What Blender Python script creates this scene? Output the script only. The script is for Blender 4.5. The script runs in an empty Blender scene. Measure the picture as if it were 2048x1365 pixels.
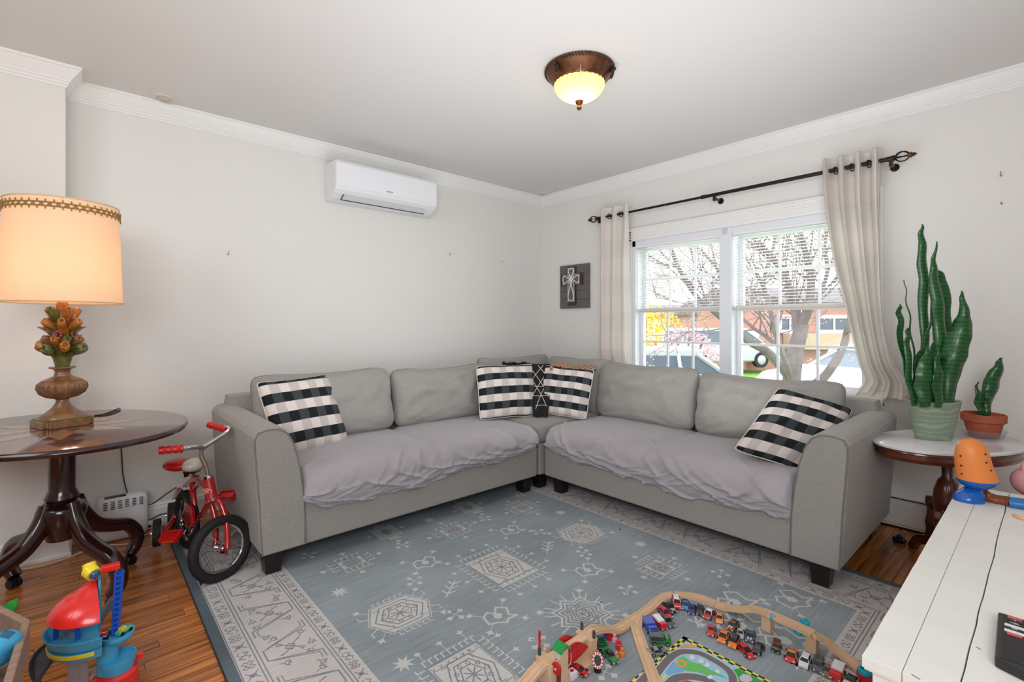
import bpy, bmesh, math, random
from mathutils import Vector, Matrix, noise
random.seed(7)
S = bpy.context.scene
COL = S.collection
PI = math.pi
# ---------------------------------------------------------------- camera
CAM_H = 1.16; FPX = 964.7; HOR = 648.0
ANG = math.atan((2105 - 1024) / FPX)
FW = Vector((math.cos(ANG), math.sin(ANG), 0)); RT = Vector((math.sin(ANG), -math.cos(ANG), 0))
cam_d = bpy.data.cameras.new('camera'); cam = bpy.data.objects.new('camera', cam_d); COL.objects.link(cam)
cam.location = (0, 0, CAM_H); cam.rotation_euler = (PI / 2, 0, ANG - PI / 2)
cam_d.sensor_width = 36; cam_d.lens = 36 * FPX / 2048
cam_d.shift_y = -(682.5 - HOR) / 2048; cam_d.clip_start = 0.05; cam_d.clip_end = 300
S.camera = cam
# ---------------------------------------------------------------- world, lights, exposure
S.view_settings.view_transform = 'Standard'; S.view_settings.look = 'None'
S.view_settings.gamma = 1; S.view_settings.use_curve_mapping = False; S.view_settings.exposure = 0.0
W = bpy.data.worlds.new('overcast_sky'); S.world = W; W.use_nodes = True
wn = W.node_tree.nodes; wl = W.node_tree.links
wn['Background'].inputs[0].default_value = (0.93, 0.95, 1.0, 1); wn['Background'].inputs[1].default_value = 3.6
def area(name, loc, target, size, sy, power, col=(1, 1, 1)):
    l = bpy.data.lights.new(name, 'AREA'); l.shape = 'RECTANGLE'; l.size = size; l.size_y = sy; l.energy = power; l.color = col
    o = bpy.data.objects.new(name, l); COL.objects.link(o); o.location = loc
    o.rotation_euler = (Vector(target) - Vector(loc)).to_track_quat('-Z', 'Y').to_euler(); return o
area('bounce_flash', (-0.7, -0.7, 1.75), (2.0, 2.0, 0.5), 1.6, 0.9, 47, (0.95, 0.975, 1))
area('left_fill', (-1.3, 1.6, 2.1), (1.2, 2.6, 0.9), 1.0, 1.0, 15, (0.95, 0.975, 1))  # added weak fill lamp on the left, no real fixture there
area('ceiling_fill', (1.35, 1.1, 0.95), (1.75, 1.6, 2.44), 2.2, 2.0, 30, (0.93, 0.965, 1))  # added fill lamp hanging mid-room, aimed up to brighten the ceiling
area('window_daylight', (3.75, 1.55, 1.35), (1.5, 1.5, 0.6), 1.5, 1.1, 6, (0.93, 0.96, 1))
# ---------------------------------------------------------------- pixel to room helpers (2048x1365 frame)
def ray(px, py):
    return FW + RT * ((px - 1024) / FPX) + Vector((0, 0, (HOR - py) / FPX))
def Z(px, py, z=0.0):
    r = ray(px, py); return Vector((0, 0, CAM_H)) + r * ((z - CAM_H) / r.z)
def D(px, py, d):
    return Vector((0, 0, CAM_H)) + ray(px, py) * d
def onY(px, py, y):
    r = ray(px, py); return Vector((0, 0, CAM_H)) + r * (y / r.y)
def onX(px, py, x):
    r = ray(px, py); return Vector((0, 0, CAM_H)) + r * (x / r.x)
# ---------------------------------------------------------------- materials
def lin(c):
    return tuple(((v / 255) / 12.92 if v <= 10 else (((v / 255) + 0.055) / 1.055) ** 2.4) for v in c)
MATS = {}
def mat(name, rgb, rough=0.5, metal=0.0, noise_s=0, noise_a=0.0, bump=0.0, bump_s=200, coat=0.0, spec=0.5, emit=0, sheen=0.0, stretch=None):
    if name in MATS: return MATS[name]
    m = bpy.data.materials.new(name); m.use_nodes = True; nt = m.node_tree; p = nt.nodes['Principled BSDF']
    c = lin(rgb)
    p.inputs['Base Color'].default_value = (*c, 1); p.inputs['Roughness'].default_value = rough
    p.inputs['Metallic'].default_value = metal; p.inputs['Specular IOR Level'].default_value = spec
    p.inputs['Coat Weight'].default_value = coat; p.inputs['Coat Roughness'].default_value = 0.08
    if sheen: p.inputs['Sheen Weight'].default_value = sheen
    if emit: p.inputs['Emission Color'].default_value = (*c, 1); p.inputs['Emission Strength'].default_value = emit
    tc = None
    if noise_a or bump:
        tc = nt.nodes.new('ShaderNodeTexCoord'); out = tc.outputs['Object']
        if stretch:
            mp = nt.nodes.new('ShaderNodeMapping'); mp.inputs['Scale'].default_value = stretch
            nt.links.new(out, mp.inputs[0]); out = mp.outputs[0]
    if noise_a:
        n = nt.nodes.new('ShaderNodeTexNoise'); n.inputs['Scale'].default_value = noise_s or 20; n.inputs['Detail'].default_value = 4
        nt.links.new(out, n.inputs['Vector'])
        r = nt.nodes.new('ShaderNodeValToRGB'); nt.links.new(n.outputs['Fac'], r.inputs[0])
        r.color_ramp.elements[0].position = 0.3; r.color_ramp.elements[1].position = 0.7
        r.color_ramp.elements[0].color = (*[max(0, v * (1 - noise_a)) for v in c], 1)
        r.color_ramp.elements[1].color = (*[min(1, v * (1 + noise_a)) for v in c], 1)
        nt.links.new(r.outputs[0], p.inputs['Base Color'])
    if bump:
        n = nt.nodes.new('ShaderNodeTexNoise'); n.inputs['Scale'].default_value = bump_s; n.inputs['Detail'].default_value = 3
        nt.links.new(out, n.inputs['Vector'])
        b = nt.nodes.new('ShaderNodeBump'); b.inputs['Strength'].default_value = bump; b.inputs['Distance'].default_value = 0.004
        nt.links.new(n.outputs['Fac'], b.inputs['Height']); nt.links.new(b.outputs[0], p.inputs['Normal'])
    MATS[name] = m; return m
def glassmat(name, tint=(1, 1, 1), gloss=0.06, alpha=0.94):
    if name in MATS: return MATS[name]
    m = bpy.data.materials.new(name); m.use_nodes = True; nt = m.node_tree; nt.nodes.clear()
    o = nt.nodes.new('ShaderNodeOutputMaterial'); t = nt.nodes.new('ShaderNodeBsdfTransparent'); g = nt.nodes.new('ShaderNodeBsdfGlossy')
    t.inputs[0].default_value = (*tint, 1); g.inputs['Roughness'].default_value = 0.03
    mx = nt.nodes.new('ShaderNodeMixShader'); mx.inputs[0].default_value = gloss
    nt.links.new(t.outputs[0], mx.inputs[1]); nt.links.new(g.outputs[0], mx.inputs[2]); nt.links.new(mx.outputs[0], o.inputs[0])
    MATS[name] = m; return m
def translucent(name, rgb, trans=0.6, emit=0.0, ergb=None):
    if name in MATS: return MATS[name]
    m = bpy.data.materials.new(name); m.use_nodes = True; nt = m.node_tree; nt.nodes.clear(); c = (*lin(rgb), 1)
    o = nt.nodes.new('ShaderNodeOutputMaterial'); a = nt.nodes.new('ShaderNodeBsdfDiffuse'); t = nt.nodes.new('ShaderNodeBsdfTranslucent')
    a.inputs[0].default_value = c; t.inputs[0].default_value = c
    mx = nt.nodes.new('ShaderNodeMixShader'); mx.inputs[0].default_value = trans
    nt.links.new(a.outputs[0], mx.inputs[1]); nt.links.new(t.outputs[0], mx.inputs[2]); last = mx
    if emit:
        e = nt.nodes.new('ShaderNodeEmission'); e.inputs[0].default_value = (*lin(ergb or rgb), 1); e.inputs[1].default_value = emit
        ad = nt.nodes.new('ShaderNodeAddShader'); nt.links.new(mx.outputs[0], ad.inputs[0]); nt.links.new(e.outputs[0], ad.inputs[1]); last = ad
    nt.links.new(last.outputs[0], o.inputs[0]); MATS[name] = m; return m
# ---------------------------------------------------------------- mesh builder
class MB:
    def __init__(s): s.v = []; s.f = []; s.m = []; s.uv = None
    def add(s, vs, fs, mi=0):
        o = len(s.v); s.v += [tuple(v) for v in vs]; s.f += [tuple(i + o for i in f) for f in fs]; s.m += [mi] * len(fs); return s
    def box(s, a, b, mi=0):
        x0, y0, z0 = a; x1, y1, z1 = b
        return s.add([(x0,y0,z0),(x1,y0,z0),(x1,y1,z0),(x0,y1,z0),(x0,y0,z1),(x1,y0,z1),(x1,y1,z1),(x0,y1,z1)],
                     [(0,3,2,1),(4,5,6,7),(0,1,5,4),(1,2,6,5),(2,3,7,6),(3,0,4,7)], mi)
    def obox(s, c, ax, ay, az, hx, hy, hz, mi=0, tx=1, ty=1):
        c = Vector(c); ax = Vector(ax); ay = Vector(ay); az = Vector(az); vs = []
        for k, (kx, ky) in ((-1, (1, 1)), (1, (tx, ty))):
            for i, j in ((-1,-1),(1,-1),(1,1),(-1,1)): vs.append(c + ax*i*hx*kx + ay*j*hy*ky + az*k*hz)
        return s.add(vs, [(0,3,2,1),(4,5,6,7),(0,1,5,4),(1,2,6,5),(2,3,7,6),(3,0,4,7)], mi)
    def cone(s, p, q, r0, r1, n=16, mi=0, caps=True):
        p = Vector(p); q = Vector(q); d = (q - p).normalized(); a = d.orthogonal().normalized(); b = d.cross(a); vs = []
        for c, r in ((p, r0), (q, r1)):
            for i in range(n):
                t = 2*PI*i/n; vs.append(c + (a*math.cos(t) + b*math.sin(t))*r)
        fs = [(i, (i+1) % n, n+(i+1) % n, n+i) for i in range(n)]
        if caps: fs += [tuple(range(n))[::-1], tuple(range(n, 2*n))]
        return s.add(vs, fs, mi)
    def tube(s, pts, r, n=8, mi=0, closed=False, flat=None):
        P = [Vector(p) for p in pts]; N = len(P); rr = r if isinstance(r, (list, tuple)) else [r]*N; vs = []; up = None
        for i in range(N):
            if closed: d = P[(i+1) % N] - P[i-1]
            else: d = P[min(i+1, N-1)] - P[max(i-1, 0)]
            if d.length < 1e-9: d = Vector((0,0,1))
            d.normalize()
            if up is None: up = d.orthogonal().normalized()
            up = (up - d*up.dot(d)); up = up.normalized() if up.length > 1e-6 else d.orthogonal().normalized()
            b = d.cross(up)
            for k in range(n):
                t = 2*PI*k/n; vs.append(P[i] + (up*math.cos(t) + b*math.sin(t))*rr[i])
        fs = []
        for i in range(N if closed else N-1):
            j = (i+1) % N
            for k in range(n): fs.append((i*n+k, i*n+(k+1) % n, j*n+(k+1) % n, j*n+k))
        if not closed: fs += [tuple(range(n))[::-1], tuple((N-1)*n+k for k in range(n))]
        return s.add(vs, fs, mi)
    def lathe(s, prof, c=(0,0,0), n=32, mi=0, a0=0, a1=2*PI, sx=1, sy=1, rib=0, ribn=0, rot=0):
        full = abs(a1-a0-2*PI) < 1e-6; m = n if full else n+1; vs = []; c = Vector(c); cr, sr = math.cos(rot), math.sin(rot)
        for r, z in prof:
            for i in range(m):
                t = a0+(a1-a0)*i/n; q = r*(1+(rib*abs(math.sin(ribn*t/2)) if rib else 0))
                x, y = q*math.cos(t)*sx, q*math.sin(t)*sy
                vs.append(c + Vector((x*cr-y*sr, x*sr+y*cr, z)))
        fs = []
        for j in range(len(prof)-1):
            for i in range(n):
                k = (i+1) % m; fs.append((j*m+i, j*m+k, (j+1)*m+k, (j+1)*m+i))
        return s.add(vs, fs, mi)
    def ell(s, c, rx, ry, rz, n=12, m=8, mi=0, M=None):
        vs = []; c = Vector(c)
        for j in range(m+1):
            ph = PI*j/m
            for i in range(n):
                t = 2*PI*i/n; v = Vector((rx*math.sin(ph)*math.cos(t), ry*math.sin(ph)*math.sin(t), rz*math.cos(ph)))
                if M: v = M @ v
                vs.append(c+v)
        return s.add(vs, [(j*n+i, (j+1)*n+i, (j+1)*n+(i+1) % n, j*n+(i+1) % n) for j in range(m) for i in range(n)], mi)
    def prism(s, poly, o, ax, ay, az, h, mi=0):
        # polygon in (ax, ay) plane extruded along az from 0 to h
        o = Vector(o); ax = Vector(ax); ay = Vector(ay); az = Vector(az); n = len(poly)
        vs = [o + ax*x + ay*y for x, y in poly] + [o + ax*x + ay*y + az*h for x, y in poly]
        return s.add(vs, [tuple(range(n))[::-1], tuple(range(n, 2*n))] + [(i, (i+1) % n, n+(i+1) % n, n+i) for i in range(n)], mi)
    def rbox(s, c, h, r, n=8, mi=0, M=None, fn=None):
        c = Vector(c); h = Vector(h); vs = []; fs = []
        r = min(r, h.x, h.y, h.z)
        for ax in range(3):
            for sg in (-1, 1):
                o = len(vs); u, w = (ax+1) % 3, (ax+2) % 3
                for i in range(n+1):
                    for j in range(n+1):
                        p = Vector((0,0,0)); p[ax] = sg*h[ax]
                        p[u] = math.sin((2*i/n-1)*PI/2)*h[u] if n < 6 else (2*i/n-1)*h[u]; p[w] = (2*j/n-1)*h[w]
                        q = Vector([max(-(h[k]-r), min(h[k]-r, p[k])) for k in range(3)]); d = p-q
                        if d.length > 1e-9: d = d.normalized()*r
                        q = q+d
                        if fn: q = fn(q)
                        if M: q = M @ q
                        vs.append(c+q)
                for i in range(n):
                    for j in range(n):
                        a = o+i*(n+1)+j; f = (a, a+n+1, a+n+2, a+1)
                        fs.append(f if sg > 0 else f[::-1])
        return s.add(vs, fs, mi)
    def quad_strip(s, pts, w, z, mi=0, closed=False):
        P = [Vector((p[0], p[1], 0)) for p in pts]
        if closed: P = P+[P[0]]
        s.kk = getattr(s, 'kk', 0)+1; z0_ = z+(s.kk % 9)*3e-5
        for i in range(len(P)-1):
            z = z0_+(i % 3)*8e-6
            d = P[i+1]-P[i]
            if d.length < 1e-6: continue
            d.normalize(); nrm = Vector((-d.y, d.x, 0))*w/2; e = d*w/2
            s.add([(P[i]-nrm-e)+Vector((0,0,z)), (P[i+1]-nrm+e)+Vector((0,0,z)), (P[i+1]+nrm+e)+Vector((0,0,z)), (P[i]+nrm-e)+Vector((0,0,z))], [(0,1,2,3)], mi)
        return s
    def build(s, name, m, parent=None, smooth=True, bevel=0, seg=2, sub=0, ang=40, merge=False):
        me = bpy.data.meshes.new(name)
        org = Vector((0,0,0))
        if s.v:
            lo = [min(v[k] for v in s.v) for k in range(3)]; hi = [max(v[k] for v in s.v) for k in range(3)]
            org = Vector(((lo[0]+hi[0])/2, (lo[1]+hi[1])/2, lo[2]))
        me.from_pydata([tuple(Vector(v)-org) for v in s.v], [], s.f)
        for mm in (m if isinstance(m, (list, tuple)) else [m]): me.materials.append(mm)
        me.polygons.foreach_set('material_index', s.m)
        if s.uv:
            u = me.uv_layers.new(name='UVMap'); 
            for l in me.loops: u.data[l.index].uv = s.uv[l.vertex_index]
        if merge or smooth:
            b = bmesh.new(); b.from_mesh(me)
            bmesh.ops.remove_doubles(b, verts=b.verts, dist=1e-5)
            bmesh.ops.recalc_face_normals(b, faces=b.faces)
            b.to_mesh(me); b.free()
        o = bpy.data.objects.new(name, me); COL.objects.link(o)
        if smooth:
            for p in me.polygons: p.use_smooth = True
            me.set_sharp_from_angle(angle=math.radians(ang))
        if bevel:
            md = o.modifiers.new('bevel', 'BEVEL'); md.width = bevel; md.segments = seg; md.limit_method = 'ANGLE'; md.angle_limit = math.radians(35)
        if sub:
            md = o.modifiers.new('subsurf', 'SUBSURF'); md.levels = sub; md.render_levels = sub
        o.location = org
        if parent is not None:
            # parents stay unrotated, so local = world minus the parents' own places
            off = Vector((0,0,0)); q = parent
            while q is not None: off += Vector(q.location); q = q.parent
            o.parent = parent; o.location = org-off
        return o
def tag(o, label=None, cat=None, group=None, kind=None):
    if label: o['label'] = label
    if cat: o['category'] = cat
    if group: o['group'] = group
    if kind: o['kind'] = kind
    return o
def thing(name, label, cat, loc=(0,0,0), group=None):
    o = bpy.data.objects.new(name, None); o.empty_display_size = 0.05; COL.objects.link(o); o.location = loc
    return tag(o, label, cat, group)
def struct(name, mb, m, parent=None, **k):
    o = mb.build(name, m, parent, **k)
    if parent is None: o['kind'] = 'structure'
    return o
def text(name, s, m, parent, o, ax, ay, size, ext=0.0006, align='CENTER', shear=0):
    cu = bpy.data.curves.new(name, 'FONT'); cu.body = s; cu.size = size; cu.extrude = ext; cu.align_x = align; cu.align_y = 'CENTER'; cu.shear = shear
    cu.offset = size*0.012
    t = bpy.data.objects.new(name, cu); COL.objects.link(t)
    me = bpy.data.meshes.new_from_object(t); COL.objects.unlink(t); bpy.data.objects.remove(t)
    ax = Vector(ax).normalized(); ay = Vector(ay).normalized(); az = ax.cross(ay)
    off = Vector((0,0,0)); q = parent
    while q is not None: off += Vector(q.location); q = q.parent
    M = Matrix((ax, ay, az)).transposed().to_4x4(); me.transform(M)
    me.materials.clear(); me.materials.append(m)
    ob = bpy.data.objects.new(name, me); COL.objects.link(ob); ob.parent = parent; ob.location = Vector(o)-off; return ob
def bez(pts, n=8):
    # Catmull-Rom through points
    P = [Vector(p) for p in pts]; P = [2*P[0]-P[1]]+P+[2*P[-1]-P[-2]]; out = []
    for i in range(1, len(P)-2):
        for k in range(n):
            t = k/n; a, b, c, d = P[i-1], P[i], P[i+1], P[i+2]
            out.append(0.5*((2*b)+(c-a)*t+(2*a-5*b+4*c-d)*t*t+(3*b-a-3*c+d)*t*t*t))
    out.append(P[-2]); return out
X = Vector((1,0,0)); Y = Vector((0,1,0)); ZU = Vector((0,0,1))
def nz(x, y, z=0): return noise.noise(Vector((x, y, z)))
# ================================================================ SETTING
XB = 3.50; YA = 3.47; CH = 2.44; BX = -0.06; BY = 3.29; X0 = -2.6; Y0 = -1.8
wall_m = mat('cream_wall_paint', (226, 224, 220), 0.75, bump=0.05, bump_s=60, spec=0.25)
ceil_m = mat('ceiling_paint', (222, 220, 218), 0.8, spec=0.2, bump=0.03, bump_s=8)
trim_m = mat('white_trim_gloss', (236, 235, 233), 0.35)
vinyl = mat('white_window_vinyl', (226, 229, 234), 0.35)
white_pl = mat('white_plastic', (232, 232, 236), 0.3)
dark = mat('black_plastic', (22, 22, 24), 0.35)
chrome = mat('chrome', (205, 205, 208), 0.12, 1.0)
struct('wall_left', MB().box((BX, YA, 0), (XB+0.2, YA+0.12, CH)), wall_m, smooth=False)
struct('wall_left', MB().box((X0, BY, 0), (BX, YA+0.12, CH)), wall_m, smooth=False)
WY0, WY1, WZ0, WZ1 = 0.715, 2.385, 0.70, 1.86      # window opening
struct('wall_right', MB().box((XB, Y0, 0), (XB+0.16, WY0, CH)).box((XB, WY1, 0), (XB+0.16, YA, CH))
       .box((XB, WY0, 0), (XB+0.16, WY1, WZ0)).box((XB, WY0, WZ1), (XB+0.16, WY1, CH)), wall_m, smooth=False)
struct('wall_back', MB().box((X0-0.12, Y0, 0), (X0, YA+0.12, CH)), wall_m, smooth=False)
struct('wall_near', MB().box((X0-0.12, Y0-0.12, 0), (XB+0.16, Y0, CH)), wall_m, smooth=False)
struct('ceiling', MB().box((X0-0.12, Y0-0.12, CH), (XB+0.16, YA+0.12, CH+0.1)), ceil_m, smooth=False)
# wood plank floor
def plankmat():
    m = bpy.data.materials.new('oak_strip_floor'); m.use_nodes = True; nt = m.node_tree; p = nt.nodes['Principled BSDF']
    tc = nt.nodes.new('ShaderNodeTexCoord'); geo = nt.nodes.new('ShaderNodeNewGeometry'); oi = nt.nodes.new('ShaderNodeObjectInfo')
    mp = nt.nodes.new('ShaderNodeMapping'); mp.inputs['Scale'].default_value = (1.6, 30, 1); nt.links.new(geo.outputs['Position'], mp.inputs[0])
    ad = nt.nodes.new('ShaderNodeVectorMath'); ad.operation = 'ADD'; nt.links.new(mp.outputs[0], ad.inputs[0])
    cm = nt.nodes.new('ShaderNodeCombineXYZ'); ml = nt.nodes.new('ShaderNodeMath'); ml.operation = 'MULTIPLY'; ml.inputs[1].default_value = 37
    nt.links.new(geo.outputs['Random Per Island'], ml.inputs[0]); m2 = nt.nodes.new('ShaderNodeMath'); m2.operation = 'ADD'
    m3 = nt.nodes.new('ShaderNodeMath'); m3.operation = 'MULTIPLY'; m3.inputs[1].default_value = 53; nt.links.new(oi.outputs['Random'], m3.inputs[0])
    nt.links.new(ml.outputs[0], m2.inputs[0]); nt.links.new(m3.outputs[0], m2.inputs[1])
    nt.links.new(m2.outputs[0], cm.inputs[2]); nt.links.new(m2.outputs[0], cm.inputs[0]); nt.links.new(cm.outputs[0], ad.inputs[1])
    n = nt.nodes.new('ShaderNodeTexNoise'); n.inputs['Scale'].default_value = 1.6; n.inputs['Detail'].default_value = 7; n.inputs['Distortion'].default_value = 0.6
    nt.links.new(ad.outputs[0], n.inputs['Vector'])
    r = nt.nodes.new('ShaderNodeValToRGB'); e = r.color_ramp.elements
    e[0].position = 0.30; e[0].color = (*lin((118, 62, 26)), 1); e[1].position = 0.72; e[1].color = (*lin((222, 148, 80)), 1)
    k = e.new(0.5); k.color = (*lin((186, 112, 52)), 1)
    nt.links.new(n.outputs['Fac'], r.inputs[0])
    fr = nt.nodes.new('ShaderNodeMath'); fr.operation = 'FRACT'; nt.links.new(m2.outputs[0], fr.inputs[0])
    mr = nt.nodes.new('ShaderNodeMapRange'); mr.inputs[3].default_value = 0.72; mr.inputs[4].default_value = 1.18; nt.links.new(fr.outputs[0], mr.inputs[0])
    hs = nt.nodes.new('ShaderNodeHueSaturation'); nt.links.new(r.outputs[0], hs.inputs['Color']); nt.links.new(mr.outputs[0], hs.inputs['Value'])
    nt.links.new(hs.outputs[0], p.inputs['Base Color']); p.inputs['Roughness'].default_value = 0.3; p.inputs['Coat Weight'].default_value = 0.35
    p.inputs['Coat Roughness'].default_value = 0.15
    b = nt.nodes.new('ShaderNodeBump'); b.inputs['Strength'].default_value = 0.08; b.inputs['Distance'].default_value = 0.002
    nt.links.new(n.outputs['Fac'], b.inputs['Height']); nt.links.new(b.outputs[0], p.inputs['Normal']); return m
plank_m = plankmat()
gap_m = mat('plank_gap', (38, 20, 10), 0.8)
floor = struct('floor', MB().box((X0-0.12, Y0-0.12, -0.12), (XB+0.16, YA+0.12, -0.006)), gap_m, smooth=False)
rest = MB(); PW = 0.057; rr = random.Random(3); cache = {}
row = 0; y = Y0
while y < YA:
    x = X0 - rr.random()*0.6; y1 = min(y+PW-0.0012, YA)
    while x < XB:
        L = rr.choice((0.45, 0.6, 0.75, 0.9, 1.1)); a = max(x, X0); b = min(x+L-0.0012, XB)
        if b > a+0.01:
            vis = (y > 1.05 and a < 0.42 and b > -0.45) or (y < 0.62 and y > -0.05 and b > 2.62)
            if vis:
                key = (round(b-a, 4), round(y1-y, 4))
                if key not in cache:
                    me = bpy.data.meshes.new('plank'); h = MB().box((0, 0, -0.006), (b-a, y1-y, 0))
                    me.from_pydata(h.v, [], h.f); me.materials.append(plank_m); cache[key] = me
                o = bpy.data.objects.new('plank', cache[key]); COL.objects.link(o); o.parent = floor
                o.location = Vector((a, y, 0))-Vector(floor.location)
            else: rest.box((a, y, -0.006), (b, y1, 0))
        x += L
    y += PW; row += 1
ro = rest.build('planks_out_of_sight', plank_m, floor, smooth=False); ro['kind'] = 'stuff'; ro.name = 'plank_field'
# crown moulding: profile in (out from wall, down from ceiling)
CP = [(0, 0), (0.062, 0), (0.062, 0.012), (0.055, 0.016), (0.046, 0.030), (0.030, 0.050), (0.020, 0.062), (0.020, 0.070), (0.013, 0.074), (0.013, 0.084), (0.006, 0.088), (0.006, 0.098), (0, 0.098)]
def mould(pts, prof, zt, up=False):
    # pts: wall line (x,y) with outward inward-room normals mitred; profile offset into room
    P = [Vector((p[0], p[1], 0)) for p in pts]; n = len(P); mb = MB(); vs = []
    def nrm(a, b):
        d = (b-a).normalized(); return Vector((d.y, -d.x, 0))
    for i in range(n):
        n1 = nrm(P[i-1], P[i]) if i > 0 else nrm(P[i], P[i+1]); n2 = nrm(P[i], P[i+1]) if i < n-1 else n1
        m = (n1+n2); m = m/ max(1e-6, m.dot(n1))
        for u, v in prof: vs.append(P[i]+m*u+Vector((0, 0, zt+v if up else zt-v)))
    k = len(prof); fs = [(i*k+j, i*k+(j+1) % k, (i+1)*k+(j+1) % k, (i+1)*k+j) for i in range(n-1) for j in range(k)]
    fs += [tuple(range(k)), tuple((n-1)*k+j for j in range(k))[::-1]]
    return mb.add(vs, fs)
struct('trim_1', mould([(X0, BY), (BX, BY), (BX, YA), (XB, YA)], CP, CH), trim_m, ang=25)
struct('trim_2', mould([(XB, YA), (XB, Y0)], CP, CH), trim_m, ang=25)
BP = [(0, 0), (0.022, 0), (0.022, 0.012), (0.014, 0.02), (0.014, 0.092), (0.010, 0.100), (0.010, 0.108), (0.004, 0.118), (0, 0.118)]
struct('baseboard_left', mould([(X0, BY), (BX, BY), (BX, YA), (XB, YA)], BP, 0, True), trim_m, ang=25)
struct('baseboard_right', mould([(XB, -0.6), (XB, Y0)], BP, 0, True), trim_m, ang=25)
# recessed caps in the ceiling
def cap(px, py, label, r=0.062):
    c = Z(px, py, CH); t = thing('round_ceiling_plate', label, 'ceiling cap', (c.x, c.y, CH), 'small round ceiling caps')
    MB().lathe([(r*0.5, CH-0.004), (r*0.55, CH-0.006), (r, CH-0.004), (r, CH-0.0002)], (c.x, c.y, 0), 32).build('flange', mat('cap_paint', (222, 214, 204), 0.6), t)
    MB().lathe([(0, CH-0.012), (r*0.42, CH-0.012), (r*0.5, CH-0.009), (r*0.5, CH-0.0003)], (c.x, c.y, 0), 24).build('center_disc', mat('cap_center', (196, 190, 182), 0.6), t)
cap(328, 197, 'white round ceiling cap above the left wall, left of the air conditioner')
cap(1085, 387, 'white round ceiling cap in the far corner of the ceiling', 0.055)
# wall hardware left behind
def hook(p, ax, label, long=0.02):
    t = thing('wall_anchor', label, 'wall anchor', p)
    MB().cone(p, p+ax*0.004, 0.006, 0.006, 10).build('anchor', mat('beige_plastic', (200, 190, 170), 0.5), t)
    MB().tube([p+ax*0.003, p+ax*0.014, p+ax*0.018+ZU*0.006, p+ax*0.018+ZU*long], 0.0018, 6).build('nail', mat('old_brass', (150, 118, 70), 0.4, 0.8), t)
hook(onY(456, 509, YA), -Y, 'small nail on the left wall, right of the lamp shade')
hook(onY(899, 510, YA), -Y, 'small brass hook on the left wall below the air conditioner')
hook(onY(1003, 524, YA), -Y, 'tiny nail on the left wall nearest the corner', 0.008)
hook(onX(2002, 352, XB), -X, 'upper of two small wall anchors above the tall plants')
hook(onX(2003, 408, XB), -X, 'lower of two small wall anchors above the tall plants', 0.008)
# ---------------------------------------------------------------- window
glass = glassmat('window_glass', (0.97, 0.985, 1.0), 0.015)
MY0, MY1 = 1.53, 1.64                               # centre mullion
win = MB()
x0, x1 = XB+0.005, XB+0.15
win.box((x0, WY0, WZ0), (x1, WY0+0.03, WZ1)).box((x0, WY1-0.03, WZ0), (x1, WY1, WZ1)).box((x0, WY0, WZ1-0.045), (x1, WY1, WZ1)).box((x0, WY0, WZ0), (x1, WY1, WZ0+0.03))
window = struct('window_1', win, vinyl, smooth=False)
MB().box((XB-0.002, MY0+0.01, WZ0), (XB+0.15, MY1-0.01, WZ1)).box((XB-0.008, MY0+0.035, WZ0), (XB+0.02, MY1-0.035, WZ1-0.02)).build('mullion', vinyl, window, smooth=False)
for nm, a, b in (('casing', WY0-0.045, WY0), ('casing', WY1, WY1+0.075)):
    MB().box((XB-0.018, a, WZ0-0.05), (XB, b, WZ1+0.1)).box((XB-0.024, a+(0 if a < 1 else 0.06), WZ0-0.05), (XB, b-(0.06 if a < 1 else 0), WZ1+0.1)).build(nm, trim_m, window, smooth=False)
hc = MB().box((XB-0.018, WY0-0.045, WZ1), (XB, WY1+0.075, WZ1+0.1))
for k in range(4): hc.box((XB-0.024, WY0-0.045, WZ1+0.014+k*0.022), (XB-0.017, WY1+0.075, WZ1+0.026+k*0.022))
hc.box((XB-0.03, WY0-0.05, WZ1+0.092), (XB, WY1+0.08, WZ1+0.104)).build('head_casing', trim_m, window, smooth=False, bevel=0.002)
MB().box((XB-0.06, WY0-0.06, WZ0-0.025), (XB+0.06, WY1+0.09, WZ0)).box((XB-0.02, WY0-0.045, WZ0-0.09), (XB, WY1+0.075, WZ0-0.025)).build('window_sill', trim_m, window, smooth=False, bevel=0.004)
def sash(ya, yb, za, zb, x, tint=0.035):
    f = MB().box((x, ya, za), (x+0.032, ya+tint, zb)).box((x, yb-tint, za), (x+0.032, yb, zb)).box((x, ya+tint, za), (x+0.032, yb-tint, za+tint)).box((x, ya+tint, zb-tint), (x+0.032, yb-tint, zb))
    s_ = f.build('sash', vinyl, window, smooth=False)
    g = MB(); iy0, iy1, iz0, iz1 = ya+tint, yb-tint, za+tint, zb-tint
    for k in (1, 2):
        yy = iy0+(iy1-iy0)*k/3; g.box((x+0.010, yy-0.008, iz0), (x+0.022, yy+0.008, iz1))
    zz = (iz0+iz1)/2; g.box((x+0.0095, iy0, zz-0.008), (x+0.0225, iy1, zz+0.008))
    g.build('glazing_bar', vinyl, s_, smooth=False)
    for i in range(3):
        for j in range(2):
            MB().box((x+0.014, iy0+(iy1-iy0)*i/3+0.008, iz0+(iz1-iz0)*j/2+0.008), (x+0.017, iy0+(iy1-iy0)*(i+1)/3-0.008, iz0+(iz1-iz0)*(j+1)/2-0.008)).build('pane', glass, s_, smooth=False)
for ya, yb in ((WY0+0.03, MY0+0.01), (MY1-0.01, WY1-0.03)):
    sash(ya, yb, WZ0+0.03, 1.29, XB+0.075)
    sash(ya, yb, 1.26, WZ1-0.045, XB+0.112)
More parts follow.
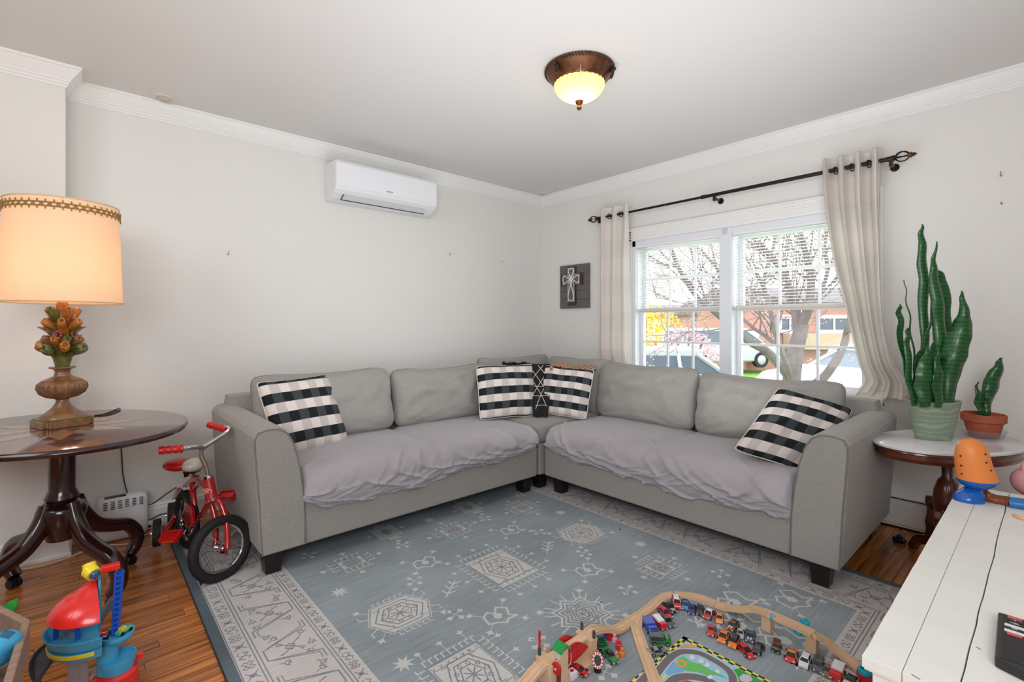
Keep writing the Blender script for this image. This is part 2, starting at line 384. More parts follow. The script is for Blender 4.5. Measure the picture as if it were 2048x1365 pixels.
# blinds
slat_m = mat('blind_slat', (232, 230, 226), 0.45)
rail_m = mat('blind_bottom_rail', (206, 194, 182), 0.5)
def blind(ya, yb, zb, label):
    t = thing('window_blind', label, 'blind', (XB+0.04, (ya+yb)/2, zb))
    MB().box((XB+0.008, ya, 1.80), (XB+0.062, yb, 1.855)).build('headrail', trim_m, t, smooth=False, bevel=0.003)
    MB().box((XB+0.026, ya, zb), (XB+0.052, yb, zb+0.016)).build('bottom_rail', rail_m, t, smooth=False, bevel=0.003)
    n = 24; z = zb+0.028; dz = (1.796-z)/n; me = None
    for i in range(9):                                # slats gathered on the bottom rail
        z_ = zb+0.0165+i*0.0012
    for i in range(n+1):
        zz = z+i*dz
        if me is None:
            mb = MB(); P = []
            for k in range(5):
                u = k/4-0.5; P.append((u*0.024, -0.0035*u + 0.0022*(1-4*u*u)))
            vs = [(0.0, 0, 0)]*0
            for yy in (-(yb-ya)/2+0.004, (yb-ya)/2-0.004):
                vs += [(p[0], yy, p[1]) for p in P]+[(p[0], yy, p[1]-0.0007) for p in P[::-1]]
            k = 10; fs = [(j, (j+1) % k, k+(j+1) % k, k+j) for j in range(k)]+[tuple(range(k)), tuple(range(k, 2*k))[::-1]]
            me = bpy.data.meshes.new('slat'); me.from_pydata(vs, [], fs); me.materials.append(slat_m)
        o = bpy.data.objects.new('slat', me); COL.objects.link(o); o.parent = t
        o.location = Vector((XB+0.039, (ya+yb)/2, zz))-Vector(t.location)
    c = MB()
    for yy in (ya+0.10, (ya+yb)/2, yb-0.10):
        for dx in (-0.013, 0.013): c.tube([(XB+0.039+dx, yy, zb+0.01), (XB+0.039+dx, yy, 1.80)], 0.0009, 4)
    c.build('ladder_cord', white_pl, t)
    return t
b1 = blind(MY1-0.008, WY1-0.03, 1.258, 'white mini blind on the left half of the window, half lowered')
b2 = blind(WY0+0.03, MY0+0.008, 1.258, 'white mini blind on the right half of the window, half lowered')
MB().tube([(XB+0.012, MY0-0.035, 1.80), (XB+0.012, MY0-0.035, 1.25), (XB+0.012, MY0-0.036, 0.86)], 0.003, 6).build('tilt_wand', white_pl, b2)
MB().tube([(XB+0.006, WY1-0.05, 1.80), (XB+0.006, WY1-0.05, 0.84)], 0.003, 6).build('tilt_wand', white_pl, b1)
MB().box((XB-0.012, MY0+0.04, 1.81), (XB+0.008, MY0+0.075, 1.862)).build('headrail_clip', mat('clear_clip', (200, 205, 210), 0.2), b1, smooth=False)
# ---------------------------------------------------------------- baseboard heater
h = thing('baseboard_heater', 'low white metal baseboard heater along the right wall', 'heater', (XB-0.04, 1.4, 0))
hp = [(0, 0.012), (0.05, 0.012), (0.05, 0.02), (0.056, 0.03), (0.056, 0.15), (0.044, 0.165), (0, 0.165)]
MB().prism(hp, (XB, -0.6, 0), -X, ZU, Y, 3.9).build('cover', trim_m, h, smooth=False, bevel=0.002)
MB().box((XB-0.05, -0.6, 0.167), (XB, 3.3, 0.174)).build('outlet_slot', dark, h, smooth=False)
MB().box((XB-0.062, -0.6, 0.175), (XB, 3.3, 0.186)).build('top_cap', trim_m, h, smooth=False, bevel=0.003)
MB().box((XB-0.05, -0.6, 0.001), (XB-0.01, 3.3, 0.011)).build('lower_slot', dark, h, smooth=False)
# ================================================================ RUG
RX0, RX1, RY0, RY1 = 0.352, 2.69, 0.16, 3.20
def rugmat(name, rgb, a=0.16, stripes=True):
    m = mat(name, rgb, 0.95, spec=0.1); nt = m.node_tree; p = nt.nodes['Principled BSDF']; c = lin(rgb)
    tc = nt.nodes.new('ShaderNodeTexCoord'); mp = nt.nodes.new('ShaderNodeMapping'); mp.inputs['Scale'].default_value = (6, 90, 1) if stripes else (60, 60, 1)
    nt.links.new(tc.outputs['Object'], mp.inputs[0])
    n = nt.nodes.new('ShaderNodeTexNoise'); n.inputs['Scale'].default_value = 1.0; n.inputs['Detail'].default_value = 5; nt.links.new(mp.outputs[0], n.inputs['Vector'])
    n2 = nt.nodes.new('ShaderNodeTexNoise'); n2.inputs['Scale'].default_value = 380; nt.links.new(tc.outputs['Object'], n2.inputs['Vector'])
    n3 = nt.nodes.new('ShaderNodeTexNoise'); n3.inputs['Scale'].default_value = 2.2; nt.links.new(tc.outputs['Object'], n3.inputs['Vector'])
    a1 = nt.nodes.new('ShaderNodeMath'); a1.operation = 'MULTIPLY_ADD'; a1.inputs[1].default_value = 0.45; nt.links.new(n.outputs['Fac'], a1.inputs[0]); nt.links.new(n2.outputs['Fac'], a1.inputs[2])
    a2 = nt.nodes.new('ShaderNodeMath'); a2.operation = 'MULTIPLY_ADD'; a2.inputs[1].default_value = 0.7; nt.links.new(n3.outputs['Fac'], a2.inputs[0]); nt.links.new(a1.outputs[0], a2.inputs[2])
    mr = nt.nodes.new('ShaderNodeMapRange'); mr.inputs[1].default_value = 0.78; mr.inputs[2].default_value = 1.38; mr.inputs[3].default_value = 1-a*2.2; mr.inputs[4].default_value = 1+a*2.2
    nt.links.new(a2.outputs[0], mr.inputs[0]); hs = nt.nodes.new('ShaderNodeHueSaturation'); hs.inputs['Color'].default_value = (*c, 1)
    nt.links.new(mr.outputs[0], hs.inputs['Value']); nt.links.new(hs.outputs[0], p.inputs['Base Color'])
    b = nt.nodes.new('ShaderNodeBump'); b.inputs['Strength'].default_value = 0.35; b.inputs['Distance'].default_value = 0.003
    nt.links.new(n2.outputs['Fac'], b.inputs['Height']); nt.links.new(b.outputs[0], p.inputs['Normal']); return m
r_blue = rugmat('rug_blue', (148, 158, 164)); r_teal = rugmat('rug_teal', (98, 110, 117)); r_light = rugmat('rug_light', (200, 196, 194), 0.08)
r_line = rugmat('rug_grey_line', (138, 140, 144), 0.1); r_pale = rugmat('rug_pale_line', (200, 201, 199), 0.06); r_tan = rugmat('rug_tan', (182, 170, 166), 0.07)
rug = MB(); rug.box((RX0, RY0, 0.0005), (RX1, RY1, 0.008))
rug = rug.build('area_rug', r_light, None, smooth=False)
tag(rug, 'large grey and blue patterned rug under the sectional sofa', 'rug')
MB().box((RX0-0.004, RY0-0.004, 0.0006), (RX0, RY1+0.004, 0.0078)).box((RX1, RY0-0.004, 0.0006), (RX1+0.004, RY1+0.004, 0.0078)).box((RX0, RY0-0.004, 0.0006), (RX1, RY0, 0.0078)).build('edge_binding', mat('rug_binding', (46, 52, 58), 0.9), rug, smooth=False)
pt = MB(); ZR = 0.0083
PM = [r_blue, r_teal, r_line, r_pale, r_tan]
def frame(d0, d1, mi, z=ZR):
    a, b, c, d = RX0+d0, RX1-d0, RY0+d0, RY1-d0; e, f, g, h_ = RX0+d1, RX1-d1, RY0+d1, RY1-d1
    pt.add([(a,c,z),(b,c,z),(b,d,z),(a,d,z),(e,g,z),(f,g,z),(f,h_,z),(e,h_,z)], [(0,1,5,4),(1,2,6,5),(2,3,7,6),(3,0,4,7)], mi)
frame(0, 0.034, 1); 
for a in (0.036, 0.094, 0.106, 0.298, 0.310): frame(a, a+0.004, 2)
frame(0.356, 0.362, 3)
FD = 0.364
pt.add([(RX0+FD, RY0+FD, ZR), (RX1-FD, RY0+FD, ZR), (RX1-FD, RY1-FD, ZR), (RX0+FD, RY1-FD, ZR)], [(0,1,2,3)], 0)
z2 = ZR+0.0004
# guard bands: running X and leaf figures; main band: zigzag with flowers, in a local (s along, t across) frame
def band(fn, d0, d1, step):
    w = d1-d0; m_ = (d0+d1)/2
    for side in range(4):
        if side == 0: o, du, dv, L = Vector((RX0, RY0, 0)), Y, X, RY1-RY0
        elif side == 1: o, du, dv, L = Vector((RX0, RY1, 0)), X, -Y, RX1-RX0
        elif side == 2: o, du, dv, L = Vector((RX1, RY1, 0)), -Y, -X, RY1-RY0
        else: o, du, dv, L = Vector((RX1, RY0, 0)), -X, Y, RX1-RX0
        n = max(1, round((L-2*d0-w)/step)); st = (L-2*d0-w)/n
        for i in range(n): fn(lambda u, v, i=i: o+du*(d0+w/2+(i+0.5)*st+u*st)+dv*(m_+v*w), i)
def L_(P, pts, w=0.0035, mi=2, closed=False): pt.quad_strip([P(*q) for q in pts], w, z2, mi, closed)
def guard(P, i):
    if i % 3 == 0: L_(P, [(-.3,-.35),(.3,.35)]); L_(P, [(-.3,.35),(.3,-.35)]); L_(P, [(-.12,0),(0,.2),(.12,0),(0,-.2)], closed=True)
    elif i % 3 == 1:
        L_(P, [(-.35,-.15),(-.2,-.35),(0,-.1),(.2,-.35),(.35,-.15),(.2,0),(.35,.15),(.2,.35),(0,.1),(-.2,.35),(-.35,.15),(-.2,0)], 0.003, closed=True)
        L_(P, [(-.1,-.1),(.1,-.1),(.1,.1),(-.1,.1)], 0.003, 4, True)
    else: L_(P, [(-.4,0),(-.2,-.3),(0,0),(.2,.3),(.4,0)]); L_(P, [(-.4,.2),(-.2,.35),(0,.1)], 0.003); L_(P, [(0,-.1),(.2,-.35),(.4,-.2)], 0.003)
band(guard, 0.040, 0.094, 0.062); band(guard, 0.314, 0.356, 0.055)
def tulip(P, u, v, s, a):
    c, d = math.cos(a), math.sin(a)
    R = lambda q: (u+(q[0]*c-q[1]*d)*s*0.75, v+(q[0]*d+q[1]*c)*s)
    L_(P, [R(q) for q in ((0,-.2),(0,0),(-.12,.05),(-.16,.2),(-.05,.14),(0,.26),(.05,.14),(.16,.2),(.12,.05),(0,0))], 0.003)
def main(P, i):
    sg = 1 if i % 2 == 0 else -1
    L_(P, [(-.5,-.44*sg),(-.34,-.44*sg),(-.12,.44*sg),(.12,.44*sg),(.34,-.44*sg),(.5,-.44*sg)], 0.0045)
    L_(P, [(-.5,-.37*sg),(-.37,-.37*sg),(-.15,.37*sg)], 0.003)
    L_(P, [(.15,.37*sg),(.37,-.37*sg),(.5,-.37*sg)], 0.003)
    for k in range(4):
        a = PI/4+k*PI/2; c, s_ = math.cos(a), math.sin(a)
        L_(P, [(0,-.02*sg),(.12*c,.16*s_-.02*sg),(.20*c-.03*s_,.26*s_+.02*c),(.16*c,.30*s_),(.12*c,.16*s_-.02*sg)], 0.0035)
    L_(P, [(-.07,0),(0,.09),(.07,0),(0,-.09)], 0.004, 2, True)
    for u, v, a in ((-.30,.22*sg,0.4),(.30,.22*sg,-0.4),(-.05,-.36*sg,PI/2),(.2,-.28*sg,-PI/3),(-.24,-.3*sg,PI*.8),(.44,.3*sg,1)): tulip(P, u, v, .42, a)
band(main, 0.112, 0.296, 0.27)
# field figures
def at(px, py): p = Z(px, py, 0.008); return p.x, p.y
def S_(x, y, pts, s=1, w=0.005, mi=3, closed=False, rot=0):
    c, d = math.cos(rot), math.sin(rot)
    pt.quad_strip([(x+(u*c-v*d)*s, y+(u*d+v*c)*s) for u, v in pts], w, z2, mi, closed)
def sprig(x, y, a, s=0.03):
    S_(x, y, [(0,0),(0,s)], 1, .003, rot=a)
    pt.add([(x+(u*math.cos(a)-v*math.sin(a))*s, y+(u*math.sin(a)+v*math.cos(a))*s, z2) for u, v in ((-.1,1),(-.55,1.6),(-.2,1.5),(0,1.9),(.2,1.5),(.55,1.6),(.1,1))], [tuple(range(7))], 3)
def comb(x, y, hw, hh, n, s=0.02):
    for i in range(n):
        u = -hw+2*hw*(i+.5)/n
        for sg in (1, -1): S_(x, y, [(u, sg*hh), (u, sg*(hh+s)), (u+s*.55, sg*(hh+s))], 1, .0058)
    m_ = max(2, int(n*hh/hw))
    for i in range(m_):
        v = -hh+2*hh*(i+.5)/m_
        for sg in (1, -1): S_(x, y, [(sg*hw, v), (sg*(hw+s), v), (sg*(hw+s), v+s*.55)], 1, .0058)
def fill(x, y, pts, mi=3, z=None):
    pt.add([(x+u, y+v, z or z2) for u, v in pts], [tuple(range(len(pts)))], mi)
def rect(a, b): return [(-a,-b),(a,-b),(a,b),(-a,b)]
def octa(a, b, k=.5): return [(-a*k,-b),(a*k,-b),(a,0),(a*k,b),(-a*k,b),(-a,0)]
def inner(x, y, a, b):
    global z2
    zz = z2; z2 += 0.0003
    for k in (.88, .66, .44): S_(x, y, octa(a*k, b*k), 1, .0045, 2, True)
    for k in range(10):
        t = k*PI/5; S_(x, y, [(a*.56*math.cos(t)-.008, b*.56*math.sin(t)), (a*.56*math.cos(t), b*.56*math.sin(t)+.010), (a*.56*math.cos(t)+.008, b*.56*math.sin(t)), (a*.56*math.cos(t), b*.56*math.sin(t)-.010)], 1, .003, 2, True)
    for k in range(8):
        t = k*PI/4; S_(x, y, [(0,0),(a*.32*math.cos(t), b*.32*math.sin(t))], 1, .005, 2)
    for sx in (-1, 1):
        for sy in (-1, 1): S_(x, y, [(sx*a*.72, sy*b*.80), (sx*a*.5, sy*b*.8), (sx*a*.5, sy*b*.6)], 1, .003, 2)
    z2 = zz
def square(px, py, a=0.115, b=0.14):
    x, y = at(px, py); fill(x, y, rect(a, b), 3)
    for i in range(7):
        for sg in (-1, 1): S_(x, y+.0, [(-a*.9+a*1.8*i/6-.006, sg*b*.92), (-a*.9+a*1.8*i/6, sg*b*.82), (-a*.9+a*1.8*i/6+.006, sg*b*.92)], 1, .003, 2)
    S_(x, y, rect(a*.96, b*.78), 1, .0035, 2, True); comb(x, y, a+.014, b+.014, 9, .026); S_(x, y, rect(a+.008, b+.008), 1, .004, 0, True); inner(x, y, a*.95, b*.9)
    for i in range(3):
        for sg in (1, -1): sprig(x-.09+.09*i, y+sg*(b+.045), 0 if sg > 0 else PI); sprig(x+sg*(a+.045), y-.1+.1*i, -PI/2*sg)
def hexm(px, py, a=0.125, b=0.095):
    x, y = at(px, py); fill(x, y, octa(a, b, .62), 3); S_(x, y, octa(a+.008, b+.008, .62), 1, .004, 3, True); inner(x, y, a*.95, b*.95)
    for i in range(6):
        u = -a*.5+a*i/5
        for sg in (1, -1): S_(x, y, [(u, sg*(b+.008)), (u, sg*(b+.03)), (u+.012, sg*(b+.03))], 1, .005)
    for sx in (1, -1):
        for sy in (1, -1):
            S_(x, y, [(sx*a*.85, sy*b*.35), (sx*(a+.02), sy*b*.55), (sx*(a+.02), sy*b*.8)], 1, .005); sprig(x+sx*a*.8, y+sy*(b*.8), -sx*(PI/4 if sy > 0 else 3*PI/4), .035)
def tooth(px, py, a=0.065, b=0.07):
    x, y = at(px, py); fill(x, y, rect(a*.8, b*.8), 3); comb(x, y, a, b, 5, .03)
    for sg in (1, -1): sprig(x, y+sg*(b+.02), 0 if sg > 0 else PI, .035); sprig(x+sg*(a+.02), y, -PI/2*sg, .035)
    inner(x, y, a*.8, b*.8)
def star8(px, py, r=0.12):
    x, y = at(px, py)
    P = [((r if k % 2 == 0 else r*.74)*math.cos(k*PI/8+PI/8*0), (r if k % 2 == 0 else r*.74)*math.sin(k*PI/8)) for k in range(16)]
    for q, w in ((1, .008), (.8, .006), (.6, .004)): S_(x, y, [(u*q, v*q) for u, v in P], 1, w, 3, True)
    fill(x, y, [(u*.5, v*.5) for u, v in P], 3); inner(x, y, r*.5, r*.5)
    for k in range(16):
        t = k*PI/8+PI/16; S_(x, y, [(r*.9*math.cos(t), r*.9*math.sin(t)), ((r+.03)*math.cos(t), (r+.03)*math.sin(t))], 1, .006)
    for k in range(4):
        t = PI/4+k*PI/2; sprig(x+r*.95*math.cos(t), y+r*.95*math.sin(t), t-PI/2, .04)
def small_star(px, py, r=.042):
    x, y = at(px, py); fill(x, y, [((r if k % 2 == 0 else r*.42)*math.cos(k*PI/8), (r if k % 2 == 0 else r*.42)*math.sin(k*PI/8)) for k in range(16)])
def cross4(px, py, r=.032):
    x, y = at(px, py)
    for k in range(4):
        t = k*PI/2+.3; c, d = math.cos(t)*r, math.sin(t)*r; fill(x+c, y+d, [(-.014,0),(0,-.014),(.014,0),(0,.014)]); S_(x, y, [(0,0),(c,d)], 1, .003)
def squig(px, py, s=1):
    x, y = at(px, py)
    S_(x, y, [(-.06,-.02),(-.05,.03),(-.02,.045),(0,.02),(.03,.05),(.06,.02),(.04,-.02),(.06,-.045),(.02,-.04),(0,-.055),(-.03,-.03)], s, .009, 3, True)
    fill(x, y, [(.02*s*math.cos(k), .02*s*math.sin(k)) for k in range(6)])
    for a, u, v in ((-.9,.05,.04),(2.2,-.05,-.03),(.8,-.05,.04),(-2.4,.04,-.045)): sprig(x+u*s, y+v*s, a, .035)
def leafb(px, py):
    x, y = at(px, py); S_(x, y, [(-.05,-.04),(.05,.04)], 1, .008)
    for k in (-.03, 0, .03): S_(x, y, [(k,k*.8),(k+.035,k*.8-.002)], 1, .008); S_(x, y, [(k,k*.8),(k-.004,k*.8+.035)], 1, .008)
square(1003, 1135); hexm(800, 1227); hexm(1162, 1067); star8(1165, 1229); tooth(1320, 1136); tooth(1045, 1016); tooth(906, 1061, .085, .05); tooth(704, 1126, .07, .05)
tooth(936, 1016, .03, .075); tooth(772, 1065, .03, .075); square(948, 1350, .10, .12)
for p in ((1022, 1061), (1175, 1141), (996, 1233), (851, 1126)): squig(*p)
squig(1470, 1205, 1.3); squig(1584, 1200, 1.2); squig(1478, 1250, 1.5); squig(1570, 1282, 1.3)
for p in ((1281, 1089), (1121, 1026), (679, 1185), (807, 1329), (858, 1041), (1600, 1330)): small_star(*p)
for p in ((1168, 1107), (1256, 1181), (1441, 1148), (1078, 1065), (970, 1038), (805, 1091), (829, 1163), (910, 1230), (1078, 1286), (1040, 990), (617, 1112), (1210, 1345)): cross4(*p)
leafb(1096, 1095); leafb(901, 1179); leafb(1390, 1235)
tag(pt.build('woven_pattern', PM, rug, smooth=False), kind=None)
# ================================================================ SOFA
def fabricmat(name, rgb, a=0.05):
    m = mat(name, rgb, 0.92, noise_s=260, noise_a=a*3.0, bump=0.12, bump_s=700, spec=0.15, sheen=0.15); return m
sofa_m = fabricmat('grey_sofa_weave', (155, 152, 147))
pipe_m = mat('grey_piping', (122, 119, 116), 0.9)
leg_m = mat('espresso_wood_leg', (26, 18, 17), 0.35)
cover_m = mat('lilac_grey_cover', (172, 167, 172), 0.8, bump=0.10, bump_s=500, spec=0.2, sheen=0.2)
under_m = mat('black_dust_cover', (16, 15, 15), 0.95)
def sofaleg(parent, x, y, s=0.042):
    MB().obox((x, y, 0.068), X, Y, ZU, s*.78, s*.78, 0.058, 0, 1.28, 1.28).build('leg', leg_m, parent, smooth=False, bevel=0.002)
ARM = [(0.0, 0.115), (0.195, 0.115), (0.192, 0.30), (0.180, 0.44), (0.158, 0.55), (0.132, 0.63), (0.105, 0.672), (0.070, 0.692), (0.022, 0.694), (-0.018, 0.685), (-0.034, 0.655), (-0.032, 0.60), (-0.018, 0.35)]
def arm(parent, o, ax, az, depth):
    # front face polygon swept backward
    MB().prism(ARM, o, ax, ZU, az, depth).build('arm', sofa_m, parent, smooth=False, bevel=0.022, seg=4)
    o = Vector(o); 
    P = [o+Vector(ax)*u+ZU*v-Vector(az)*0.001 for u, v in ARM]
    cen = o+Vector(ax)*0.08+ZU*0.4
    MB().tube([p+(cen-p).normalized()*0.012 for p in P], 0.0045, 6, closed=True).build('arm_piping', pipe_m, parent)
    MB().prism([(cx_*0.93+0.005, (cz-0.4)*0.965+0.4) for cx_, cz in ARM], o-Vector(az)*0.004, ax, ZU, az, 0.02).build('arm_front_panel', sofa_m, parent, smooth=False, bevel=0.004)
def cushion(name, parent, c, w, h, t, ax, up, m, lean=0, seed=0, sag=0.03, piping=True, pm=None, group=None, nu=30, wr=0.010, power=.30, pinch=.035, rc=.035):
    # pillow: ax = width direction, up = height direction, normal = ax x up ; centre c
    ax = Vector(ax).normalized(); up = Vector(up).normalized(); nn = ax.cross(up).normalized(); c = Vector(c); mb = MB(); vs = []; uv = []; idx = {}
    def edge(u, v):
        # outline: corners stay, edges pulled in
        x = u*(1-pinch*(1-u*u if abs(v) > .999 else 0)-pinch*.9*(1-v*v)*abs(u)); y_ = v*(1-pinch*.9*(1-u*u)*abs(v))
        x *= 1-rc*v**8; y_ *= 1-rc*1.6*u**8
        y_ -= sag*(1-u*u)*(1 if v > 0 else 0)*max(0, v)*1.2
        x += 0.012*nz(v*2+seed, seed*3.1)*abs(u); y_ += 0.02*nz(u*2.2+seed*1.7, 5+seed)*abs(v); return x, y_
    for side in (1, -1):
        for j in range(nu+1):
            for i in range(nu+1):
                u = -math.cos(PI*i/nu); v = -math.cos(PI*j/nu)
                if side < 0 and (i in (0, nu) or j in (0, nu)): idx[(side, i, j)] = idx[(1, i, j)]; continue
                x, y_ = edge(u, v); q = max(0, (1-u*u)*(1-v*v))**power
                th = t/2*q*(1+0.25*nz(u*1.5+seed, v*1.5, seed)) + wr*q*(nz(u*5+seed, v*3, 2) + 0.7*nz(u*9, v*11+seed, 7))
                # creases radiating from corners
                for cu, cv in ((1,1),(-1,1),(1,-1),(-1,-1)):
                    rr_ = math.hypot(u-cu, v-cv); th -= wr*1.1*math.exp(-rr_*2.2)*math.sin(14*math.atan2(abs(v-cv), abs(u-cu)+1e-6)+seed)*q
                idx[(side, i, j)] = len(vs); vs.append(c+ax*x*w/2+up*y_*h/2+nn*side*th); uv.append(((u+1)/2, (v+1)/2))
    fs = []
    for side in (1, -1):
        for j in range(nu):
            for i in range(nu):
                f = (idx[(side,i,j)], idx[(side,i+1,j)], idx[(side,i+1,j+1)], idx[(side,i,j+1)])
                fs.append(f if side > 0 else f[::-1])
    mb.add(vs, fs); mb.uv = uv; me = bpy.data.meshes.new(name)
    me.from_pydata([tuple(Vector(v)-c) for v in mb.v], [], mb.f); me.materials.append(m); ul = me.uv_layers.new(name='UVMap')
    for l in me.loops: ul.data[l.index].uv = uv[l.vertex_index]
    for p in me.polygons: p.use_smooth = True
    o = bpy.data.objects.new(name, me); COL.objects.link(o)
    if parent is not None:
        off = Vector((0,0,0)); q = parent
        while q is not None: off += Vector(q.location); q = q.parent
        o.parent = parent; o.location = c-off
    else: o.location = c
    if piping:
        ring = [vs[idx[(1,i,0)]] for i in range(nu)]+[vs[idx[(1,nu,j)]] for j in range(nu)]+[vs[idx[(1,nu-i,nu)]] for i in range(nu)]+[vs[idx[(1,0,nu-j)]] for j in range(nu)]
        MB().tube(ring, 0.0042, 6, closed=True).build('piping', pm or pipe_m, o)
    return o
# ---- left section
sl = thing('sofa_section', 'long grey fabric sofa section along the left wall, with a rounded left arm', 'sofa', (1.45, 2.8, 0), 'sections of the grey sectional sofa')
AX0 = 0.597
MB().box((AX0+0.16, 2.345, 0.118), (2.325, 3.27, 0.33)).build('base', sofa_m, sl, smooth=False, bevel=0.012, seg=3)
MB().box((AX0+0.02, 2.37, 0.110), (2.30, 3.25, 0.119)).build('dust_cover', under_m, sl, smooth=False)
MB().rbox((1.54, 2.65, 0.37), (0.775, 0.27, 0.065), 0.05, 6).build('seat_cushion', sofa_m, sl)
MB().rbox((1.47, 3.20, 0.46), (0.855, 0.075, 0.30), 0.05, 6).build('back_frame', sofa_m, sl)
arm(sl, (AX0, 2.340, 0), X, Y, 0.925)
for x, y in ((0.66, 2.425), (2.27, 2.425), (0.66, 3.2), (2.27, 3.2)): sofaleg(sl, x, y)
tilt = Vector((0, 0.22, 0.97))
cushion('back_cushion', sl, (1.135, 2.985, 0.665), 0.86, 0.43, 0.28, X, tilt, sofa_m, seed=1.3, sag=0.07, wr=.022, rc=.07, power=.34)
cushion('back_cushion', sl, (1.985, 2.975, 0.655), 0.84, 0.41, 0.27, X, tilt, sofa_m, seed=4.1, sag=0.09, wr=.024, rc=.07, power=.34)
# ---- corner section
sc = thing('sofa_corner_section', 'square grey corner section joining the two long sofa sections', 'sofa', (2.83, 2.8, 0), 'sections of the grey sectional sofa')
MB().box((2.345, 2.345, 0.118), (3.30, 3.27, 0.33)).build('base', sofa_m, sc, smooth=False, bevel=0.01, seg=3)
MB().rbox((2.69, 2.68, 0.40), (0.345, 0.335, 0.075), 0.04, 8).build('seat_cushion', sofa_m, sc)
MB().rbox((2.84, 3.21, 0.46), (0.46, 0.06, 0.32), 0.045, 6).rbox((3.24, 2.76, 0.46), (0.06, 0.44, 0.32), 0.045, 6).build('back_frame', sofa_m, sc)
for x, y in ((2.42, 2.42), (3.2, 3.18)): sofaleg(sc, x, y)
cushion('back_cushion', sc, (2.78, 3.05, 0.675), 0.80, 0.43, 0.22, X, tilt, sofa_m, seed=7.7, sag=0.05)
cushion('back_cushion', sc, (3.05, 2.62, 0.665), 0.66, 0.44, 0.22, -Y, (0.22, 0, .97), sofa_m, seed=9.2, sag=0.02)
# ---- right section
sr = thing('sofa_section', 'long grey fabric sofa section under the window, with a rounded right arm', 'sofa', (2.8, 1.45, 0), 'sections of the grey sectional sofa')
MB().box((2.372, 0.60+0.14, 0.118), (3.30, 2.325, 0.33)).build('base', sofa_m, sr, smooth=False, bevel=0.012, seg=3)
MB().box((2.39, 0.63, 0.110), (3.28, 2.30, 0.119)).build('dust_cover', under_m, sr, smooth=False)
MB().rbox((2.68, 1.53, 0.37), (0.27, 0.77, 0.065), 0.05, 6).build('seat_cushion', sofa_m, sr)
MB().rbox((3.23, 1.47, 0.46), (0.075, 0.855, 0.30), 0.05, 6).build('back_frame', sofa_m, sr)
arm(sr, (2.367, 0.592, 0), Y, X, 0.925)
for x, y in ((2.45, 2.24), (2.45, 0.68), (3.2, 0.68), (3.2, 2.25)): sofaleg(sr, x, y)
cushion('back_cushion', sr, (3.0, 1.94, 0.665), 0.80, 0.43, 0.27, -Y, (0.22, 0, 0.97), sofa_m, seed=2.2, sag=0.07, wr=.024, rc=.07, power=.34)
cushion('back_cushion', sr, (3.0, 1.135, 0.652), 0.82, 0.42, 0.27, -Y, (0.22, 0, 0.97), sofa_m, seed=5.9, sag=0.09, wr=.024, rc=.07, power=.34)
# ---- fitted covers over the seats
def cover(name, label, o, ax, az, L, hem, seed, ends, mid):
    # o: front-left point at floor level on front face; ax along the seat, az towards the back
    o = Vector(o); ax = Vector(ax); az = Vector(az); ns, nt_ = 220, 60; vs = []
    top = 0.462
    for i in range(ns+1):
        s = i/ns; sl_ = s*L
        k = s*(len(hem)-1); a = int(min(k, len(hem)-2)); hz = hem[a]+(hem[a+1]-hem[a])*(3*(k-a)**2-2*(k-a)**3)
        hz += 0.010*nz(s*12+seed, 3.3)
        endd = min(s, 1-s)*L
        for j in range(nt_+1):
            t = j/nt_
            # arc length path: back -> front edge -> down
            if t < 0.5:
                q = t/0.5; y_ = 0.60*(1-q)+0.075*q; z = top-0.006*q; ny, nz_ = 0, 1
            elif t < 0.68:
                q = (t-0.5)/0.18*PI/2; y_ = 0.075-0.10*math.sin(q); z = top-0.006-0.10*(1-math.cos(q)); ny, nz_ = -math.sin(q), math.cos(q)
            else:
                q = (t-0.68)/0.32; z0 = top-0.106; z = z0+(hz-z0)*q; y_ = -0.025-0.004*math.sin(q*PI)+0.022*q*q; ny, nz_ = -1, 0
            ct = math.sin(min(1, endd/0.035)*PI/2)
            # shallow dip between the two seat cushions and crown of each
            m_ = abs(s-0.5)*L; top_w = 1 if t < .6 else max(0, (0.8-t)/.2)
            z += top_w*(0.016*math.sin(PI*((s*2) % 1))-0.010*math.exp(-(m_/0.03)**2))
            # wrinkles
            hang = max(0, min(1, (t-0.5)/0.25)); d = 0
            w1 = sl_*13+2.5*nz(sl_*3, t*3, seed); 
            d += hang*0.010*nz(sl_*9+5*t+seed, t*2.0, seed)
            d += hang*0.020*max(0, 1-abs(3.6*nz(sl_*5.5-7*t, t*3+seed, 2.2)))**2
            d += hang*0.011*max(0, 1-abs(3.6*nz(sl_*9+9*t, t*4-seed, 4.2)))**2
            d += hang*(t > .6)*0.002*nz(sl_*60+20*t, t*16, seed+3)
            d += (1-.6*hang)*(0.003*nz(sl_*4+seed, t*9, 1)+0.006*max(0, 1-abs(3.6*nz(sl_*4-6*t+seed, t*6, 8)))**4+0.003*max(0, 1-abs(4*nz(sl_*9+5*t+seed, t*10, 3)))**3)
            for ms, mw, amp in mid:   # sharp folds radiating from points on the front edge
                dx = (s-ms)*L; f = math.exp(-((dx+0.55*(t-0.5)*mw*4)/0.018)**2)*math.exp(-((t-0.62)/0.22)**2); d += amp*f
            d *= ct
            zz = z+d*nz_-(1-ct)*0.05*(1 if t < .7 else .2); yy = y_+d*ny+(1-ct)*0.03*(t > .5)
            vs.append(o+ax*(sl_)+az*yy+ZU*zz)
    m_ = nt_+1; fs = [(i*m_+j, (i+1)*m_+j, (i+1)*m_+j+1, i*m_+j+1) for i in range(ns) for j in range(nt_)]
    c = MB().add(vs, fs).build(name, cover_m, None, ang=180)
    md = c.modifiers.new('thickness', 'SOLIDIFY'); md.thickness = 0.003; md.offset = -1
    tag(c, label, 'seat cover', 'wrinkled grey seat covers'); return c
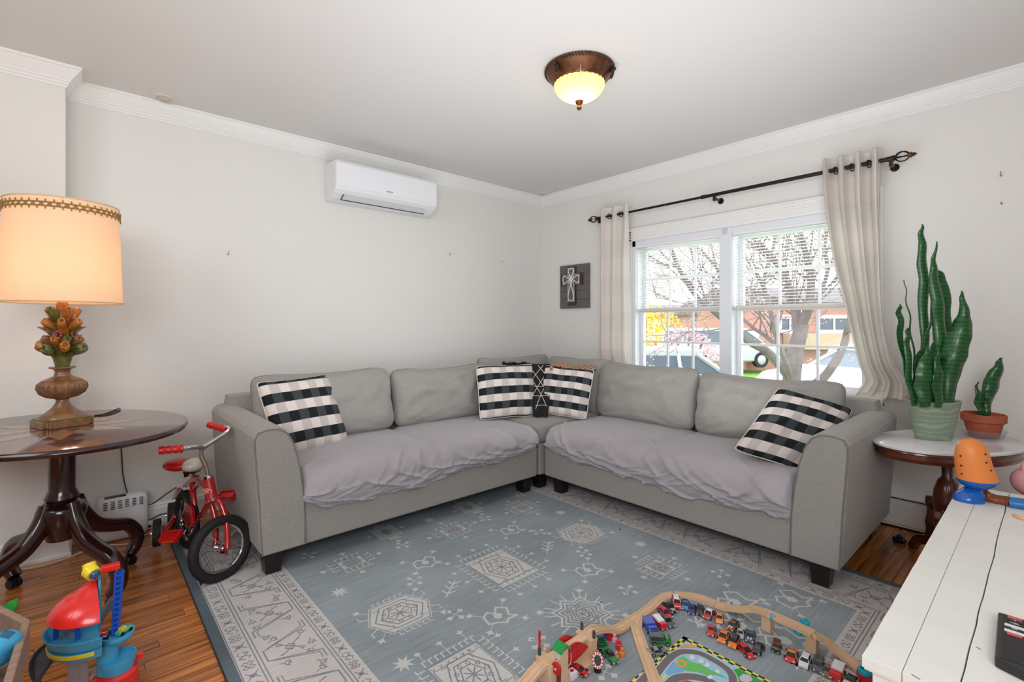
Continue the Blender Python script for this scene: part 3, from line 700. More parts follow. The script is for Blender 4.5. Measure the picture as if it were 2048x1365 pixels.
cover('seat_cover', 'wrinkled lilac-grey cover pulled over the seat of the left sofa section', (0.768, 2.345, 0), X, Y, 1.56,
      [.325, .275, .262, .258, .262, .255, .250, .258, .275, .292, .290, .280, .275, .285, .30, .345], 3.0, 1, ((.03, .5, .02), (.36, .25, .012), (.42, .1, .010), (.78, -.3, .012), (.95, -.2, .012)))
cover('seat_cover', 'wrinkled lilac-grey cover pulled over the seat of the right sofa section', (2.372, 2.315, 0), -Y, X, 1.545,
      [.345, .30, .285, .270, .280, .272, .262, .268, .262, .250, .246, .262, .270, .262, .285, .275], 8.0, 1, ((.06, -.3, .014), (.36, .5, .012), (.52, -.45, .016), (.58, -.4, .012), (.82, -.5, .012), (.95, .3, .02)))
# ---- plaid pillows
def plaid(name, nc=8, nr=4.6, ph=0.0, bands=(1, 0)):
    m = bpy.data.materials.new(name); m.use_nodes = True; nt = m.node_tree; p = nt.nodes['Principled BSDF']; p.inputs['Roughness'].default_value = 0.95; p.inputs['Specular IOR Level'].default_value = 0.1
    uv = nt.nodes.new('ShaderNodeUVMap'); sp = nt.nodes.new('ShaderNodeSeparateXYZ'); nt.links.new(uv.outputs[0], sp.inputs[0])
    def sq(sock, k, o):
        a = nt.nodes.new('ShaderNodeMath'); a.operation = 'MULTIPLY_ADD'; a.inputs[1].default_value = k; a.inputs[2].default_value = o; nt.links.new(sock, a.inputs[0])
        f = nt.nodes.new('ShaderNodeMath'); f.operation = 'FRACT'; nt.links.new(a.outputs[0], f.inputs[0])
        g = nt.nodes.new('ShaderNodeMath'); g.operation = 'GREATER_THAN'; g.inputs[1].default_value = 0.5; nt.links.new(f.outputs[0], g.inputs[0]); return g.outputs[0]
    row_ = sq(sp.outputs[1], nr, ph); col_ = sq(sp.outputs[0], nc/2, 0.1)
    def mix(f, a, b):
        x = nt.nodes.new('ShaderNodeMix'); x.data_type = 'RGBA'; nt.links.new(f, x.inputs[0])
        for k, c in ((6, a), (7, b)):
            if isinstance(c, tuple): x.inputs[k].default_value = (*lin(c), 1)
            else: nt.links.new(c, x.inputs[k])
        return x.outputs[2]
    wh = mix(col_, (224, 214, 208), (198, 190, 186)); bk = mix(col_, (36, 40, 42), (64, 69, 72)); c = mix(row_, wh, bk)
    nt.links.new(c, p.inputs['Base Color'])
    tc = nt.nodes.new('ShaderNodeTexCoord'); n = nt.nodes.new('ShaderNodeTexNoise'); n.inputs['Scale'].default_value = 500; nt.links.new(tc.outputs['Object'], n.inputs['Vector'])
    b = nt.nodes.new('ShaderNodeBump'); b.inputs['Strength'].default_value = 0.25; b.inputs['Distance'].default_value = 0.003; nt.links.new(n.outputs['Fac'], b.inputs['Height']); nt.links.new(b.outputs[0], p.inputs['Normal']); return m
cream_p = mat('cream_piping', (214, 208, 200), 0.9)
G = 'black and white buffalo check pillows'
def pillow(quad, label, seed, m, t=0.15, parent=None):
    # quad: four world corners bl, br, tr, tl -> centre and axes
    bl, br, tr, tl = [Vector(q) for q in quad]; c = (bl+br+tr+tl)/4; ax = ((br-bl)+(tr-tl))/2; up = ((tl-bl)+(tr-br))/2
    w, h_ = ax.length*1.02, up.length*1.02
    o = cushion('throw_pillow', None, c, w, h_, t, ax, up, m, seed=seed, sag=0.03, pm=cream_p, nu=26, wr=0.004, power=.36, pinch=.035)
    return tag(o, label, 'pillow', G)
pl = plaid('buffalo_check_a', 8, 4.4, 0.05); pl2 = plaid('buffalo_check_b', 8, 4.0, 0.45)
# left pillow leaning on the arm
pillow([onY(568, 913, 2.74), onY(687, 890, 2.80), onY(663, 746, 2.93), onY(502, 770, 2.90)], 'buffalo check pillow at the left end of the sofa, beside the left arm', 1.1, plaid('buffalo_check_c', 8, 3.7, 0.0), .16)
pillow([D(962, 838, 3.42), D(1072, 832, 3.60), D(1064, 727, 3.74), D(951, 735, 3.55)], 'upright buffalo check pillow left of the sofa corner', 2.4, plaid('buffalo_check_d', 8, 3.7, 0.95), .14)
pillow([D(1075, 826, 3.62), D(1170, 838, 3.48), D(1189, 742, 3.58), D(1091, 729, 3.75)], 'upright buffalo check pillow right of the sofa corner', 3.9, plaid('buffalo_check_e', 8, 3.75, 0.0), .14)
pillow([D(1478, 905, 2.42), D(1612, 943, 2.36), D(1716, 824, 2.50), D(1548, 772, 2.62)], 'tilted buffalo check pillow leaning on the right arm', 5.3, plaid('buffalo_check_f', 8, 4.15, 0.85), .16)
# ---- black geometric throw in the corner
blk = bpy.data.materials.new('black_throw_weave'); blk.use_nodes = True
def geo_mat():
    m = blk; nt = m.node_tree; p = nt.nodes['Principled BSDF']; p.inputs['Roughness'].default_value = 0.95
    p.inputs['Base Color'].default_value = (*lin((24, 24, 25)), 1)
geo_mat()
line_w = mat('white_throw_line', (215, 212, 205), 0.9)
th = thing('throw_blanket', 'black throw with white diamond lines hanging in the sofa corner between the pillows', 'throw', D(1082, 760, 3.8))
def Ut(u, v):     # u -1..1, v 0 top..1 bottom
    p = D(1081+u*26*(1-.45*v), 729+v*105, 3.74-0.24*v)
    return p+ (X+Y).normalized()*(-0.02)*(math.cos(u*5+v*2)*.5)
nU, nV = 14, 24
vs = [Ut(-1+2*i/nU, j/nV) for j in range(nV+1) for i in range(nU+1)]
fs = [(j*(nU+1)+i, j*(nU+1)+i+1, (j+1)*(nU+1)+i+1, (j+1)*(nU+1)+i) for j in range(nV) for i in range(nU)]
tb = MB().add(vs, fs).build('cloth', blk, th, ang=180); md = tb.modifiers.new('thickness', 'SOLIDIFY'); md.thickness = 0.008; md.offset = 0
ln = MB(); camv = Vector((-.66, -.74, .1))*0.006
for s0, s1 in (((-.9,.05),(.9,.62)), ((-.9,.25),(.7,.8)), ((.9,.05),(-.9,.62)), ((.9,.22),(-.6,.85)), ((-.9,.42),(.9,.42)), ((-.8,.6),(.8,.6)), ((-.2,.02),(.95,.35)), ((.2,.02),(-.95,.35)), ((-.6,.78),(.6,.78)), ((.5,.02),(.5,.5))):
    ln.tube([Ut(s0[0]+(s1[0]-s0[0])*k/8, s0[1]+(s1[1]-s0[1])*k/8)+camv for k in range(9)], 0.0022, 4)
ln.build('white_lines', line_w, th)
tas = MB(); rr = random.Random(5)
for k in range(9):
    px = 1008+k*6.2; b = D(px, 728+(k % 3), 3.84)
    tas.ell(b+Vector((0,0,0.006*rr.random())), 0.014, 0.014, 0.012, 8, 6)
    for q in range(3): tas.tube([b, b+Vector(((rr.random()-.5)*.05, (rr.random()-.5)*.05, .02*rr.random())), b+Vector(((rr.random()-.5)*.07, (rr.random()-.5)*.05, -.01))], 0.003, 4)
tas.build('tassels', blk, th)
# ---- rust plaid scarf on the corner back
rust = bpy.data.materials.new('rust_plaid'); rust.use_nodes = True; nt = rust.node_tree; p = nt.nodes['Principled BSDF']; p.inputs['Roughness'].default_value = 0.95
tc = nt.nodes.new('ShaderNodeTexCoord'); wv = nt.nodes.new('ShaderNodeTexWave'); wv.inputs['Scale'].default_value = 14; wv.inputs['Distortion'].default_value = 1.5; nt.links.new(tc.outputs['Object'], wv.inputs['Vector'])
rp = nt.nodes.new('ShaderNodeValToRGB'); e = rp.color_ramp.elements; e[0].color = (*lin((92, 50, 38)), 1); e[1].color = (*lin((196, 148, 116)), 1); e[0].position = .12; e[1].position = .4
nt.links.new(wv.outputs[0], rp.inputs[0]); nt.links.new(rp.outputs[0], p.inputs['Base Color'])
rs = MB(); nA, nB = 30, 10; vs = []
for i in range(nA+1):
    for j in range(nB+1):
        a = i/nA; b_ = j/nB; px = 1100+a*92
        q = D(px, 741-b_*14*(1-.5*a)-2*math.sin(a*9), 3.66+.10*b_)
        vs.append(q+Vector((0, 0, .008*nz(a*12, b_*3)+.010*math.sin(b_*PI))))
fs = [(i*(nB+1)+j, (i+1)*(nB+1)+j, (i+1)*(nB+1)+j+1, i*(nB+1)+j+1) for i in range(nA) for j in range(nB)]
rs = rs.add(vs, fs).build('folded_scarf', rust, None, ang=180); md = rs.modifiers.new('thickness', 'SOLIDIFY'); md.thickness = 0.012
tag(rs, 'rust and cream plaid cloth crumpled on top of the corner back cushion', 'scarf')
# ================================================================ AIR CONDITIONER
ac = thing('air_conditioner', 'white wall-mounted split air conditioner high on the left wall', 'air conditioner', (1.70, YA-0.1, 2.03))
AXL, AXR = 1.30, 2.115
prof = [(0, 2.035), (0.075, 2.032), (0.120, 2.042), (0.172, 2.068), (0.196, 2.092), (0.200, 2.110), (0.200, 2.262), (0.190, 2.292), (0, 2.298)]
ab = MB().prism(prof, (AXL, YA, 0), -Y, ZU, X, AXR-AXL).build('body', white_pl, ac, smooth=False, bevel=0.006, seg=3)
MB().prism([(0.2005, 2.112), (0.2045, 2.114), (0.2045, 2.272), (0.194, 2.292), (0.190, 2.2925)], (AXL+0.004, YA, 0), -Y, ZU, X, AXR-AXL-0.008).build('front_panel', mat('ac_gloss_panel', (236, 236, 242), 0.15), ac, smooth=False, bevel=0.002)
MB().prism([(0.128, 2.0425), (0.176, 2.0675), (0.178, 2.0645), (0.130, 2.0385)], (AXL+0.07, YA, 0), -Y, ZU, X, AXR-AXL-0.15).build('louver', mat('ac_louver', (214, 216, 220), 0.3), ac, smooth=False)
MB().prism([(0.117, 2.0365), (0.1265, 2.0405), (0.1275, 2.0385), (0.118, 2.0345)], (AXL+0.065, YA, 0), -Y, ZU, X, AXR-AXL-0.14).build('louver_gap', mat('ac_gap', (60, 62, 66), 0.6), ac, smooth=False)
MB().prism([(0.118, 2.036), (0.172, 2.0665), (0.175, 2.0645), (0.121, 2.034)], (AXL+0.064, YA, 0), -Y, ZU, X, 0.004).build('louver_side_gap', MATS['ac_gap'], ac, smooth=False)
grey_ink = mat('grey_ink', (120, 122, 128), 0.5)
text('lettering', 'GREE', grey_ink, ac, (1.712, YA-0.2052, 2.135), X, ZU, 0.014)
MB().cone((1.685, YA-0.2045, 2.135), (1.685, YA-0.2056, 2.135), 0.0055, 0.0055, 16).build('logo_mark', grey_ink, ac)
MB().cone((AXL-0.0008, YA-0.03, 2.10), (AXL+0.001, YA-0.03, 2.10), 0.004, 0.004, 10).build('side_screw', mat('screw_grey', (120, 120, 124), 0.4), ac)
# ================================================================ CEILING LAMP
bronze = mat('antique_bronze', (104, 68, 46), 0.38, 0.75, noise_s=30, noise_a=0.35)
bronze_d = mat('antique_bronze_dark', (74, 54, 42), 0.45, 0.7, noise_s=60, noise_a=0.4)
LC = Vector((1.868, 1.585, 0))
cl = thing('ceiling_lamp', 'round bronze flush ceiling lamp with ribbed amber glass bowl, lit', 'ceiling lamp', (LC.x, LC.y, CH))
MB().lathe([(0.03, CH-0.001), (0.168, CH-0.001), (0.174, CH-0.008), (0.170, CH-0.020), (0.158, CH-0.028), (0.150, CH-0.045), (0.134, CH-0.062), (0.130, CH-0.075), (0.122, CH-0.078), (0.120, CH-0.06)], LC, 64).build('pan', bronze, cl)
rope = MB()
for k in range(72):
    a = 2*PI*k/72; M = Matrix.Rotation(a, 3, 'Z') @ Matrix.Rotation(0.6, 3, 'X')
    rope.ell(LC+Vector((0.170*math.cos(a), 0.170*math.sin(a), CH-0.013)), 0.006, 0.006, 0.012, 6, 4, M=M)
rope = rope.build('rope_rim', bronze_d, cl); rope['kind'] = 'stuff'
for k in range(3):
    a = math.radians(58)+k*2*PI/3; c = LC+Vector((0.155*math.cos(a), 0.155*math.sin(a), CH-0.04)); m = MB()
    d = Vector((math.cos(a), math.sin(a), 0)); s_ = Vector((-d.y, d.x, 0))
    for q in (-1, 0, 1): m.ell(c+s_*q*0.010+d*(0.012-.004*abs(q))-ZU*0.004, 0.006, 0.006, 0.022, 8, 6)
    m.ell(c+d*0.018+ZU*0.012, 0.011, 0.011, 0.009, 8, 6).ell(c+d*0.004-ZU*0.026, 0.007, 0.007, 0.010, 8, 6); m.build('leaf_bracket', bronze_d, cl)
bowl = translucent('amber_alabaster_glass', (255, 196, 120), 0.75, 0.35, (255, 170, 90))
pr_ = [(0.122*math.cos(t), CH-0.070-0.090*math.sin(t)) for t in [PI/2*k/14 for k in range(15)]]
MB().lathe(pr_, LC, 96, rib=0.05, ribn=28).build('glass_bowl', bowl, cl)
MB().lathe([(0, CH-0.205), (0.008, CH-0.203), (0.013, CH-0.194), (0.011, CH-0.185), (0.007, CH-0.182), (0.008, CH-0.178), (0.017, CH-0.172), (0.021, CH-0.163), (0.021, CH-0.159), (0, CH-0.157)], LC, 24).build('finial', bronze, cl)
MB().tube([LC+Vector((-0.118, -0.115, CH-0.012)), LC+Vector((-0.098, -0.09, CH-0.07)), LC+Vector((-0.08, -0.07, CH-0.10))], 0.0015, 5).build('pull_chain', mat('pale_chain', (200, 180, 165), 0.4), cl)
def bulb(name, loc, w, r, col):
    l = bpy.data.lights.new(name, 'POINT'); l.energy = w; l.shadow_soft_size = r; l.color = col
    o = bpy.data.objects.new(name, l); COL.objects.link(o); o.location = loc
bulb('ceiling_bulb', (LC.x, LC.y, CH-0.115), 4.5, 0.025, (1, 0.78, 0.48))
# ================================================================ ROUND TABLE
mahog = mat('dark_mahogany', (44, 16, 18), 0.22, noise_s=9, noise_a=0.35, coat=0.5)
mahog_top = mat('mahogany_top', (84, 48, 42), 0.16, noise_s=7, noise_a=0.3, coat=0.6, stretch=(1, 5, 1))
inlay = mat('walnut_inlay', (150, 104, 82), 0.2, noise_s=10, noise_a=0.2, coat=0.6)
TC = Vector((-0.062, 2.80, 0)); TZ = 0.718; TR = math.atan2(-.93, .36)
tt = thing('pedestal_table', 'dark mahogany oval pedestal table with the lamp on it', 'table', (TC.x, TC.y, 0))
MB().lathe([(0, TZ-0.03), (0.93, TZ-0.03), (0.985, TZ-0.024), (1.0, TZ-0.012), (0.995, TZ-0.004), (0.985, TZ)], TC, 96, sx=0.518, sy=0.42, rot=TR).build('edge_moulding', mahog, tt)
MB().lathe([(0.985, TZ-0.001), (0.98, TZ+0.001), (0, TZ+0.001)], TC, 96, sx=0.518, sy=0.42, rot=TR).build('table_top', mahog_top, tt)
ptl = MB()
for k in range(8):
    a = k*PI/4; d = Vector((math.cos(a), math.sin(a), 0)); s_ = Vector((-d.y, d.x, 0)); P = [d*0.06, d*0.16+s_*0.045, d*0.30, d*0.16-s_*0.045]
    ptl.add([TC+p+ZU*(TZ+0.0014) for p in P], [(0,1,2,3)])
ptl.build('starburst_inlay', inlay, tt, smooth=False)
MB().lathe([(0, TZ-0.03), (0.075, TZ-0.035), (0.062, TZ-0.06), (0.046, TZ-0.09), (0.044, 0.46), (0.052, 0.44), (0.058, 0.425), (0.052, 0.41), (0.075, 0.395), (0.085, 0.37), (0.070, 0.30), (0.050, 0.25), (0, 0.24)], TC, 32).build('pedestal', mahog, tt)
def sweep(pts, ws, hs, side):
    mb = MB(); vs = []; n = len(pts)
    for i in range(n):
        d = (pts[min(i+1, n-1)]-pts[max(i-1, 0)]).normalized(); up = d.cross(side).normalized()
        for k in range(10):
            t = 2*PI*k/10; c, s_ = math.cos(t), math.sin(t); c = math.copysign(abs(c)**.6, c); s_ = math.copysign(abs(s_)**.6, s_)
            vs.append(pts[i]+side*c*ws[i]+up*s_*hs[i])
    fs = [(i*10+k, i*10+(k+1) % 10, (i+1)*10+(k+1) % 10, (i+1)*10+k) for i in range(n-1) for k in range(10)]+[tuple(range(10)), tuple(range((n-1)*10, n*10))]
    return mb.add(vs, fs)
for k, a in enumerate((34, 124, 214, -56)):
    a = math.radians(a); d = Vector((math.cos(a), math.sin(a), 0)); s_ = Vector((-d.y, d.x, 0))
    R = 0.315
    pts = bez([TC+d*r+ZU*z for r, z in ((0.045, 0.40), (0.075, 0.33), (0.13, 0.26), (0.20, 0.225), (0.27, 0.20), (0.315, 0.14), (0.31, 0.085), (0.28, 0.05))], 5)
    n = len(pts); lg = sweep(pts, [0.024+0.004*math.sin(PI*i/n) for i in range(n)], [0.036-0.014*i/n for i in range(n)], s_).build('leg', mahog, tt, ang=60)
    c = TC+d*0.285
    MB().cone(c+ZU*0.045, c+ZU*0.03, 0.016, 0.012, 12).cone(c-s_*0.02+ZU*0.021, c-s_*0.004+ZU*0.021, 0.020, 0.020, 16).cone(c+s_*0.004+ZU*0.021, c+s_*0.02+ZU*0.021, 0.020, 0.020, 16).build('caster', dark, lg)
# ================================================================ TABLE LAMP
LP = Vector((-0.062, 2.87, TZ+0.0012)); lz = LP.z
tl = thing('table_lamp', 'tall table lamp with cream drum shade and carved flower base, lit', 'table lamp', LP)
gilt = mat('gilt_wood', (132, 92, 60), 0.4, 0.15, noise_s=40, noise_a=0.35, coat=0.3)
green_g = mat('green_gilt', (96, 98, 44), 0.4, 0.1, noise_s=50, noise_a=0.4, coat=0.3)
orange_g = mat('orange_gilt', (168, 102, 40), 0.38, 0.1, noise_s=50, noise_a=0.35, coat=0.3)
rose_g = mat('rose_gilt', (128, 54, 58), 0.4, 0.1, noise_s=50, noise_a=0.3, coat=0.3)
a = math.radians(18); ux = Vector((math.cos(a), math.sin(a), 0)); uy = Vector((-ux.y, ux.x, 0))
pw = 0.095; nt_ = 0.022
pp = [(-pw, -pw+nt_), (-pw+nt_, -pw+nt_), (-pw+nt_, -pw), (pw-nt_, -pw), (pw-nt_, -pw+nt_), (pw, -pw+nt_), (pw, pw-nt_), (pw-nt_, pw-nt_), (pw-nt_, pw), (-pw+nt_, pw), (-pw+nt_, pw-nt_), (-pw, pw-nt_)]
MB().prism(pp, LP, ux, uy, ZU, 0.030).build('plinth', gilt, tl, smooth=False, bevel=0.003)
MB().prism([(x*.93, y*.93) for x, y in pp], LP+ZU*0.030, ux, uy, ZU, 0.005).build('plinth_top', green_g, tl, smooth=False, bevel=0.001)
def LZ(py): return CAM_H-(py-HOR)/FPX*2.115
MB().lathe([(0, 0.034), (0.100, 0.035), (0.095, 0.045), (0.070, 0.060), (0.045, 0.078), (0.030, 0.098), (0.027, 0.112)], LP, 40).build('foot', gilt, tl)
MB().lathe([(0.027, 0.110), (0.032, 0.116), (0.070, 0.124), (0.098, 0.140), (0.110, 0.162), (0.106, 0.182), (0.085, 0.196)], LP, 112, rib=-0.05, ribn=28).build('ribbed_urn', gilt, tl)
MB().lathe([(0.086, 0.196), (0.060, 0.206), (0.038, 0.214), (0.032, 0.232), (0.038, 0.243), (0.058, 0.249), (0.058, 0.254), (0.03, 0.256), (0, 0.256)], LP, 40).build('urn_neck', gilt, tl)
rr = random.Random(11)
def petals(c, d, L, w, n, m, name, tip=0.5):
    # bud: n overlapping petals around axis d
    d = Vector(d).normalized(); a_ = d.orthogonal().normalized(); b_ = d.cross(a_); mb = MB(); c = Vector(c)
    for k in range(n):
        t = 2*PI*k/n; o = a_*math.cos(t)+b_*math.sin(t)
        M = Matrix(( (o.cross(d)), (o*0.45+d*0.05).normalized(), d )).transposed()
        mb.ell(c+d*L*0.45+o*w*0.55, w*0.62, w*0.42, L*0.52, 8, 8, M=M)
    mb.ell(c+d*L*0.5, w*.55, w*.55, L*0.45, 8, 6)
    return mb.build(name, m, tl)
def leafm(c, d, L, w, m, name='carved_leaf'):
    d = Vector(d).normalized(); side = d.cross(ZU).normalized(); up = side.cross(d); mb = MB(); vs = []
    for i in range(9):
        t = i/8; ww = w*math.sin(PI*min(1, t*0.93+0.05))**.8; cc = Vector(c)+d*L*t+up*L*0.18*math.sin(t*2.6)
        vs += [cc-side*ww-up*ww*.15, cc+up*ww*.35, cc+side*ww-up*ww*.15, cc-up*ww*.3-up*0.003]
    mb.add(vs, [(i*4+k, i*4+(k+1) % 4, (i+1)*4+(k+1) % 4, (i+1)*4+k) for i in range(8) for k in range(4)]); return mb.build(name, m, tl, ang=70)
C0 = LP
MB().lathe([(0, 0.255), (0.03, 0.255), (0.045, 0.30), (0.055, 0.34), (0.05, 0.38), (0.035, 0.42), (0.03, 0.48), (0.02, 0.52), (0.0, 0.53)], LP, 16).build('bouquet_core', green_g, tl)
for k in range(10):       # lower leaves
    t = 2*PI*k/10+.2; leafm(C0+ZU*0.262, (math.cos(t), math.sin(t), 0.55+.15*(k % 2)), 0.10, 0.024, green_g)
for k in range(9):
    t = 2*PI*k/9+.1; petals(C0+Vector((math.cos(t)*.040, math.sin(t)*.040, 0.352)), (math.cos(t), math.sin(t), .6), 0.058, 0.021, 5, (orange_g, green_g, gilt)[k % 3], 'carved_bud')
    leafm(C0+Vector((math.cos(t+.3)*.03, math.sin(t+.3)*.03, 0.30)), (math.cos(t+.3), math.sin(t+.3), .45), 0.085, 0.022, green_g)
for k in range(7):        # round buds ring
    t = 2*PI*k/7+.35; petals(C0+Vector((math.cos(t)*.058, math.sin(t)*.058, 0.322+.012*(k % 2))), (math.cos(t), math.sin(t), .35), 0.056, 0.025, 6, (green_g, orange_g)[k % 2], 'carved_bud')
for k in range(8):
    t = 2*PI*k/8+.1; leafm(C0+Vector((math.cos(t)*.03, math.sin(t)*.03, 0.37)), (math.cos(t), math.sin(t), .7), 0.09, 0.022, (orange_g, green_g)[k % 2])
for k in range(5):
    t = 2*PI*k/5-1.9; c = C0+Vector((math.cos(t)*.062, math.sin(t)*.062, 0.392)); d = Vector((math.cos(t), math.sin(t), .25)); fl = MB(); a_ = d.orthogonal().normalized(); b_ = d.normalized().cross(a_)
    if k in (0, 1):
        for q in range(9):
            tt_ = 2*PI*q/9; fl.ell(c+(a_*math.cos(tt_)+b_*math.sin(tt_))*.016, .008, .008, .008, 6, 5)
        fl.ell(c+d*.008, .008, .008, .008, 6, 5); fl.build('carved_flower', rose_g, tl)
for k in range(6):
    t = 2*PI*k/6+.5; petals(C0+Vector((math.cos(t)*.035, math.sin(t)*.035, 0.415)), (math.cos(t), math.sin(t), .8), 0.070, 0.021, 6, orange_g, 'carved_bud')
for k in range(5):
    t = 2*PI*k/5+.1; petals(C0+Vector((math.cos(t)*.024, math.sin(t)*.024, 0.455)), (math.cos(t), math.sin(t), 1.1), 0.076, 0.021, 5, (orange_g, rose_g, orange_g, green_g, orange_g)[k], 'carved_bud')
petals(C0+ZU*0.475, (0, 0, 1), 0.066, 0.030, 9, orange_g, 'carved_tulip')
MB().cone(C0+ZU*0.50, C0+ZU*0.62, 0.014, 0.012, 16).build('stem', mat('orange_wood', (178, 88, 44), 0.4, noise_s=30, noise_a=.2), tl)
MB().cone(C0+ZU*0.62, C0+ZU*0.655, 0.018, 0.018, 16).tube([C0+ZU*0.65, C0+ZU*0.93], 0.004, 6).build('socket', mat('brass', (180, 140, 80), 0.3, .9), tl)
for c_ in [q for q in bpy.data.objects if q.parent is tl and q.type == 'MESH']:
    k_ = .92 if 'plinth' in c_.name else .78
    c_.location.x *= k_; c_.location.y *= k_; c_.data.transform(Matrix.Diagonal((k_, k_, 1, 1)))
SH0, SH1, SHR0, SHR1 = LZ(606)-lz, LZ(412)-lz, .201, .187
shade_m = translucent('cream_shade_cloth', (250, 232, 208), 0.55, 0.04, (255, 205, 150))
SC = LP+X*0.005
shd = MB().lathe([(SHR0, SH0), (SHR1, SH1)], SC, 72).lathe([(SHR0-.0025, SH0), (SHR1-.0025, SH1)], SC, 72).build('lamp_shade', shade_m, tl)
MB().tube([SC+Vector(((SHR0+.0005)*math.cos(2*PI*k/72), (SHR0+.0005)*math.sin(2*PI*k/72), SH0)) for k in range(72)], 0.003, 6, closed=True).tube([SC+Vector(((SHR1+.0005)*math.cos(2*PI*k/72), (SHR1+.0005)*math.sin(2*PI*k/72), SH1)) for k in range(72)], 0.003, 6, closed=True).build('shade_hem', mat('shade_hem', (214, 186, 150), .8), shd)
MB().tube([SC+Vector((SHR1, 0, SH1-.01)), SC+ZU*(SH1-.02), SC-Vector((SHR1, 0, .01-SH1))], 0.002, 5).tube([SC+Vector((0, SHR1, SH1-.01)), SC+ZU*(SH1-.02), SC+Vector((0, -SHR1, SH1-.01))], 0.002, 5).build('spider', MATS['brass'], shd)
br = MB(); nb = 46
for ph in (0, PI):
    pts = []
    for k in range(nb*6):
        t = 2*PI*k/(nb*6); z = SH1-0.035+0.0085*math.sin(t*nb/2*1.0+ph)
        r = SHR1+(SH1-z)*((SHR0-SHR1)/(SH1-SH0))+0.002; pts.append(SC+Vector((r*math.cos(t), r*math.sin(t), z)))
    br.tube(pts, 0.0030, 5, closed=True)
for k in range(nb):
    t = 2*PI*(k+.5)/nb
    for z in (SH1-.020, SH1-.050): br.ell(SC+Vector(((SHR1+.0045)*math.cos(t), (SHR1+.0045)*math.sin(t), z)), .003, .003, .006, 5, 4)
for z in (SH1-.027, SH1-.043): br.tube([SC+Vector(((SHR1+.0032)*math.cos(2*PI*k/90), (SHR1+.0032)*math.sin(2*PI*k/90), z)) for k in range(90)], .0026, 5, closed=True)
bd = br.build('braid_trim', mat('gold_braid', (150, 116, 62), .8), shd); bd['kind'] = 'stuff'
bulb('table_lamp_bulb', LP+ZU*(SH0+0.13), 1.9, 0.04, (1, 0.72, 0.50))
# lamp cord: loop on the table, then down the wall
cord_m = mat('brown_cord', (52, 40, 34), .5)
MB().tube(bez([Z(188, 832, TZ+.004), Z(205, 829, TZ+.004), Z(226, 822, TZ+.004), Z(238, 817, TZ+.004), Z(239, 821, TZ+.004), Z(222, 828, TZ+.004), Z(205, 831, TZ+.004), Z(190, 831, TZ+.004)], 6), 0.0028, 6).build('power_cord', cord_m, tl)
cord = MB().tube(bez([onY(238, 840, YA-.012), onY(243, 905, YA-.008), onY(246, 950, YA-.008), onY(254, 985, YA-.01), onY(262, 1005, YA-.03), onY(285, 1012, YA-.03), onY(305, 1008, YA-.03), onY(330, 990, YA-.02), onY(353, 975, YA-.012)], 8), 0.003, 6).build('extension_cord', cord_m, None)
tag(cord, 'thin brown cord hanging down the left wall behind the pedestal table', 'cord')
# ================================================================ ROUTER, POWER STRIP, CABLES
rt = thing('router', 'white vented router box on the floor under the pedestal table', 'router', (0.16, 3.37, 0))
MB().rbox((0.165, 3.36, 0.115), (0.11, 0.045, 0.115), 0.028, 8).build('body', white_pl, rt)
sl_ = MB()
for i in range(6):
    for j in range(5): sl_.box((0.085+i*0.030, 3.3135, 0.175+j*0.009), (0.102+i*0.030, 3.3165, 0.179+j*0.009))
v = sl_.build('vent_slots', dark, rt, smooth=False); v['kind'] = 'stuff'
MB().box((0.09, 3.335, 0.229), (0.18, 3.375, 0.2315)).build('top_panel', dark, rt, smooth=False)
ps = thing('power_strip', 'white power strip on the floor against the left baseboard', 'power strip', Z(322, 1062))
c = Z(320, 1062); MB().rbox((c.x-.02, 3.40, 0.022), (0.13, 0.026, 0.02), 0.008, 4).build('body', mat('ivory_plastic', (206, 200, 188), .4), ps)
MB().box((c.x-.10, 3.3735, .016), (c.x-.085, 3.3745, .028)).box((c.x-.05, 3.3735, .016), (c.x-.035, 3.3745, .028)).build('socket_slots', dark, ps, smooth=False)
wc = mat('white_cable', (206, 198, 186), .5)
def cable(pts, label, m=wc, r=.004, z=.005):
    c = MB().tube(bez([Z(x, y, z) if len(q) == 2 else q for q in pts for x, y in [q[:2]]] , 8), r, 6).build('cable', m, None); tag(c, label, 'cable', 'cables on the floor under the table')
cable([(5, 1142), (45, 1140), (95, 1130), (140, 1115), (170, 1102), (190, 1090), (200, 1078)], 'white cable curving across the floor in front of the boxed wall corner', r=.005)
cable([(148, 1088), (165, 1092), (190, 1091), (240, 1090), (262, 1088)], 'white cable lying behind the front legs of the pedestal table')
cable([(235, 1080), (258, 1070), (285, 1072), (300, 1066), (322, 1055)], 'white cable running to the power strip, upper of the pair', r=.0035)
cable([(290, 1082), (305, 1078), (316, 1072), (335, 1066)], 'white cable running behind the small left wheel of the red bike', r=.0035)
cable([(228, 1068), (262, 1050), (285, 1041), (320, 1038), (350, 1039)], 'pale cable along the baseboard behind the power strip', r=.003)
k = MB().tube(bez([onY(283, 1045, YA-.03), onY(300, 1040, YA-.03), onY(320, 1030, YA-.03), onY(340, 1026, YA-.03)], 8), .0035, 6).build('cable', dark, None); tag(k, 'short black cable along the left baseboard', 'cable', 'cables on the floor under the table')
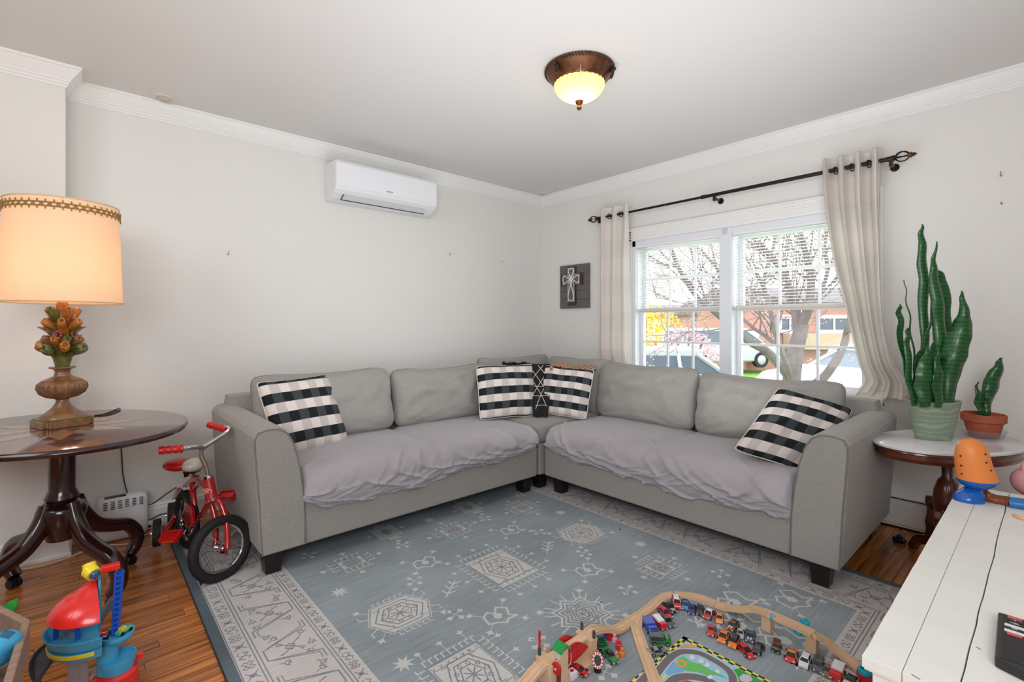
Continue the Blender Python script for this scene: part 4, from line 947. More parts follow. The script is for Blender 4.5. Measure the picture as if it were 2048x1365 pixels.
# ================================================================ CROSS SIGN
XW = XB-0.001; cy0, cy1, cz0, cz1 = 2.835, 3.192, 1.306, 1.720
cs = thing('cross_plaque', 'grey plank wall plaque with a brown and white cross', 'wall plaque', (XW, 3.01, 1.3))
gp = mat('grey_plank_paint', (98, 96, 94), .7, noise_s=30, noise_a=.1)
for k in range(5):
    h_ = (cz1-cz0)/5; MB().box((XW-0.024, cy0, cz0+k*h_+.001), (XW-0.004, cy1, cz0+(k+1)*h_-.001)).build('plank', gp, cs, smooth=False, bevel=.0015)
MB().box((XW-0.004, cy0+.01, cz0+.01), (XW, cy1-.01, cz1-.01)).build('backing', gp, cs, smooth=False)
brn = mat('brown_cross', (72, 46, 36), .6, noise_s=30, noise_a=.2); wht = mat('white_enamel', (226, 224, 222), .5)
cc = (cy0+cy1)/2+.02; hz_ = cz1-.14
cr = [(-.05, cz0+.03), (.05, cz0+.03), (.05, hz_-.055), (.135, hz_-.055), (.135, hz_+.05), (.05, hz_+.05), (.05, cz1-.02), (-.05, cz1-.02), (-.05, hz_+.05), (-.135, hz_+.05), (-.135, hz_-.055), (-.05, hz_-.055)]
MB().prism(cr, (XW-.024, cc, 0), Y, ZU, -X, .014).build('cross', brn, cs, smooth=False, bevel=.001)
MB().prism([(x*.72, hz_+(z-hz_)*.86) for x, z in cr], (XW-.038, cc, 0), Y, ZU, -X, .004).build('cross_face', gp, cs, smooth=False)
wl_ = MB(); P = [Vector((XW-.044, cc+x*.74, hz_+(z-hz_)*.88)) for x, z in cr]; wl_.tube(P, .0032, 5, closed=True)
def loop(a, b, w):
    d = Vector((0, b[0]-a[0], b[1]-a[1])); s_ = Vector((0, -d.z, d.y)).normalized(); return [Vector((XW-.046, cc+a[0], a[1]))+d*(math.sin(PI*t/20))+s_*w*math.sin(2*PI*t/20)*math.sin(PI*t/20)*1.0 for t in range(21)]
for b, w in (((0, cz0+.07), .045), ((0, cz1-.04), .04), ((-.10, hz_), .045), ((.10, hz_), .045)): wl_.tube(loop((0, hz_), b, w), .0048, 6)
for sy_ in (-1, 1):
    for sz in (-1, 1): wl_.tube(loop((0, hz_), (sy_*.032, hz_+sz*.036), .012), .003, 5)
wl_.build('white_scrollwork', wht, cs)
# ================================================================ CURTAIN ROD AND CURTAINS
RXX, RZ = 3.40, 2.090
rod_m = mat('dark_bronze_rod', (48, 36, 32), .35, .6); cop = mat('copper_accent', (112, 62, 36), .35, .7)
cr_ = thing('curtain_rod', 'dark bronze curtain rod with cage finials above the window', 'curtain rod', (RXX, 1.6, RZ))
ry0, ry1 = 0.63, 2.645
MB().cone((RXX, ry0, RZ), (RXX, 1.70, RZ), .0125, .0125, 16).cone((RXX, 1.70, RZ), (RXX, ry1, RZ), .0095, .0095, 16).cone((RXX, 1.69, RZ), (RXX, 1.72, RZ), .0145, .0145, 16).build('rod', rod_m, cr_)
for yy in (0.605, 1.62, 2.655):
    MB().box((RXX-.012, yy-.008, RZ-.045), (RXX+.012, yy+.008, RZ-.008)).box((RXX, yy-.006, RZ-.035), (XB, yy+.006, RZ-.022)).cone((XB-.004, yy, RZ-.03), (XB-.0005, yy, RZ-.03), .022, .022, 16).build('bracket', rod_m, cr_, smooth=False)
for sg, yb in ((-1, ry0), (1, ry1)):
    f = MB(); c = Vector((RXX, yb+sg*.075, RZ))
    f.cone((RXX, yb, RZ), (RXX, yb+sg*.035, RZ), .013, .016, 16).cone((RXX, yb+sg*.035, RZ), (RXX, yb+sg*.048, RZ), .018, .012, 16)
    fo = f.build('finial', rod_m, cr_)
    for k in range(6):
        a = k*PI/3; pts = [c+Vector((math.cos(a+.5*(q/10))*.030*math.sin(PI*q/10), sg*(-.030*math.cos(PI*q/10)), math.sin(a+.5*(q/10))*.030*math.sin(PI*q/10))) for q in range(11)]
        MB().tube(pts, .0035, 6).build('cage_bar', rod_m, fo)
    MB().lathe([(0, 0)], (0, 0, 0), 3) if False else None
    MB().cone((RXX, c.y+sg*.028, RZ), (RXX, c.y+sg*.042, RZ), .014, .016, 14).cone((RXX, c.y+sg*.042, RZ), (RXX, c.y+sg*.052, RZ), .009, .012, 12).cone((RXX, c.y+sg*.052, RZ), (RXX, c.y+sg*.064, RZ), .010, .002, 12).build('finial_tip', cop, fo)
def clothmat():
    m = mat('linen_curtain', (226, 220, 214), .9, spec=.1); nt = m.node_tree; p = nt.nodes['Principled BSDF']
    geo = nt.nodes.new('ShaderNodeNewGeometry'); sp = nt.nodes.new('ShaderNodeSeparateXYZ'); nt.links.new(geo.outputs['Position'], sp.inputs[0])
    a = nt.nodes.new('ShaderNodeMath'); a.operation = 'MULTIPLY'; a.inputs[1].default_value = 3.2; nt.links.new(sp.outputs[2], a.inputs[0])
    f = nt.nodes.new('ShaderNodeMath'); f.operation = 'FRACT'; nt.links.new(a.outputs[0], f.inputs[0]); g = nt.nodes.new('ShaderNodeMath'); g.operation = 'GREATER_THAN'; g.inputs[1].default_value = .5; nt.links.new(f.outputs[0], g.inputs[0])
    x = nt.nodes.new('ShaderNodeMix'); x.data_type = 'RGBA'; nt.links.new(g.outputs[0], x.inputs[0]); x.inputs[6].default_value = (*lin((246, 241, 236)), 1); x.inputs[7].default_value = (*lin((240, 236, 231)), 1)
    nt.links.new(x.outputs[2], p.inputs['Base Color'])
    tr = nt.nodes.new('ShaderNodeBsdfTranslucent'); tr.inputs[0].default_value = (*lin((250, 246, 240)), 1); mx = nt.nodes.new('ShaderNodeMixShader'); mx.inputs[0].default_value = .42
    o = nt.nodes['Material Output']; nt.links.new(p.outputs[0], mx.inputs[1]); nt.links.new(tr.outputs[0], mx.inputs[2]); nt.links.new(mx.outputs[0], o.inputs[0]); return m
cur_m = clothmat()
def curtain(label, rows, nf, amp, seed, name='curtain'):
    # rows: list of (z, ya, yb, x_offset, amp scale)
    t = thing(name, label, 'curtain', (RXX, (rows[0][1]+rows[0][2])/2, rows[-1][0]), 'linen curtain panels')
    n = 160; R = bez([Vector((r[0], r[1], r[2])) for r in rows], 7); R2 = bez([Vector((r[3], r[4], 0)) for r in rows], 7); vs = []
    for i, (q, q2) in enumerate(zip(R, R2)):
        for k in range(n+1):
            s = k/n; ph = 2*PI*nf*s+.5*math.sin(i*.12+seed)
            w = math.sin(ph); w = math.copysign(abs(w)**.8, w); aa = amp*q2.y*(0.75+.5*nz(s*5, seed))
            y_ = q.y+(q.z-q.y)*s+0.006*math.sin(2*ph+1); x_ = RXX+q2.x-w*aa*.5*1.6
            vs.append((x_+0.005*nz(s*9, q.x*4, seed), y_, q.x))
    m = n+1; fs = [(i*m+k, i*m+k+1, (i+1)*m+k+1, (i+1)*m+k) for i in range(len(R)-1) for k in range(n)]
    c = MB().add(vs, fs).build('cloth', cur_m, t, ang=180); md = c.modifiers.new('thickness', 'SOLIDIFY'); md.thickness = .002
    y0_, y1_ = rows[1][1], rows[1][2]
    for k in range(int(nf*2)):
        yy = y0_+(y1_-y0_)*(k+.5)/(nf*2); ax = Vector((.35, .94*(1 if k % 2 else -1), 0)).normalized(); e1 = ax.orthogonal().normalized(); e2 = ax.cross(e1); c_ = Vector((RXX, yy, RZ-.004))
        MB().tube([c_+(e1*math.cos(2*PI*q/20)+e2*math.sin(2*PI*q/20))*.021 for q in range(20)], .0035, 6, closed=True).build('grommet', rod_m, t)
    return t
curtain('straight cream linen curtain on the left side of the window', [(2.165, 2.34, 2.635, 0, .8), (2.09, 2.34, 2.635, 0, 1), (1.6, 2.345, 2.63, .0, 1), (1.2, 2.34, 2.63, .0, .9), (0.92, 2.34, 2.63, -.005, .8), (0.80, 2.34, 2.63, .012, .6), (0.55, 2.34, 2.62, .02, .45), (0.30, 2.34, 2.62, .02, .45)], 2.5, .06, 2.0)
curtain('cream linen curtain on the right of the window, swept aside onto the sofa arm', [(2.165, 0.645, 0.935, 0, .8), (2.09, 0.645, 0.935, 0, 1), (1.86, 0.65, 0.925, 0, 1), (1.55, 0.645, 0.885, 0, 1), (1.30, 0.64, 0.830, 0, .95), (1.08, 0.62, 0.785, 0, .9), (0.93, 0.585, 0.75, -.01, .9), (0.84, 0.535, 0.72, -.03, .9), (0.785, 0.525, 0.745, -.045, .8), (0.745, 0.53, 0.78, -.055, .6)], 3.5, .075, 5.0)
# bunched end of the right curtain resting on the sofa
bn = MB(); 
for k in range(5):
    bn.tube(bez([Vector((3.385-.012*k, .60+.01*k, .775-.010*k)), Vector((3.36-.015*k, .66, .760-.012*k)), Vector((3.33-.01*k, .74, .745-.008*k)), Vector((3.33, .83+.01*k, .742-.006*k))], 5), .017, 8)
bo = bn.build('curtain_hem', cur_m, None); tag(bo, 'bunched cream curtain end lying behind the right sofa arm', 'curtain', 'linen curtain panels')
# ================================================================ CHILD'S RED BIKE
red_p = mat('red_enamel', (178, 12, 22), .18, coat=.8); red_pl = mat('red_plastic', (200, 24, 30), .3)
rubber = mat('black_rubber', (24, 24, 25), .7, bump=.3, bump_s=300); cream_e = mat('cream_enamel', (228, 220, 206), .25, coat=.5)
bk = thing('child_bike', "child's red bike with chrome handlebar and training wheels beside the sofa arm", 'bike', Z(440, 1160))
FC = Vector((0.472, 2.507, 0.143)); th_ = Vector((0.93, 0.36, 0)).normalized(); fa = Vector((th_.y, -th_.x, 0)); lean = (ZU*0.985+fa*-0.10).normalized()
def wheel(parent, C, t, up, R, tr, name='wheel', spokes=20, white=False):
    t = t.normalized(); up = (up-t*up.dot(t)).normalized(); a_ = t.cross(up)
    w = MB(); n = 64; m = 12; vs = []
    for i in range(n):
        q = 2*PI*i/n; d = t*math.cos(q)+up*math.sin(q)
        for k in range(m):
            p = 2*PI*k/m; rad = tr*(1+(.05 if (i % 2 and abs(math.cos(p)) > .5) else 0)); vs.append(C+d*(R-tr+rad*math.cos(p))+a_*rad*math.sin(p)*1.0)
    w.add(vs, [(i*m+k, i*m+(k+1) % m, ((i+1) % n)*m+(k+1) % m, ((i+1) % n)*m+k) for i in range(n) for k in range(m)])
    ty = w.build(name, rubber, parent, ang=50)
    r0 = R-2*tr
    MB().tube([C+(t*math.cos(2*PI*i/48)+up*math.sin(2*PI*i/48))*(r0+.002) for i in range(48)], .008, 8, closed=True).build('rim', chrome, ty)
    MB().cone(C-a_*.032, C+a_*.032, .012, .012, 14).cone(C-a_*.026, C-a_*.022, .022, .022, 16).cone(C+a_*.022, C+a_*.026, .022, .022, 16).build('hub', chrome, ty)
    for k in range(spokes):
        q = 2*PI*k/spokes; sg = 1 if k % 2 else -1; q2 = q+.28*(1 if k % 4 < 2 else -1)
        MB().cone(C+a_*sg*.024+(t*math.cos(q2)+up*math.sin(q2))*.018, C+(t*math.cos(q)+up*math.sin(q))*r0, .0014, .0014, 5).build('spoke', chrome, ty)
    return ty
wheel(bk, FC, th_, lean, 0.143, 0.021, 'front_wheel')
RC = Vector((0.405, 2.975, 0.152)); bt = (FC-RC); bt.z = 0; bt.normalize(); bs = Vector((bt.y, -bt.x, 0))
wheel(bk, RC, bt, ZU, 0.148, 0.021, 'rear_wheel', 12)
# fork, head tube
hb = D(424, 1000, 2.235); ht = D(416, 960, 2.26)
crown = D(425, 1003, 2.235)
for sg in (1, -1):
    off = fa*(0.042*sg)
    MB().tube(bez([crown+ZU*.006, crown+off*.9+ZU*-.004+th_*.012, (crown+off)*.55+(FC+off)*.45+th_*.020, FC+off*1.05+th_*.002, FC+off*1.05-ZU*.008], 6), [.013]*20+[.011]*30 if False else .0125, 10).build('fork_blade', red_p, bk)
    MB().cone(FC+off*1.2, FC+off*1.55, .012, .010, 10).build('axle_nut', chrome, bk)
MB().cone(hb, ht, .026, .024, 20).build('head_tube', red_p, bk)
MB().cone(ht, ht+(ht-hb).normalized()*.012, .027, .024, 20).cone(ht+(ht-hb).normalized()*.012, ht+(ht-hb).normalized()*.022, .017, .017, 16).cone(hb-(ht-hb).normalized()*.010, hb, .024, .027, 20).build('headset_ring', chrome, bk)
# oval badge with lettering, facing the camera side
bn_ = -(FW*0.97+RT*-0.05).normalized(); bax = ZU.cross(bn_).normalized()*1.0; bup = bn_.cross(bax).normalized()
bc = (hb*.5+ht*.5)+bn_*.026
MB().prism([(.022*math.cos(2*PI*k/28), .0125*math.sin(2*PI*k/28)) for k in range(28)], bc-bn_*.004, bax, bup, bn_, .005).build('badge', mat('badge_white', (235, 232, 230), .4), bk, smooth=False)
MB().prism([(.020*math.cos(2*PI*k/28), .0105*math.sin(2*PI*k/28)) for k in range(28)], bc-bn_*.0035, bax, bup, bn_, .0052).build('badge_field', red_pl, bk, smooth=False)
text('badge_lettering', 'RADIO', MATS['badge_white'], bk, bc+bn_*.002+bup*.003, bax, bup, .0090, .0004, shear=.25)
text('badge_lettering', 'FLYER', MATS['badge_white'], bk, bc+bn_*.002-bup*.0045, bax, bup, .0072, .0004, shear=.25)
# handlebar
sb = D(412, 935, 2.26)
MB().tube(bez([ht, sb, D(402, 912, 2.255), D(404, 898, 2.26), D(416, 890, 2.29), D(436, 877, 2.33), D(452, 866, 2.355), D(458, 859, 2.365), D(455, 856, 2.37), D(444, 857, 2.38)], 7), .0105, 10).build('handlebar', chrome, bk)
MB().tube(bez([D(404, 900, 2.26), D(406, 897, 2.20), D(398, 895, 2.12), D(380, 896, 2.06), D(365, 898, 2.03)], 7), .0095, 10).build('handlebar', chrome, bk)
def grip(p, q):
    P = [p.lerp(q, k/14) for k in range(15)]; MB().tube(P, [.0175 if k in (0, 1) else .0155+.0018*math.cos(k*1.6) for k in range(14)]+[.016], 12).build('grip', red_pl, bk)
grip(D(366, 898, 2.03), D(317, 902, 1.98)); grip(D(455, 860, 2.37), D(418, 850, 2.40))
# frame tubes
def ft(pts, r=.0125): MB().tube(bez(pts, 7), r, 10).build('frame_tube', red_p, bk)
ft([ht*.8+hb*.2, D(398, 960, 2.33), D(382, 962, 2.42), D(366, 978, 2.52), D(356, 1003, 2.58), D(354, 1024, 2.60), D(346, 1040, 2.60)], .012)
ft([ht*.6+hb*.4, D(400, 968, 2.33), D(388, 980, 2.43), D(380, 1000, 2.5), D(377, 1030, 2.55), D(372, 1045, 2.58)], .012)
ft([hb*.9+ht*.1, D(414, 1012, 2.28), D(406, 1028, 2.34), D(396, 1034, 2.40)], .014)
ft([D(384, 946, 2.44), D(386, 985, 2.44), D(392, 1032, 2.42)], .014)
ft([D(352, 1030, 2.56), D(340, 1047, 2.50), D(325, 1062, 2.46), D(322, 1070, 2.45)], .008)
ft([D(354, 1038, 2.58), D(336, 1060, 2.5), D(325, 1078, 2.45)], .006)
ft([D(362, 1024, 2.66), D(352, 1028, 2.70), D(343, 1030, 2.72)], .007)
# fender, chain guard, crank, pedals
fd = MB(); vs = []
for i in range(15):
    q = math.radians(25+i*5.5)
    for s_ in (-.024, -.012, 0, .012, .024): vs.append(RC+(-bt*math.cos(q)+ZU*math.sin(q))*(.172-abs(s_)*.25)+bs*s_)
fo = fd.add(vs, [(i*5+k, i*5+k+1, (i+1)*5+k+1, (i+1)*5+k) for i in range(14) for k in range(4)]).build('rear_fender', cream_e, bk, ang=180); md = fo.modifiers.new('thickness', 'SOLIDIFY'); md.thickness = .002
cg0 = D(384, 1030, 2.36)
MB().prism([(-.050, .042), (.030, .052), (.055, .03), (.062, -.03), (.03, -.055), (-.03, -.048), (-.065, -.02)], cg0-bs*-.02, -bt, ZU, -bs, .018).build('chain_guard', red_p, bk, smooth=False, bevel=.005, seg=3)
ca = D(398, 1036, 2.38)
MB().cone(ca, D(383, 1066, 2.30), .007, .006, 8).cone(D(383, 1066, 2.30), D(376, 1072, 2.28), .005, .005, 8).build('crank_arm', chrome, bk)
MB().cone(ca, D(432, 995, 2.42), .007, .006, 8).cone(D(432, 995, 2.42), D(441, 996, 2.42), .005, .005, 8).build('crank_arm', chrome, bk)
def pedal(px, py, d, w=.078):
    c = D(px, py, d); u = (RT*0.97+ZU*0.10).normalized(); v = (FW*.8+ZU*.45).normalized(); n_ = u.cross(v)
    p = MB().obox(c, u, v, n_, w/2, .024, .006).obox(c+v*.022, u, v, n_, w/2, .006, .013).obox(c-v*.022, u, v, n_, w/2, .006, .013).obox(c+u*w*.47, u, v, n_, .004, .026, .013).obox(c-u*w*.47, u, v, n_, .004, .026, .013).build('pedal', red_pl, bk, smooth=False, bevel=.003)
    MB().obox(c-v*.0275, u, v, n_, w*.33, .0012, .005).build('reflector', mat('orange_reflector', (236, 104, 24), .2), p, smooth=False)
pedal(342, 1074, 2.24, .082); pedal(455, 991, 2.45, .082)
# saddle
sc_ = D(372, 930, 2.42)
MB().ell(sc_+RT*-.035, .072, .060, .030, 20, 12, M=Matrix.Rotation(ANG-PI/2, 3, 'Z')).build('saddle', red_pl, bk)
MB().ell(sc_+RT*.040+ZU*.0, .048, .062, .033, 20, 12, M=Matrix.Rotation(ANG-PI/2, 3, 'Z')).build('saddle_panel', cream_e, bk)
s0 = D(384, 948, 2.43)
MB().cone(s0-ZU*.02, s0+ZU*.018, .014, .012, 12).obox(s0+ZU*.012, RT, FW, ZU, .030, .022, .006).obox(s0-ZU*.004+RT*-.024, RT, FW, ZU, .006, .016, .010).cone(s0-ZU*.012+RT*.012, s0-ZU*.012+RT*.034, .006, .006, 8).build('saddle_clamp', chrome, bk, smooth=False)
for sg in (-1, 1): MB().tube([s0+RT*(.018*sg)+ZU*(.02+.006*math.sin(k*2.1)) + RT*.0*k + FW*(.03-.01*k)+ZU*.0 for k in range(7)], .0025, 5).build('saddle_spring', chrome, bk)
def twheel(px, py, d, R):
    c = D(px, py, d); a_ = (bs*-.96+bt*.28).normalized(); 
    w = MB().cone(c-a_*.017, c+a_*.017, R, R, 28).build('training_wheel', rubber, bk, bevel=.004)
    MB().cone(c-a_*.0175, c-a_*.0195, R*.70, R*.66, 24).cone(c+a_*.0175, c+a_*.0195, R*.70, R*.66, 24).build('wheel_disc', cream_e, w)
    MB().cone(c-a_*.028, c+a_*.028, .007, .007, 10).build('wheel_axle', chrome, w)
twheel(314, 1066, 2.47, .068); twheel(343, 1030, 2.74, .066)
# dark blue mat folded under the wheel at the rug edge
bm = MB(); P = [Z(368, 1058, .012), Z(376, 1090, .012), Z(392, 1150, .012), Z(401, 1172, .010), Z(407, 1165, .012), Z(392, 1120, .012), Z(382, 1085, .012), Z(378, 1058, .012)]
bmo = MB().prism([(p.x, p.y) for p in P], (0, 0, .0082), X, Y, ZU, .012).build('blue_strap', mat('navy_cloth', (24, 38, 82), .9), None, smooth=False, bevel=.002)
tag(bmo, 'dark blue cloth strip along the rug edge under the bike front wheel', 'cloth')
# ================================================================ MARBLE SIDE TABLE
walnut = mat('carved_mahogany', (98, 48, 30), .28, noise_s=14, noise_a=.35, coat=.4); STZ = .62; SC2 = Vector((3.0, .325, 0)); SR = math.atan2(-.45, .89)
st = thing('side_table', 'small oval side table with white marble top and carved mahogany scroll legs', 'side table', (SC2.x, SC2.y, 0))
marble = mat('white_marble', (220, 218, 220), .2, noise_s=7, noise_a=.10, coat=.3)
MB().lathe([(0, STZ-.020), (.96, STZ-.020), (1.0, STZ-.014), (1.0, STZ-.006), (.97, STZ), (0, STZ)], SC2, 72, sx=.36, sy=.222, rot=SR).build('marble_top', marble, st)
MB().lathe([(0, STZ-.0205), (.965, STZ-.0205), (.97, STZ-.026), (.93, STZ-.032), (.93, STZ-.050), (.96, STZ-.055), (.94, STZ-.064), (0, STZ-.066)], SC2, 72, sx=.36, sy=.222, rot=SR).build('apron', walnut, st)
MB().lathe([(0, STZ-.066), (.05, STZ-.07), (.022, STZ-.10), (.020, STZ-.17), (.035, STZ-.19), (.050, .38), (.054, .33), (.046, .28), (.028, .255), (.045, .245), (.050, .22), (.034, .17), (.022, .14), (0, .13)], SC2, 28).build('pedestal', walnut, st)
SCR = [(.02, .235), (.055, .250), (.085, .245), (.105, .28), (.090, .325), (.105, .350), (.140, .345), (.150, .310), (.130, .275), (.138, .235), (.150, .205), (.138, .17), (.150, .125), (.20, .110), (.245, .085), (.275, .045), (.300, .012), (.285, 0), (.250, .001), (.235, .03), (.205, .058), (.160, .070), (.110, .085), (.080, .13), (.05, .165), (.02, .17)]
for a in (37, 172, -70):
    a = math.radians(a); d = Vector((math.cos(a), math.sin(a), 0)); s_ = Vector((-d.y, d.x, 0))
    k = .72
    lg = MB().prism([(x*.95, z*.92) for x, z in SCR], SC2-s_*.015, d, ZU, s_, .030).build('scroll_leg', walnut, st, smooth=False, bevel=.006, seg=3)
    MB().cone(SC2+d*.108-s_*.020+ZU*.292, SC2+d*.108+s_*.020+ZU*.292, .020, .020, 16).build('scroll_boss', walnut, lg, bevel=.004)
# ================================================================ PLANTS
def leafmat(name, a, b):
    m = mat(name, a, .35, coat=.15); nt = m.node_tree; p = nt.nodes['Principled BSDF']; tc = nt.nodes.new('ShaderNodeTexCoord'); wv = nt.nodes.new('ShaderNodeTexWave')
    wv.bands_direction = 'Z'; wv.inputs['Scale'].default_value = 16; wv.inputs['Distortion'].default_value = 5; wv.inputs['Detail'].default_value = 3; wv.inputs['Detail Scale'].default_value = 2; nt.links.new(tc.outputs['Object'], wv.inputs['Vector'])
    r = nt.nodes.new('ShaderNodeValToRGB'); r.color_ramp.elements[0].color = (*lin(a), 1); r.color_ramp.elements[1].color = (*lin(b), 1); r.color_ramp.elements[0].position = .35; r.color_ramp.elements[1].position = .8
    nt.links.new(wv.outputs[0], r.inputs[0]); nt.links.new(r.outputs[0], p.inputs['Base Color']); return m
snake = leafmat('snake_leaf', (16, 68, 28), (28, 94, 40)); snake_edge = mat('snake_leaf_edge', (20, 52, 28), .4)
def snakeleaf(parent, pts, ws, face=0.0, curl=.35):
    # pts: list of world points up the leaf; ws: half widths
    P = bez(pts, 6); n = len(P); Wd = [ (w.x) for w in bez([Vector((w, 0, 0)) for w in ws], 6)]; vs = []
    for i, p in enumerate(P):
        t = (P[min(i+1, n-1)]-P[max(i-1, 0)]).normalized(); side = (RT*math.cos(face)+FW*math.sin(face)); side = (side-t*side.dot(t)).normalized(); nn = side.cross(t)
        w = max(.0008, Wd[i])*(1+.05*math.sin(i*1.3)); th__ = .0045
        for k in range(5): u = k/2-1; vs.append(p+side*w*u+nn*(-curl*w*u*u+.004*math.sin(i*.8)))
        for k in range(4, -1, -1): u = k/2-1; vs.append(p+side*w*u*.98+nn*(-curl*w*u*u-th__*(1-abs(u)*.7)+.004*math.sin(i*.8)))
    fs = [(i*10+k, i*10+(k+1) % 10, (i+1)*10+(k+1) % 10, (i+1)*10+k) for i in range(n-1) for k in range(10)]+[tuple(range(10)), tuple(range((n-1)*10, n*10))]
    return MB().add(vs, fs).build('leaf', snake, parent, ang=80)
def pot_wave():
    m = mat('sage_pot', (142, 158, 138), .55); nt = m.node_tree; p = nt.nodes['Principled BSDF']; tc = nt.nodes.new('ShaderNodeTexCoord'); mp = nt.nodes.new('ShaderNodeMapping'); mp.inputs['Scale'].default_value = (1, 1, 3); nt.links.new(tc.outputs['Object'], mp.inputs[0])
    wv = nt.nodes.new('ShaderNodeTexWave'); wv.bands_direction = 'Z'; wv.inputs['Scale'].default_value = 4; wv.inputs['Distortion'].default_value = 9; wv.inputs['Detail'].default_value = 2; wv.inputs['Detail Scale'].default_value = 1.4; nt.links.new(mp.outputs[0], wv.inputs['Vector'])
    r = nt.nodes.new('ShaderNodeValToRGB'); r.color_ramp.elements[0].color = (*lin((138, 155, 134)), 1); r.color_ramp.elements[1].color = (*lin((160, 174, 152)), 1); r.color_ramp.elements[0].position = .75; r.color_ramp.elements[1].position = .98
    nt.links.new(wv.outputs[0], r.inputs[0]); nt.links.new(r.outputs[0], p.inputs['Base Color']); return m
soil = mat('potting_soil', (62, 46, 34), .95, noise_s=120, noise_a=.5)
PG = Vector((2.985, .372, STZ+.0005)); prot = ANG-PI/2
pg = thing('tall_snake_plant', 'tall snake plant with long upright leaves in a sage green oval pot', 'plant', PG, 'snake plants on the marble table')
pg.name = 'snake_plant'
MB().lathe([(0, 0), (.078, 0), (.083, .004), (.122, .172), (.126, .178), (.122, .181), (.112, .176), (.108, .160), (0, .158)], PG, 56, sx=.94, sy=.60, rot=prot).build('pot', pot_wave(), pg)
MB().lathe([(0, .1585), (.108, .1585)], PG, 40, sx=.94, sy=.60, rot=prot).build('soil', soil, pg, smooth=False)
def LF(parent, d, spec, face=0, curl=.35):
    snakeleaf(parent, [D(x, y, d+dd) for x, y, w, dd in spec], [w*d/FPX for x, y, w, dd in spec], face, curl)
d0 = 2.235
LF(pg, d0, [(1828, 812, 5, 0), (1818, 750, 8, 0), (1808, 690, 12, .01), (1805, 640, 12, .01), (1802, 618, 9, .01), (1804, 609, 1, .01)], .5)
LF(pg, d0+.02, [(1834, 812, 5, 0), (1832, 740, 8, 0), (1826, 680, 8, 0), (1820, 630, 7, 0), (1813, 590, 4, 0), (1811, 560, 1, 0)], .9)
LF(pg, d0-.02, [(1832, 812, 7, 0), (1822, 760, 8, 0), (1818, 700, 8, 0), (1817, 672, 6, 0), (1819, 656, 4, 0)], .2)
LF(pg, d0+.04, [(1858, 812, 7, 0), (1855, 720, 9, 0), (1853, 640, 11, 0), (1852, 560, 12, 0), (1849, 500, 10, 0), (1846, 465, 6, 0), (1846, 448, 1, 0)], .1, .5)
LF(pg, d0, [(1848, 815, 8, 0), (1843, 765, 14, 0), (1842, 725, 12, 0), (1850, 695, 6, .01), (1860, 655, 4, .02), (1866, 620, 2, .02)], .3)
LF(pg, d0+.05, [(1890, 812, 7, 0), (1893, 720, 10, 0), (1893, 640, 11, 0), (1890, 590, 12, 0), (1882, 555, 9, 0), (1873, 540, 3, 0)], -.2)
LF(pg, d0+.01, [(1884, 812, 7, 0), (1884, 730, 12, 0), (1884, 660, 13, 0), (1878, 600, 13, 0), (1870, 545, 8, 0), (1870, 515, 4, 0), (1875, 483, 1, 0)], -.1, .5)
LF(pg, d0-.03, [(1892, 815, 8, 0), (1902, 750, 17, -.01), (1915, 700, 20, -.02), (1926, 655, 17, -.02), (1930, 625, 9, -.01), (1925, 595, 4, 0), (1924, 582, 1, 0)], -.5, .6)
LF(pg, d0, [(1868, 815, 9, 0), (1866, 760, 12, 0), (1867, 710, 8, 0), (1869, 680, 3, 0), (1870, 676, 1, 0)], .4)
LF(pg, d0-.05, [(1852, 815, 8, 0), (1848, 775, 14, 0), (1852, 740, 14, 0), (1855, 705, 5, 0), (1856, 690, 1, 0)], -.3)
LF(pg, d0-.06, [(1880, 816, 8, 0), (1882, 775, 14, 0), (1880, 735, 10, 0), (1878, 705, 4, 0), (1877, 690, 1, 0)], .2)
LF(pg, d0-.02, [(1896, 815, 8, 0), (1903, 780, 10, 0), (1908, 750, 6, 0), (1910, 733, 1, 0)], -.3)
PT = Vector((3.215, .220, STZ+.0005)); 
p2 = thing('snake_plant', 'small snake plant with three leaves in a terracotta pot on a clear saucer', 'plant', PT, 'snake plants on the marble table')
terra = mat('terracotta', (168, 84, 56), .7, noise_s=30, noise_a=.12)
MB().lathe([(0, .004), (.054, .004), (.056, .008), (.070, .070), (.076, .072), (.081, .076), (.082, .108), (.079, .111), (.073, .110), (.070, .090), (0, .088)], PT, 48).build('pot', terra, p2)
MB().lathe([(0, .0885), (.070, .0885)], PT, 32).build('soil', soil, p2, smooth=False)
MB().lathe([(0, .0005), (.066, .0005), (.069, .004), (.083, .034), (.085, .036), (.081, .034), (.066, .003), (0, .003)], PT, 40).build('clear_saucer', glassmat('clear_plastic', (.93, .94, .94), .18), p2)
pc = PT
d1 = (PT.x*FW.x+PT.y*FW.y)
LF(p2, d1, [(1971, 832, 6, 0), (1977, 800, 12, 0), (1989, 765, 14, 0), (2000, 735, 9, 0), (2003, 716, 2, 0)], -.2, .5)
LF(p2, d1-.02, [(1965, 832, 6, 0), (1961, 805, 8, 0), (1957, 780, 5, 0), (1956, 763, 1, 0)], .2, .5)
LF(p2, d1-.03, [(1975, 833, 5, 0), (1977, 808, 7, 0), (1975, 790, 4, 0), (1976, 780, 1, 0)], -.3, .5)
# ================================================================ SMALL BLACK BALL BY THE HEATER
bb = thing('furniture_caster', 'small glossy black caster cup on the floor near the baseboard heater', 'caster cup', Z(1799, 1084))
c = Z(1799, 1084); MB().lathe([(0, .001), (.026, .001), (.030, .008), (.030, .016), (.024, .022), (.016, .020), (0, .016)], c, 28).build('cup', dark, bb)
MB().ell(c+ZU*.026, .013, .013, .012, 12, 8).build('ball', dark, bb)
